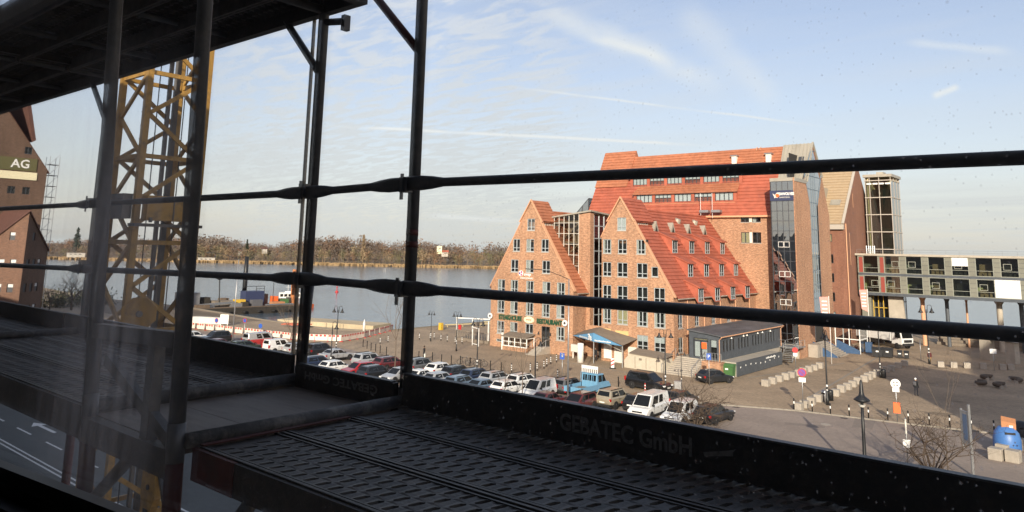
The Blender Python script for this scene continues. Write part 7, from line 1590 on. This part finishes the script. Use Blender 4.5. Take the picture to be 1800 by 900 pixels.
# wooden terrace left of restaurant
t_ = thing('terrace_pergola', 'low wooden terrace with white pergola left of the restaurant', 'terrace', (0, 0, 0)); b = MB(); b.box(-84, -77.2, 87.5, 96, 0, .45); part('deck', b, 'wood_grey', t_)
b = MB()
for x, y in ((-84, 87.6), (-80.6, 87.6), (-77.3, 87.6), (-84, 95.9), (-77.3, 95.9)): b.box(x-.08, x+.08, y-.08, y+.08, .45, 3.4)
b.bar((-84.2, 87.6, 3.4), (-77.0, 87.6, 3.7), .16); b.bar((-84.2, 95.9, 3.4), (-77.0, 95.9, 3.7), .16); part('pergola_frame', b, 'white_paint', t_)
b = MB(); [b.box(x, x+.09, 87.35, 87.43, .45, 1.5) for x in [-84+k*.5 for k in range(14)]]; b.box(-84, -77.2, 87.34, 87.44, 1.5, 1.58); part('balustrade', b, 'wood_grey', t_)
b = MB(); b.box(-83.4, -82.8, 87.28, 87.33, 1.7, 2.4); part('red_poster', b, 'red_paint', t_)
# banners
for (x, y, h, lb) in ((1462, 640, 9.0, 'left tall pinkish beach flag near the gable steps'), (1530, 612, 9.3, 'right tall pinkish beach flag near the truck')):
    g_ = gz(x, y); t_ = thing('beach_flag', lb, 'flag', (g_.x, g_.y, 0), R(30), 'beach flags'); b = MB(); b.tube([(0, 0, 0), (0, 0, h)], .045, 8); part('pole', b, 'white_paint', t_, True); b = MB(); mat('flag_pink', (.62, .30, .26), .8) if 'flag_pink' not in MT else None
    b.prism([(-.06, 0, h-.1), (-1.2, .1, h-.15), (-1.0, .0, h-3.2), (-.06, 0, h-3.6)], (0, .02, 0)); fl = part('cloth', b, 'flag_pink', t_); b = MB(); [b.box(-.95, -.25, -.012, -.004, h-.8-k*.5, h-.65-k*.5) for k in range(5)]; part('print', b, 'white_reflector', fl)
# bicycles
def bike(loc, rz, lb, m_='black_iron'):
    t_ = thing('bicycle', lb, 'bicycle', loc, rz, 'parked bicycles'); 
    for x in (-.52, .52):
        b = MB(); pts = [(x+.34*math.cos(R(a_)), 0, .36+.34*math.sin(R(a_))) for a_ in range(0, 361, 24)]; b.tube(pts, .022, 6, False); w_ = part('wheel', b, 'tyre', t_); b = MB(); [b.tube([(x, 0, .36), (x+.33*math.cos(R(a_)), 0, .36+.33*math.sin(R(a_)))], .006, 3) for a_ in range(0, 360, 45)]; part('spokes', b, 'galv', w_)
    b = MB(); [b.tube([p_, q_], .02, 6) for p_, q_ in (((-.52, 0, .36), (-.1, 0, .34)), ((-.1, 0, .34), (.38, 0, .78)), ((-.1, 0, .34), (-.2, 0, .85)), ((-.2, 0, .80), (.38, 0, .86)), ((-.52, 0, .36), (-.2, 0, .80)), ((.52, 0, .36), (.36, 0, .95)))]; part('frame', b, m_, t_)
    b = MB(); b.tube([(.36, -.28, .98), (.38, 0, 1.0), (.36, .28, .98)], .018, 6); part('handlebar', b, 'galv', t_); b = MB(); b.box(-.33, -.07, -.07, .07, .86, .92); part('saddle', b, 'black_iron', t_)
g_ = gz(815, 641); bike((g_.x, g_.y, 0), R(55), 'left bicycle leaning at the rack behind the parked cars'); g_ = gz(823, 642); bike((g_.x+.6, g_.y, 0), R(60), 'middle bicycle at the rack behind the parked cars'); g_ = gz(845, 645); bike((g_.x, g_.y, 0), R(50), 'right bicycle beside the tall double lantern')
g_ = gz(1496, 618)
for k, (dx, dy, a_) in enumerate(((0, 0, 20), (.9, .5, 60), (1.6, -.2, 110), (.5, 1.0, 80), (-.6, .8, 30))): bike((g_.x+dx, g_.y+dy, 0), R(a_), ['first', 'second', 'third', 'fourth', 'fifth'][k]+' of the bicycles crowded beside the glass shelter, counted from left', 'red_paint' if k % 2 else 'galv')

# ================================================================ HARBOUR
Bg = thing('work_barge', 'rusty flat work barge with crane gear moored beyond the barrier fence', 'barge', (0, 0, 0))
ba, bb_ = gz(346, 556, WZ), gz(528, 548, WZ); bd_ = (bb_-ba); bl = bd_.length; Bg.location = (ba.x, ba.y, WZ); Bg.rotation_euler = (0, 0, math.atan2(bd_.y, bd_.x))
mat('barge_hull', (.032, .027, .022), .8, var=.3, vscale=.6); mat('barge_deck', (.14, .10, .07), .85, var=.3, vscale=.5)
b = MB(); b.prism([(-3, 0, -.5), (bl, 0, -.5), (bl+1.5, 0, 1.5), (-4, 0, 1.5)], (0, 9, 0)); part('hull', b, 'barge_hull', Bg); b = MB(); b.box(-3.5, bl+1, .3, 8.7, 1.5, 1.62); part('deck', b, 'barge_deck', Bg)
b = MB(); [b.lathe([(.5, 0), (.5, .35)], 10, (k*bl/7, -.3, .4)) for k in range(8)]; part('fender', b, 'tyre', Bg)
for x, w, y, d, h, m_ in ((-2.6, 4.5, 4, 3, 3.2, 'grey_metal'), (5, 4, 3, 3, 1.3, 'wood_grey'), (9.5, 2.2, 2, 2, 1.5, 'yellow_paint'), (12.5, 4.6, 4, 3, 3.2, 'navy'), (13, 2.5, 1.2, 1.5, 1.4, 'cloth_grey'), (19.5, 1.2, 4, 2, 1.9, 'orange_paint'), (21.5, 2.0, 4, 2, 1.2, 'green_bin'), (8, 3, 1, 1.5, .8, 'grey_metal'), (18, 3, 1, 2, .8, 'cardboard'), (2.5, 2.2, 5, 2, 2.0, 'barge_hull'), (7.2, 1.8, 5, 2, 1.7, 'barge_deck'), (24.2, 2.4, 5, 2, 1.4, 'barge_hull'), (17.6, 1.2, 5.5, 1.5, 2.4, 'barge_deck'), (0, 3, .8, 1.2, .7, 'barge_deck'), (10.5, 1.4, .8, 1.2, 1.0, 'barge_hull')):
    b = MB(); b.box(x, x+w, y, y+d, 1.63, 1.63+h); part('deck_cargo', b, m_, Bg)
b = MB()
for x, y, z0, z1 in ((12.6, 4, 4.8, 6.0), (15.0, 4, 4.8, 6.0), (17.0, 4, 4.8, 6.0), (19.2, 3.8, 1.6, 6.8)): b.tube([(x, y, z0), (x, y, z1)], .07, 6)
b.tube([(12.6, 4, 6.0), (17.0, 4, 6.0)], .07, 6); b.tube([(15.0, 4, 5.4), (17.0, 4, 5.4)], .06, 6); b.tube([(6.0, 3, 1.6), (5.6, 3, 7.6)], .12, 6); b.lathe([(.2, 0), (.8, .3), (.9, .9), (.5, 1.4)], 12, (5.6, 3, 7.6)); part('deck_frame', b, 'black_iron', Bg)
b = MB(); [b.lathe([(.75, 0), (.75, .4)], 12, (3+k*.5, 2.3, 1.63+.0*k)) for k in range(3)]; b.bar((1, 1.5, 2.2), (9, 1.5, 2.6), .35, .5); b.bar((16, .8, 1.9), (23, .8, 1.9), .3); part('pipe_stack', b, 'galv', Bg)
def pile(x, y, ptop, m_, lb, r_):
    g_ = gz(x, y, WZ); zt_ = CZ-((ptop-(439+(x-900)*.0227))/FPX)*Vector((g_.x, g_.y, 0)).dot(Vector((fw.x, fw.y, 0)).normalized()); b = MB(); b.tube([(0, 0, -4), (.0, 0, (zt_-WZ)*.65), (0, 0, zt_-WZ)], [r_, r_, r_*.8], 12); one('mooring_pile', b, m_, lb, 'pile', smooth=True, loc=(g_.x, g_.y, WZ))
pile(427, 545, 450, 'black_iron', 'tall dark steel pile rising from the barge', .55); mat('pile_orange', (.45, .17, .06), .7, var=.2); pile(513, 545, 472, 'pile_orange', 'orange steel pile beside the small work boat', .55)
g_ = gz(497, 546, WZ); Wb = thing('work_boat', 'small orange and white work boat behind the barge', 'boat', (g_.x-6, g_.y+6, WZ), R(60)); Wb.scale = (.74,)*3
b = MB(); b.prism([(-7, -2, -.3), (6, -2, -.3), (8, 0, -.3), (6, 2, -.3), (-7, 2, -.3)], (0, 0, 1.6)); part('hull', b, 'orange_paint', Wb); b = MB(); b.box(-3.5, 2.6, -1.6, 1.6, 1.3, 3.4); cbn = part('wheelhouse', b, 'orange_paint', Wb); b = MB(); b.box(-3.9, 3.0, -1.9, 1.9, 3.4, 5.2); part('upper_cabin', b, 'white_paint', Wb); b = MB(); [b.box(-3.6+k*1.35, -2.6+k*1.35, -1.93, -1.9, 3.9, 4.8) for k in range(5)]; b.box(3.0, 3.04, -1.6, 1.6, 3.9, 4.8); part('windows', b, 'car_glass', Wb); b = MB(); b.tube([(-1, 0, 5.2), (-1, 0, 8.4)], .06, 6); b.tube([(-1.8, 0, 7), (-.2, 0, 7)], .04, 6); b.box(-2, 0, -.2, .2, 5.2, 5.6); part('mast', b, 'white_paint', Wb)
pa_, pb_ = gz(487, 565, -1.2), gz(656, 577, -1.2); d_ = (pb_-pa_); b = MB(); b.box(0, d_.length, 0, 6.5, -.8, .45); pt = one('sand_pontoon', b, 'sand', 'long sandy yellow pontoon floating along the quay', 'pontoon', loc=(pa_.x, pa_.y, -1.2), rotz=math.atan2(d_.y, d_.x)); b = MB(); [b.box(k*4, k*4+.15, -.04, 0, -.5, .4) for k in range(int(d_.length/4))]; part('joint', b, 'wood_grey', pt)
g_ = gz(480, 578); b = MB(); [b.bar((k*.35-2.2, -.5+.2*(k % 3), .15+.12*(k % 2)), (k*.35-2.2+1.8, .5, .2+.15*(k % 2)), .25, .2) for k in range(12)]; one('barrier_feet_pile', b, 'tile_red', 'heap of red barrier feet behind the barrier fence', 'pile', loc=(g_.x, g_.y+4, .3), rotz=R(20)); 
g_ = gz(592, 514, WZ); b = MB(); b.lathe([(.6, -.2), (.6, .4), (.2, .5), (.1, 1.5), (.3, 1.7), (.05, 2.2)], 10); one('channel_buoy', b, 'red_paint', 'small red buoy out on the water', 'buoy', smooth=True, loc=(g_.x, g_.y, WZ)); g_ = gz(675, 477, WZ); b = MB(); [b.tube([(dx, 0, -1), (dx, 0, 2.2)], .18, 6) for dx in (0, 1.6)]; one('channel_marker', b, 'grey_metal', 'pair of faint posts far out on the water', 'marker', loc=(g_.x, g_.y, WZ))
g_ = gz(645, 575); b = MB(); b.lathe([(.24, 0), (.2, 1.0), (.26, 1.1), (.15, 1.3), (.04, 1.9)], 12); one('quay_light', b, 'white_paint', 'small white beacon light on the quay corner', 'beacon', smooth=True, loc=(-103.2, 84.6, 0))
# barrier fence
mat('barrier_white', (.74, .64, .55), .5, var=.1); Fn = thing('barrier_fence', 'long white barrier fence with red feet along the quay', 'fence', (0, 0, 0))
fp = [gz(330, 577), gz(430, 588), gz(530, 599), gz(600, 601), gz(640, 594), gz(692, 580)]; pm = MB(); pm.box(0, 1.92, -.02, .02, .12, 1.0); PMm = pm.mesh('barrier_panel', 'barrier_white'); rm_ = MB(); [rm_.box(.06+k*.62, .42+k*.62, -.030, .030, .70, .97) for k in range(3)]; rm_.box(-.06, .06, -.3, .3, .0, .12); RMm = rm_.mesh('red_reflector', 'red_paint')
for a_, c_ in zip(fp, fp[1:]):
    ll = (c_-a_).length; n_ = int(ll/2); ang = math.atan2((c_-a_).y, (c_-a_).x)
    for k in range(n_):
        q = a_.lerp(c_, k/n_); o = ob('barrier_panel', PMm, Fn, (q.x, q.y, 0), ang+R(rnd.uniform(-4, 4))); ob('red_reflector', RMm, o)
for x, y, w in ((352, 566, 3.2), (380, 567, 6)):
    pass
g_ = gz(386, 572); b = MB(); b.box(0, 1.6, 0, .1, .3, 1.9); b.box(.1, .2, 0, .1, 0, .3); b.box(1.4, 1.5, 0, .1, 0, .3); one('site_board', b, 'white_paint', 'white site board standing before the barge', 'board', loc=(g_.x, g_.y, 0), rotz=R(30)); g_ = gz(352, 570); b = MB(); b.box(0, 6, 0, 1.2, 0, 1.1); one('pale_container', b, 'curtain', 'low cream site container left of the site board', 'container', loc=(g_.x-3, g_.y, 0), rotz=R(25))
g_ = gz(755, 583); b = MB(); b.box(-.3, .3, -.3, .3, 0, 1.2); one('yellow_locker', b, 'yellow_paint', 'small yellow locker on the quay promenade', 'locker', loc=(-96, 96, 0))
for k, (x, y) in enumerate(((-98, 101), (-97, 104), (-95, 107), (-97.5, 111))): b = MB(); b.bar((-1.4, 0, .45), (1.4, 0, .5), .5, .1); b.bar((-1, 0, 0), (-1, 0, .42), .1); b.bar((1, 0, 0), (1, 0, .42), .1); one('quay_bench', b, 'curtain_yellow', ['first', 'second', 'third', 'fourth'][k]+' pale bench from the left on the promenade edge', 'bench', 'promenade benches', loc=(x, y, 0), rotz=R(70))

# ================================================================ PEOPLE
def person(loc, rz, top, legs, label, pack=None, sc=1.0, stride=.12, hairm='hair'):
    t_ = thing('person', label, 'person', loc, rz); t_.scale = (sc,)*3
    V = {'pel': (0, 0, .95), 'sp': (0, .01, 1.15), 'ch': (0, .0, 1.36), 'nk': (0, .0, 1.52), 'hd': (0, -.02, 1.62), 'ht': (0, -.01, 1.76),
         'shl': (-.19, 0, 1.42), 'ell': (-.25, .04, 1.14), 'wrl': (-.24, -.08, .90), 'hnl': (-.235, -.11, .80), 'shr': (.19, 0, 1.42), 'elr': (.25, .06, 1.14), 'wrr': (.25, -.04, .90), 'hnr': (.245, -.07, .80),
         'hpl': (-.10, 0, .90), 'knl': (-.11, -stride, .50), 'anl': (-.11, -stride*.6, .09), 'tol': (-.12, -stride*.6-.17, .04), 'hpr': (.10, 0, .90), 'knr': (.11, stride*.5, .50), 'anr': (.11, stride*1.5, .10), 'tor': (.12, stride*1.5-.15, .04)}
    RD = {'pel': .155, 'sp': .15, 'ch': .165, 'nk': .06, 'hd': .085, 'ht': .075, 'shl': .085, 'shr': .085, 'ell': .058, 'elr': .058, 'wrl': .042, 'wrr': .042, 'hnl': .038, 'hnr': .038, 'hpl': .105, 'hpr': .105, 'knl': .07, 'knr': .07, 'anl': .05, 'anr': .05, 'tol': .045, 'tor': .045}
    Eg = [('pel', 'sp'), ('sp', 'ch'), ('ch', 'nk'), ('nk', 'hd'), ('hd', 'ht'), ('ch', 'shl'), ('shl', 'ell'), ('ell', 'wrl'), ('wrl', 'hnl'), ('ch', 'shr'), ('shr', 'elr'), ('elr', 'wrr'), ('wrr', 'hnr'), ('pel', 'hpl'), ('hpl', 'knl'), ('knl', 'anl'), ('anl', 'tol'), ('pel', 'hpr'), ('hpr', 'knr'), ('knr', 'anr'), ('anr', 'tor')]
    ks = list(V); me = bpy.data.meshes.new('body'); me.from_pydata([V[k] for k in ks], [(ks.index(a), ks.index(b)) for a, b in Eg], []); o = ob('body', me, t_)
    md = o.modifiers.new('skin', 'SKIN'); 
    for i, k in enumerate(ks): me.skin_vertices[0].data[i].radius = (RD[k]*(1.0 if k not in ('ch', 'sp', 'pel') else 1.15), RD[k]*(1.0 if k not in ('ch', 'sp', 'pel') else .78))
    me.skin_vertices[0].data[0].use_root = True; o.modifiers.new('subsurf', 'SUBSURF').levels = 2; o.modifiers['subsurf'].render_levels = 2
    mm_ = bpy.data.materials.new('clothes'); mm_.use_nodes = True; tt = mm_.node_tree; bsd = tt.nodes['Principled BSDF']; bsd.inputs['Roughness'].default_value = .9; tcn = tt.nodes.new('ShaderNodeTexCoord'); sx_ = tt.nodes.new('ShaderNodeSeparateXYZ'); tt.links.new(tcn.outputs['Object'], sx_.inputs[0]); cr_ = tt.nodes.new('ShaderNodeValToRGB'); cr_.color_ramp.interpolation = 'CONSTANT'; mrn = tt.nodes.new('ShaderNodeMath'); mrn.operation = 'DIVIDE'; mrn.inputs[1].default_value = 2.0; tt.links.new(sx_.outputs[2], mrn.inputs[0]); tt.links.new(mrn.outputs[0], cr_.inputs[0])
    el = cr_.color_ramp.elements; el[0].position = 0; el[0].color = (.012, .012, .012, 1); el[1].position = .055; el[1].color = (*legs, 1); e = el.new(.455); e.color = (*top, 1); e = el.new(.765); e.color = (.46, .28, .20, 1); tt.links.new(cr_.outputs[0], bsd.inputs['Base Color']); me.materials.append(mm_)
    b = MB(); b.lathe([(.06, 1.60), (.105, 1.66), (.108, 1.73), (.075, 1.80), (.01, 1.815)], 12, (0, .015, 0)); part('hair', b, hairm, t_, True)
    if pack: b = MB(); b.box(-.15, .15, .13, .28, 1.05, 1.45); bp = part('backpack', b, pack, t_); md = bp.modifiers.new('bevel', 'BEVEL'); md.width = .05; md.segments = 3
    return t_
g_ = gz(1611, 696); person((g_.x, g_.y, 0), R(160), (.02, .022, .026), (.018, .020, .028), 'person in dark clothes with grey backpack standing on the sunny plaza edge', 'cloth_grey', 1.02, .05, 'white_paint')
g_ = gz(1635, 640); person((g_.x, g_.y, 0), R(30), (.09, .02, .02), (.30, .19, .09), 'person in dark red jacket and tan trousers near the quay lantern', 'cloth_black', 1.0)
g_ = gz(745, 633); person((g_.x, g_.y, 0), R(-60), (.015, .016, .02), (.02, .02, .025), 'person in long black coat walking past the bollards with a pale bag'); b = MB(); b.box(-.18, .18, -.08, .08, 0, .42); o = one('shopping_bag', b, 'curtain', 'pale bag carried by the person in black coat', 'bag', loc=(g_.x+.30, g_.y-.10, .42), rotz=R(-60)); b = MB(); b.tube([(-.1, 0, .42), (-.06, 0, .62), (.06, 0, .62), (.1, 0, .42)], .012, 5); part('handle', b, 'curtain', o)
g_ = gz(1052, 640); person((-56.2, 85.2, 0), R(20), (.015, .015, .018), (.02, .02, .025), 'person in dark clothes standing in the shade under the blue canopy')

# ================================================================ BARE TREES
def bare_tree(loc, h, label, seed, spread=.55, trunk=.11, levels=5, first=.35, m_='bark', lean=0, nb=4, sc0=1.0):
    r_ = random.Random(seed); t_ = thing('bare_tree', label, 'tree', loc, r_.uniform(0, 6)); tk = MB(); br = MB()
    top = Vector((lean, 0, h*first)); tk.tube([(0, 0, -.1), (lean*.4, .03, h*first*.5), top], [trunk, trunk*.85, trunk*.75], 8); part('trunk', tk, m_, t_, True)
    def grow(p, d, l, r, lv):
        n = 3; pts = [p]; dd = d.copy()
        for k in range(n):
            dd = (dd+Vector((r_.gauss(0, .10), r_.gauss(0, .10), r_.gauss(.05, .06)))).normalized(); pts.append(pts[-1]+dd*l/n)
        br.tube(pts, [r, r*.85, r*.7, r*.5], 5 if lv > 2 else (4 if lv > 1 else 3), False)
        if lv <= 0: return
        m = r_.choice((2, 3, 3)) if lv > 1 else r_.choice((2, 3, 4))
        for k in range(m):
            q = pts[r_.choice((1, 2, 3, 3))] if k else pts[3]; a_ = Vector((r_.gauss(0, 1), r_.gauss(0, 1), r_.gauss(.15, .7))).normalized()
            nd = (dd*(1-spread*.75)+a_*spread).normalized(); grow(q, nd, l*r_.uniform(.58, .82), r*.55, lv-1)
    for k in range(nb):
        a_ = 2*math.pi*k/nb+r_.uniform(-.4, .4); d = Vector((math.cos(a_)*spread*1.1, math.sin(a_)*spread*1.1, r_.uniform(.7, 1.0))).normalized(); grow(top, d, h*.30*sc0, trunk*.5, levels-1)
    grow(top, Vector((0, 0, 1)), h*.32, trunk*.6, levels-1)
    part('crown', br, m_, t_)
def treeat(px_, ptop, base_y, label, seed, **k):
    g_ = gz(px_, base_y); dep = Vector((g_.x, g_.y, 0)).dot(Vector((fw.x, fw.y, 0)).normalized()); h = (base_y-ptop)*dep/FPX*1.02; bare_tree((g_.x, g_.y, 0), h, label, seed, **k)
treeat(1640, 700, 862, 'spreading bare tree in the right foreground behind the toe board', 5, spread=.80, trunk=.13, nb=10, first=.14, levels=5)
treeat(1668, 640, 845, 'slim bare sapling with a tall straight leader beside the foreground tree', 9, spread=.30, trunk=.035, nb=2, first=.45, levels=4, m_='bark_pale')
treeat(1222, 672, 800, 'bushy bare tree beside the white compact van', 12, spread=.78, trunk=.12, nb=9, first=.30, levels=5)
treeat(918, 555, 710, 'thin bare sapling among the cars below the restaurant', 21, spread=.38, trunk=.055, nb=3, first=.30, levels=4, m_='bark_pale')
treeat(886, 640, 716, 'low bare sapling left of the thin sapling among the cars', 23, spread=.5, trunk=.05, nb=3, first=.35, levels=4)
treeat(693, 505, 665, 'bare young tree just left of the third scaffold post', 31, spread=.42, trunk=.07, nb=3, first=.38, levels=4, m_='bark_pale')
treeat(512, 520, 640, 'bare young tree in front of the barge between posts', 33, spread=.45, trunk=.07, nb=4, first=.35, levels=4, m_='bark_pale')
treeat(125, 482, 545, 'round dense bare tree on the left bank', 41, spread=.62, trunk=.25, nb=6, first=.25, levels=5)
treeat(86, 500, 548, 'small bare tree at the foot of the corner-gabled house', 43, spread=.5, trunk=.15, nb=4, first=.3, levels=4); treeat(45, 495, 548, 'bare tree before the dark side of the corner-gabled house', 45, spread=.45, trunk=.15, nb=4, first=.3, levels=4, m_='bark_pale'); treeat(182, 512, 548, 'small bare tree left of the crane mast on the bank', 47, spread=.5, trunk=.15, nb=4, first=.3, levels=4)
# bank shrubs at left
mat('shrub', (.060, .062, .030), .9, var=.3)
for k, (x, y, w) in enumerate(((118, 533, 9), (140, 530, 7), (100, 540, 7), (165, 535, 8))):
    g_ = gz(x, y); b = MB(); r_ = random.Random(k+60)
    for j in range(700):
        q = Vector((r_.gauss(0, .42), r_.gauss(0, .42), abs(r_.gauss(0, .38)))); c_ = Vector((q.x*w*.6, q.y*w*.6, q.z*3.4)); a_ = Vector((r_.gauss(0, 1), r_.gauss(0, 1), r_.gauss(0, 1))).normalized()*.28; d_ = Vector((r_.gauss(0, 1), r_.gauss(0, 1), r_.gauss(0, 1))).normalized()*.28
        b.add([c_-a_, c_+d_, c_+a_-d_*.5], [(0, 1, 2)])
    one('shrub', b, 'shrub', ['dense', 'second', 'left', 'right'][k]+' low shrub on the left bank below the round bare tree', 'shrub', 'bank shrubs', loc=(g_.x, g_.y, 0))
